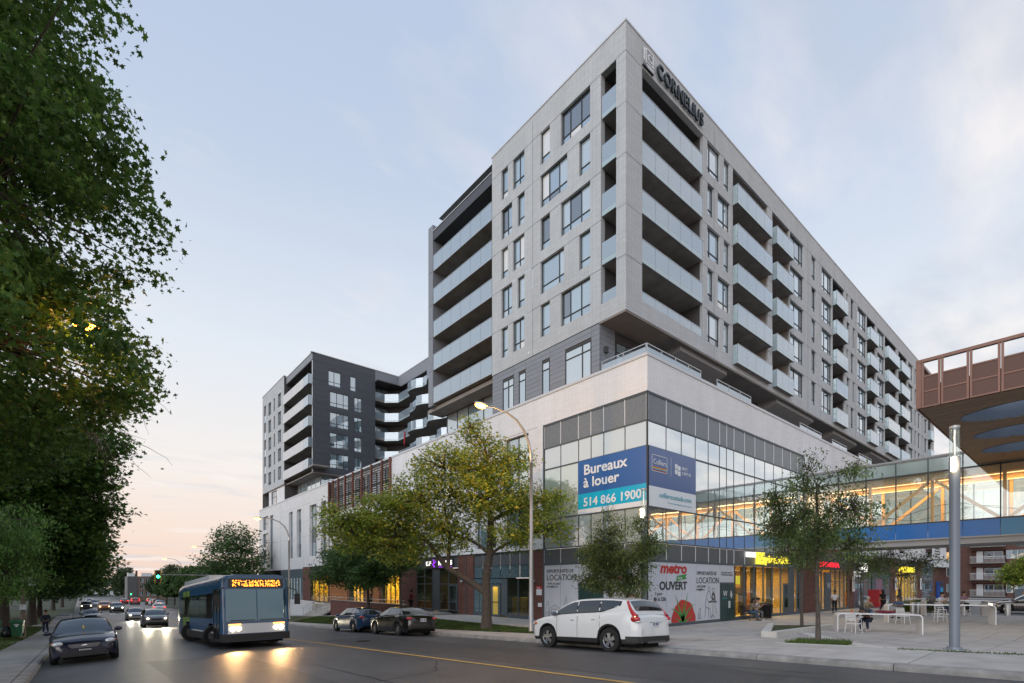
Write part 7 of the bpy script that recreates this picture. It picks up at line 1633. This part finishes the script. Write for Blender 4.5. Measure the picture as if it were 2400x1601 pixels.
# big maple over the left kerb
tree('huge dark green maple filling the upper left of the view', (-4.6, 17.2, .05), 6.5, .42,
     [((1.2, .6, 8.2), (4.9, 4.6, 2.6)), ((.6, 0, 12.2), (4.9, 4.8, 3.2)), ((.4, 0, 16.4), (4.7, 4.6, 3.4)), ((2.9, 3.0, 9.0), (3.6, 3.2, 2.4)), ((.8, 1, 20), (4.4, 4, 2.8)), ((2.9, -.2, 11.6), (3.6, 3.0, 2.6)), ((3.2, 1.5, 14.5), (2.8, 2.6, 2.0)), ((1.0, 5.0, 11.5), (3.6, 3, 3.2)), ((1.6, 4.2, 6.8), (3.2, 3, 1.9)), ((-4, 1, 13), (4, 4, 5)), ((.6, 4.0, 16.0), (3.6, 3, 3)), ((1.6, 5.0, 18.6), (3.4, 3, 2.6)), ((-2.0, 4, 6.0), (3.5, 3, 2.2)), ((-3.5, 4, 9.5), (3.5, 3.5, 3))],
     2400, 66, .155, 'maple', 'leaf_maple', 11, clump=.30, shell=.62, trunk_pts=[(0, 0, -.3), (.1, 0, 2.5), (-.1, .1, 4.5), (.1, .1, 6.5), (.2, .1, 10), (0, 0, 15)], droop=.9, name='maple_tree')
tree('smaller bright green ash tree low on the left edge', (-4.6, 33.0, -.7), 2.6, .2, [((.3, 0, 4.2), (3.2, 3.2, 1.9)), ((1.0, .6, 5.6), (2.4, 2.6, 1.5)), ((-1.5, 0, 5.2), (2.6, 3, 1.8)), ((1.6, -.6, 3.4), (1.9, 2.0, 1.2))], 620, 60, .17, 'narrow', 'leaf_ash', 12, clump=.34, name='ash_tree', droop=.9)
tree('dark green maple overhanging the left sidewalk below the big crown', (-4.2, 50.0, -1.1), 4.5, .38, [((1.5, 0, 8), (5.0, 5, 3)), ((.5, 1, 12), (5, 5.2, 3.6)), ((1.8, 2, 5.6), (4.2, 4.2, 2.0)), ((-.5, 1, 15.5), (4, 4, 2.6)), ((3.6, -4, 12.8), (3.2, 3.0, 2.4)), ((3.4, -1, 9.8), (3.2, 3.2, 2.4))], 1250, 44, .30, 'maple', 'leaf_maple', 13, clump=.6, name='maple_tree')
tree('dark maple farther along the left sidewalk, third in the row', (-4.0, 74.0, -1.9), 4.5, .38, [((1.5, 0, 8), (5.2, 5, 3)), ((.5, 1, 12), (4.8, 5.2, 3.4)), ((1.8, 2, 5.4), (4.4, 4.2, 2.0))], 620, 40, .40, 'maple', 'leaf_dark', 14, clump=.7, name='maple_tree')
for i, (x_, y_, l) in enumerate(((-4.4, 96, 'dark tree fourth in the left row, near the crossing'), (-4, 128, 'dark tree fifth in the left row beyond the crossing'), (-3.4, 160, 'dark tree sixth in the left row at the far end'), (-9, 62, 'dark tree set back on the left lawn behind the bins'), (-10, 88, 'dark tree set back on the left lawn farther off'), (-12, 42, 'dark tree at the left frame edge behind the ash'), (-16, 66, 'dark tree deep in the left park'), (-22, 95, 'dark background tree behind the left park'))):
    tree(l, (x_, y_, rz(y_) - .1), 4, .32, [((.8, 0, 7.2), (4.8, 4.8, 3.2)), ((0, 1, 10.8), (4.2, 4.4, 3.0)), ((1.2, -1, 5.0), (3.8, 3.8, 1.7))], 380, 34, .5, 'maple', 'leaf_dark', 20 + i, clump=.75, name='maple_tree', group='trees in the park on the left')
# yellow-green silver maple in front of the podium
def spread(k, g=0): return (-.762 * k + .647 * g, .647 * k + .762 * g)
LB = [(0, 0, 7.4, 2.1, 1.8), (-2.4, .3, 6.9, 1.7, 1.4), (-3.5, 0, 5.6, 1.2, .9), (-3.9, .2, 7.2, .8, .6), (0, .5, 9.6, 1.7, 1.3), (.8, -.3, 11.0, .8, .7), (2.3, 0, 9.0, 1.8, 1.2), (3.6, .3, 7.2, 2.1, 1.6), (5.6, .2, 6.4, 1.9, 1.3), (7.3, 0, 5.4, 1.6, 1.1), (2.4, .3, 5.4, 1.8, 1.0), (5.0, .2, 4.6, 1.8, .9), (8.2, 0, 6.4, .9, .7), (-1.2, -.4, 5.2, 1.3, .7), (-1.6, 0, 9.4, .9, .8)]
tree('yellow green maple with forked trunk in front of the pale brick podium', (16.93, 22.1, -.25), 3.0, .30,
     [((*spread(k_, g_), z_), (r_, r_, h_)) for (k_, g_, z_, r_, h_) in LB],
     1250, 36, .14, 'maple', 'leaf_silver', 31, clump=.30, shell=.35, trunk_pts=[(0, 0, -.3), (.02, 0, .8), (.05, .05, 1.9), (.05, .1, 2.9), (.05, -.25, 4.2), (0, -.4, 6.0)], droop=.6, name='maple_tree')
# the strong left fork of that trunk
fk = [o for o in bpy.data.objects if o.get('label', '').startswith('yellow green maple')][0]
m = MB(); m.tube([(.05, .1, 2.1), (*spread(.9), 2.7), (*spread(2.2), 3.5), (*spread(3.2), 4.9), (*spread(4.6), 6.0)], [.21, .18, .155, .12, .07], 10); m.tube([(*spread(2.1), 3.5), (*spread(2.0), 5.2), (*spread(2.3), 6.8)], [.12, .09, .04], 8); m.build('limb', 'bark', fk, smooth=True)
tree('dark green street tree behind the blue hatchback', (17.4, 38.2, -.8), 3.0, .17, [((0, 0, 5.2), (2.8, 3.0, 2.1)), ((.2, .5, 7.4), (1.9, 2.0, 1.5)), ((0, 1.9, 4.0), (2.4, 2.4, 1.2)), ((-.2, -1.6, 4.2), (2.2, 2.0, 1.2)), ((-.6, 3.4, 5.4), (1.7, 1.7, 1.2)), ((-1.6, 3.8, 4.0), (1.5, 1.6, .9))], 800, 38, .17, 'maple', 'leaf_dark', 32, clump=.34, name='maple_tree')
tree('slender dark street tree with open lower branches behind the black sedan', (18.0, 34.0, -.5), 3.0, .10, [((0, 0, 4.8), (1.7, 1.8, 1.3)), ((.2, .2, 6.0), (1.5, 1.5, 1.2)), ((-.2, -.8, 4.2), (1.0, 1.1, .7))], 230, 34, .15, 'maple', 'leaf_dark', 33, clump=.30, name='maple_tree')
tree('bushy elm with two stems behind the white SUV', (18.75, 15.0, .0), 1.7, .085, [((0, .1, 3.0), (1.2, 1.3, 1.1)), ((.3, -.9, 3.4), (1.0, 1.2, .9)), ((-.1, .8, 3.7), (.9, .8, .9)), ((0, .1, 4.6), (.8, .8, .9)), ((.4, -2.0, 4.1), (.9, .7, .6)), ((.2, -.9, 2.3), (1.0, 1.0, .6)), ((0, 1.2, 2.5), (.7, .7, .5)), ((.1, .2, 5.6), (.25, .25, .5)), ((-.2, -1.6, 4.9), (.4, .4, .5))], 560, 44, .11, 'oval', 'leaf_elm', 34, clump=.20, shell=.25, name='elm_tree', trunk_pts=[(0, 0, -.1), (0, 0, .9), (.05, .05, 1.8), (0, .1, 3.2)])
el = [o for o in bpy.data.objects if o.get('label', '').startswith('bushy elm')][0]; m = MB(); m.tube([(0, -.25, -.05), (.1, -.5, 1.2), (.3, -1.1, 2.4), (.4, -1.6, 3.6)], [.07, .06, .045, .02], 8); m.build('limb', 'bark', el, smooth=True)
tree('slim elm in the kerb grass nearest the camera on the plaza', (17.75, 5.95, .42), 2.6, .072, [((.1, 0, 3.4), (.95, 1.1, .95)), ((.0, 1.1, 3.9), (.85, .9, .7)), ((.1, -.9, 4.2), (.8, .95, .7)), ((0, .3, 4.9), (.8, .9, .65)), ((.1, .35, 5.6), (.45, .4, .6)), ((.2, -1.0, 5.4), (.45, .65, .35)), ((0, 1.3, 4.7), (.45, .5, .4)), ((.2, -.8, 3.1), (.7, .7, .5)), ((0, .9, 2.9), (.5, .6, .4))], 420, 34, .095, 'oval', 'leaf_elm', 35, clump=.20, shell=.2, name='elm_tree', trunk_pts=[(0, 0, -.1), (.03, .02, 1.0), (-.02, .03, 2.2), (.02, 0, 3.4), (0, .05, 4.8)])
tree('thin tree growing in the pale planter on the plaza', (28.3, 10.25, .1), 2.4, .075, [((0, 0, 3.9), (1.3, 1.3, 1.0)), ((.1, .9, 4.8), (1.0, 1.0, .9)), ((0, -.9, 4.6), (1.1, 1.0, .8)), ((.1, 0, 5.8), (.9, .9, .8))], 260, 28, .12, 'oval', 'leaf_elm', 36, clump=.24, shell=.25, name='elm_tree', trunk_pts=[(0, 0, -.1), (.03, .02, 1.0), (0, .03, 2.4), (.02, 0, 4.2)])
tree('sparse open branched tree behind the second white table', (48.5, 10.5, 0), 1.9, .12, [((0, 0, 3.6), (2.2, 2.2, 1.1)), ((.1, 1.3, 4.2), (1.4, 1.6, .8)), ((0, -1.5, 4.0), (1.5, 1.6, .8)), ((0, 0, 4.7), (1.3, 1.3, .6))], 260, 9, .17, 'oval', 'leaf_elm', 37, clump=.30, shell=.3, name='young_tree')
tree('small yellow green tree in front of the brown brick flats', (96, 8.3, 0), 2.0, .1, [((0, 0, 3.6), (1.4, 1.8, 1.5)), ((0, -.6, 4.8), (1.0, 1.2, 1.0))], 160, 16, .28, 'blob', 'leaf_silver', 38, clump=.4, name='young_tree')
tree('bare branched small tree left of the shop entrance, under the bridge', (44.5, 12.0, 0), 2.2, .09, [((0, 0, 3.6), (1.5, 1.5, .9)), ((0, -.9, 4.0), (1.2, 1.2, .8))], 170, 14, .14, 'oval', 'leaf_elm', 39, clump=.25, name='young_tree')
# trees behind the bus and down the right side
for i, (x_, y_, hh, l) in enumerate(((17.4, 84.0, 1.42, 'broad street tree in front of the far end of the white podium'), (17.0, 100.0, .95, 'smaller street tree left of the broad one behind the bus'), (17.6, 122.0, .9, 'dark street tree above the bus roof on the left'), (17.2, 146.0, .8, 'round dark tree beyond the row of parked cars'), (16.9, 158.0, .8, 'next round dark tree beyond the parked cars'), (18, 190.0, .9, 'tree right of the far brick flats'), (30, 268, 1.5, 'tall pale tree standing behind the far brick flats'), (14, 275, 1.35, 'dark tree behind the left part of the far brick flats'), (40, 230, 1.3, 'wide tree on the skyline right of the far flats'), (26, 210, 1.1, 'dark tree near the right end of the far flats'))):
    tree(l, (x_, y_, rz(y_) + .1), 3 * hh, .2, [((0, 0, 5.4 * hh), (3.3 * hh, 3.3 * hh, 2.6 * hh)), ((.5, 1, 7.8 * hh), (2.3 * hh, 2.4 * hh, 1.8 * hh)), ((-.3, -1.6, 4.6 * hh), (2.4 * hh, 2.4 * hh, 1.5 * hh))], 340, 30, .30 if y_ < 110 else .48, 'maple' if y_ < 110 else 'blob', 'leaf_dark' if y_ < 170 else 'leaf_far', 50 + i, clump=.45 * hh, name='street_tree', group='street trees down the right side')
tw_ = MB()
# distant wood closing the street
rng = np.random.default_rng(5); n = 9000
cs = np.stack([rng.uniform(-140, 160, n), rng.uniform(300, 330, n), np.zeros(n)], 1); hh = 6 + 2.5 * np.sin(cs[:, 0] * .12) + 1.6 * np.sin(cs[:, 0] * .31 + 1); cs[:, 2] = -3.5 + rng.uniform(0, 1, n) ** .7 * hh
o = link('distant_wood', leaves_mesh('distant_wood', cs, 2.0, 'blob', 'leaf_far', rng)); tag(o, 'low distant wood closing the end of the street', 'wood', kind='stuff')
cs = np.stack([rng.uniform(-75, -26, n), rng.uniform(20, 200, n), np.zeros(n)], 1); cs[:, 2] = -3 + rng.uniform(0, 1, n) ** .8 * (9 + 2 * np.sin(cs[:, 1] * .2))
o = link('park_wood', leaves_mesh('park_wood', cs, 1.5, 'blob', 'leaf_dark', rng)); tag(o, 'dark mass of park trees far back on the left', 'wood', kind='stuff')

# ================================================================ PEOPLE
def skin(name, verts, edges, radii, mat, parent, root=0, sub=1):
    me = bpy.data.meshes.new(name); me.from_pydata(verts, edges, []); me.materials.append(MATS[mat]); o = link(name, me, parent)
    md = o.modifiers.new('skin', 'SKIN'); md.use_smooth_shade = True
    sl_ = me.skin_vertices[0].data
    for i, r_ in enumerate(radii): sl_[i].radius = r_ if isinstance(r_, tuple) else (r_, r_); sl_[i].use_root = (i == root)
    if sub: s_ = o.modifiers.new('sub', 'SUBSURF'); s_.levels = sub; s_.render_levels = sub
    return o
def person(loc, ang, label, pose='stand', skinm='skin_tan', hair='hair_black', top='cloth_white', legs='cloth_black', shoe='black_metal', long_hair=False, sleeves='short', fwd=.0, h=1.0, seat=.47, arms='down', shorts=False):
    e = empty('person', loc, ang, label, 'person'); e.scale = (h, h, h)     # faces -Y in its own frame
    if pose == 'stand': hip = (0, 0, .93); kn = [(-.10, -.02, .50), (.10, -.02, .50)]; an = [(-.11, .02, .09), (.11, -.03 - fwd, .09)]; fy = 0
    else: hip = (0, 0, seat + .10); kn = [(-.12, -.42, seat + .08), (.12, -.42, seat + .08)]; an = [(-.12, -.46, .09 if seat < .6 else .34), (.14, -.34, .09 if seat < .6 else .34)]
    lean = -.05 if pose == 'stand' else (-.12 if arms != 'sleep' else -.34)
    ch = (0, hip[1] + lean, hip[2] + (.40 if arms != 'sleep' else .30)); nk = (0, hip[1] + lean * 1.35, hip[2] + (.55 if arms != 'sleep' else .36)); hd = (0, hip[1] + lean * (1.6 if arms != 'sleep' else 1.9), hip[2] + (.72 if arms != 'sleep' else .42))
    sh = [(-.19, ch[1], ch[2] + .08), (.19, ch[1], ch[2] + .08)]
    if arms == 'down': el = [(-.25, ch[1] + .03, ch[2] - .22), (.25, ch[1] + .03, ch[2] - .22)]; wr_ = [(-.25, ch[1] - .06, ch[2] - .46), (.25, ch[1] - .06, ch[2] - .46)]
    elif arms == 'table' or arms == 'sleep': el = [(-.26, ch[1] - .16, ch[2] - .16), (.26, ch[1] - .16, ch[2] - .16)]; wr_ = [(-.12, ch[1] - .38, ch[2] - .12), (.12, ch[1] - .38, ch[2] - .12)]
    else: el = [(-.24, ch[1] - .1, ch[2] - .2), (.24, ch[1] - .1, ch[2] - .2)]; wr_ = [(-.08, ch[1] - .25, ch[2] - .05), (.08, ch[1] - .3, ch[2] + .02)]
    V = [hip, (0, hip[1] + lean * .5, hip[2] + .2), ch, nk, hd, sh[0], el[0], wr_[0], sh[1], el[1], wr_[1], (-.1, hip[1], hip[2] - .04), kn[0], an[0], (.1, hip[1], hip[2] - .04), kn[1], an[1], (0, hd[1] - .012, hd[2] + .1)]
    E = [(0, 1), (1, 2), (2, 3), (3, 4), (4, 17), (2, 5), (5, 6), (6, 7), (2, 8), (8, 9), (9, 10), (0, 11), (11, 12), (12, 13), (0, 14), (14, 15), (15, 16)]
    Rr = [(.13, .1), (.12, .09), (.14, .09), .055, (.085, .1), .055, .042, .03, .055, .042, .03, .085, .06, .042, .085, .06, .042, (.07, .085)]
    for w_i, sgn in ((7, -1), (10, 1)):      # palm, four fingers and a thumb
        w = Vector(V[w_i]); el_ = Vector(V[w_i - 1]); d = (w - el_).normalized(); s_ = Vector((sgn, 0, 0)); p_ = w + d * .08; V.append(tuple(p_)); pi_ = len(V) - 1; E.append((w_i, pi_)); Rr.append((.036, .018))
        for f in range(4): V.append(tuple(p_ + d * (.075 + .012 * (f in (1, 2))) + s_ * (.028 - .019 * f) + Vector((0, -.012, -.01)))); E.append((pi_, len(V) - 1)); Rr.append(.009)
        V.append(tuple(w + d * .07 - s_ * .045 + Vector((0, -.02, 0)))); E.append((pi_, len(V) - 1)); Rr.append(.011)
    skin('body', V, E, Rr, skinm, e)
    # face
    m = MB(); m.ellipsoid((0, hd[1] - .108, hd[2] + .02), (.013, .022, .022), 6, 5)
    for s_ in (-1, 1): m.ellipsoid((s_ * .088, hd[1] + .0, hd[2] + .02), (.014, .022, .03), 6, 5)
    m.build('nose_and_ears', skinm, e, smooth=True); m = MB()
    for s_ in (-1, 1): m.ellipsoid((s_ * .034, hd[1] - .094, hd[2] + .045), (.012, .008, .008), 6, 5)
    m.box(-.026, .026, hd[1] - .102, hd[1] - .092, hd[2] - .036, hd[2] - .03); m.build('eyes_and_mouth', 'hair_black', e)
    m = MB(); m.ellipsoid((0, hd[1] + .022, hd[2] + .085), (.106, .118, .11), 12, 8)
    if long_hair: m.ellipsoid((0, hd[1] + .085, hd[2] - .08), (.12, .07, .22), 10, 7)
    m.build('hair', hair, e, smooth=True)
    # shirt and trousers follow the body
    TV = [(hip[0], hip[1], hip[2] + .02), V[1], V[2], (0, nk[1], nk[2] - .05), sh[0], tuple(Vector(sh[0]).lerp(Vector(el[0]), .75 if sleeves == 'short' else 1)), sh[1], tuple(Vector(sh[1]).lerp(Vector(el[1]), .75 if sleeves == 'short' else 1))]
    TE = [(0, 1), (1, 2), (2, 3), (2, 4), (4, 5), (2, 6), (6, 7)]; TRr = [(.165, .125), (.15, .115), (.165, .115), .07, .078, .062, .078, .062]
    if sleeves == 'long': TV += [tuple(Vector(el[0]).lerp(Vector(wr_[0]), .85)), tuple(Vector(el[1]).lerp(Vector(wr_[1]), .85))]; TE += [(5, 8), (7, 9)]; TRr += [.05, .05]
    skin('shirt', TV, TE, TRr, top, e)
    kk = [Vector(V[11]).lerp(Vector(kn[0]), .8), Vector(V[14]).lerp(Vector(kn[1]), .8)] if shorts else None
    LV = [hip, V[11], tuple(kk[0]) if shorts else kn[0], V[14], tuple(kk[1]) if shorts else kn[1]]; LE = [(0, 1), (1, 2), (0, 3), (3, 4)]; LR = [(.155, .125), .11, .08, .11, .08]
    if not shorts: LV += [(an[0][0], an[0][1], an[0][2] + .05), (an[1][0], an[1][1], an[1][2] + .05)]; LE += [(2, 5), (4, 6)]; LR += [.06, .06]
    skin('trousers', LV, LE, LR, legs, e)
    for a_ in an: m = MB(); m.ellipsoid((a_[0], a_[1] - .07, a_[2] - .045), (.05, .135, .045), 10, 6); m.build('shoe', shoe, e, smooth=True)
    return e
person((45.85, 14.2, 0), rad(-55), 'standing man in a white shirt and black trousers by the mall entrance', top='cloth_white', legs='cloth_black', skinm='skin_brown')
person((51.4, 12.3, 0), rad(140), 'long haired woman in black walking away between the tables', top='cloth_black', legs='cloth_black', long_hair=True, fwd=.18)
person((32.6, 14.85, -.02), rad(20), 'person with long dark hair and blue trousers leaning forward on the bench', 'sit', 'skin_brown', top='cloth_khaki', legs='cloth_denim', long_hair=True, arms='up'); person((33.3, 14.85, -.02), rad(10), 'person in a white top and grey trousers on the right of the bench', 'sit', 'skin_tan', top='cloth_white', legs='cloth_grey', shoe='shoe_white', arms='up')
person((29.75, 7.75, 0), rad(-98), 'person in black slumped asleep over the nearest white table', 'sit', 'skin_brown', top='cloth_black', legs='cloth_navy', shoe='shoe_white', arms='sleep', seat=.5)
person((40.6, 10.6, 0), rad(-60), 'grey bearded person in a brown jacket seated behind the nearest table', 'sit', 'skin_tan', 'hair_grey', top='cloth_khaki', legs='cloth_denim', sleeves='long', arms='up', shoe='black_metal')
person((37.0, 8.0, .05), rad(-110), 'man in a dark blue shirt and shorts at the left end of the second table', 'sit', 'skin_brown', top='cloth_blue', legs='cloth_khaki', shorts=True, arms='table', seat=.62)
person((47.2, 8.35, 0), rad(-95), 'person in a grey shirt and cap sitting on a high stool at the far table', 'sit', 'skin_brown', 'cloth_grey', top='cloth_grey', legs='cloth_black', arms='table', seat=.78)
person((44.3, 7.45, 0), rad(-20), 'woman in a white shirt on a high stool with a hand at her chin', 'sit', 'skin_tan', top='cloth_white', legs='cloth_navy', shoe='shoe_white', arms='up', seat=.78)
person((49.9, 7.1, 0), rad(-30), 'person in a plaid shirt on a high stool at the far table', 'sit', 'skin_tan', top='cloth_plaid', legs='cloth_black', sleeves='long', arms='table', seat=.78)
person((-2.05, 52.0, rz(52) + .05), rad(15), 'person in dark navy clothes walking on the left sidewalk', top='cloth_navy', legs='cloth_navy', fwd=.2, sleeves='long', skinm='skin_tan')
person((20.9, 37.6, 0), rad(90), 'person in maroon behind the ramp wall near the yellow window', top='cloth_maroon', legs='cloth_black', skinm='skin_brown')
person((20.9, 45.2, 0), rad(80), 'dark haired person behind the ramp wall above the blue hatchback', top='cloth_black', legs='cloth_black', skinm='skin_brown', h=.97)

# bare twigs at the edge of the big maple
bt = [o for o in bpy.data.objects if o.get('label', '').startswith('huge dark green maple')][0]; rr = random.Random(4); m = MB()
for k in range(34):
    a0 = Vector((5.2 + rr.uniform(-.8, .3), 2.0 + rr.uniform(-1.0, 1.2), 7.6 + rr.uniform(-1.0, 1.6))); p_ = [a0]; d = Vector((rr.uniform(.2, 1), rr.uniform(-.6, .6), rr.uniform(-.8, .1))).normalized()
    for j in range(6): d = (d + Vector((rr.uniform(-.35, .35), rr.uniform(-.35, .35), rr.uniform(-.35, .2)))).normalized(); p_.append(p_[-1] + d * .26)
    m.tube(p_, [.014, .012, .010, .008, .006, .005, .003], 4, cap=False)
m.build('bare_twigs', 'bark_pale', bt)
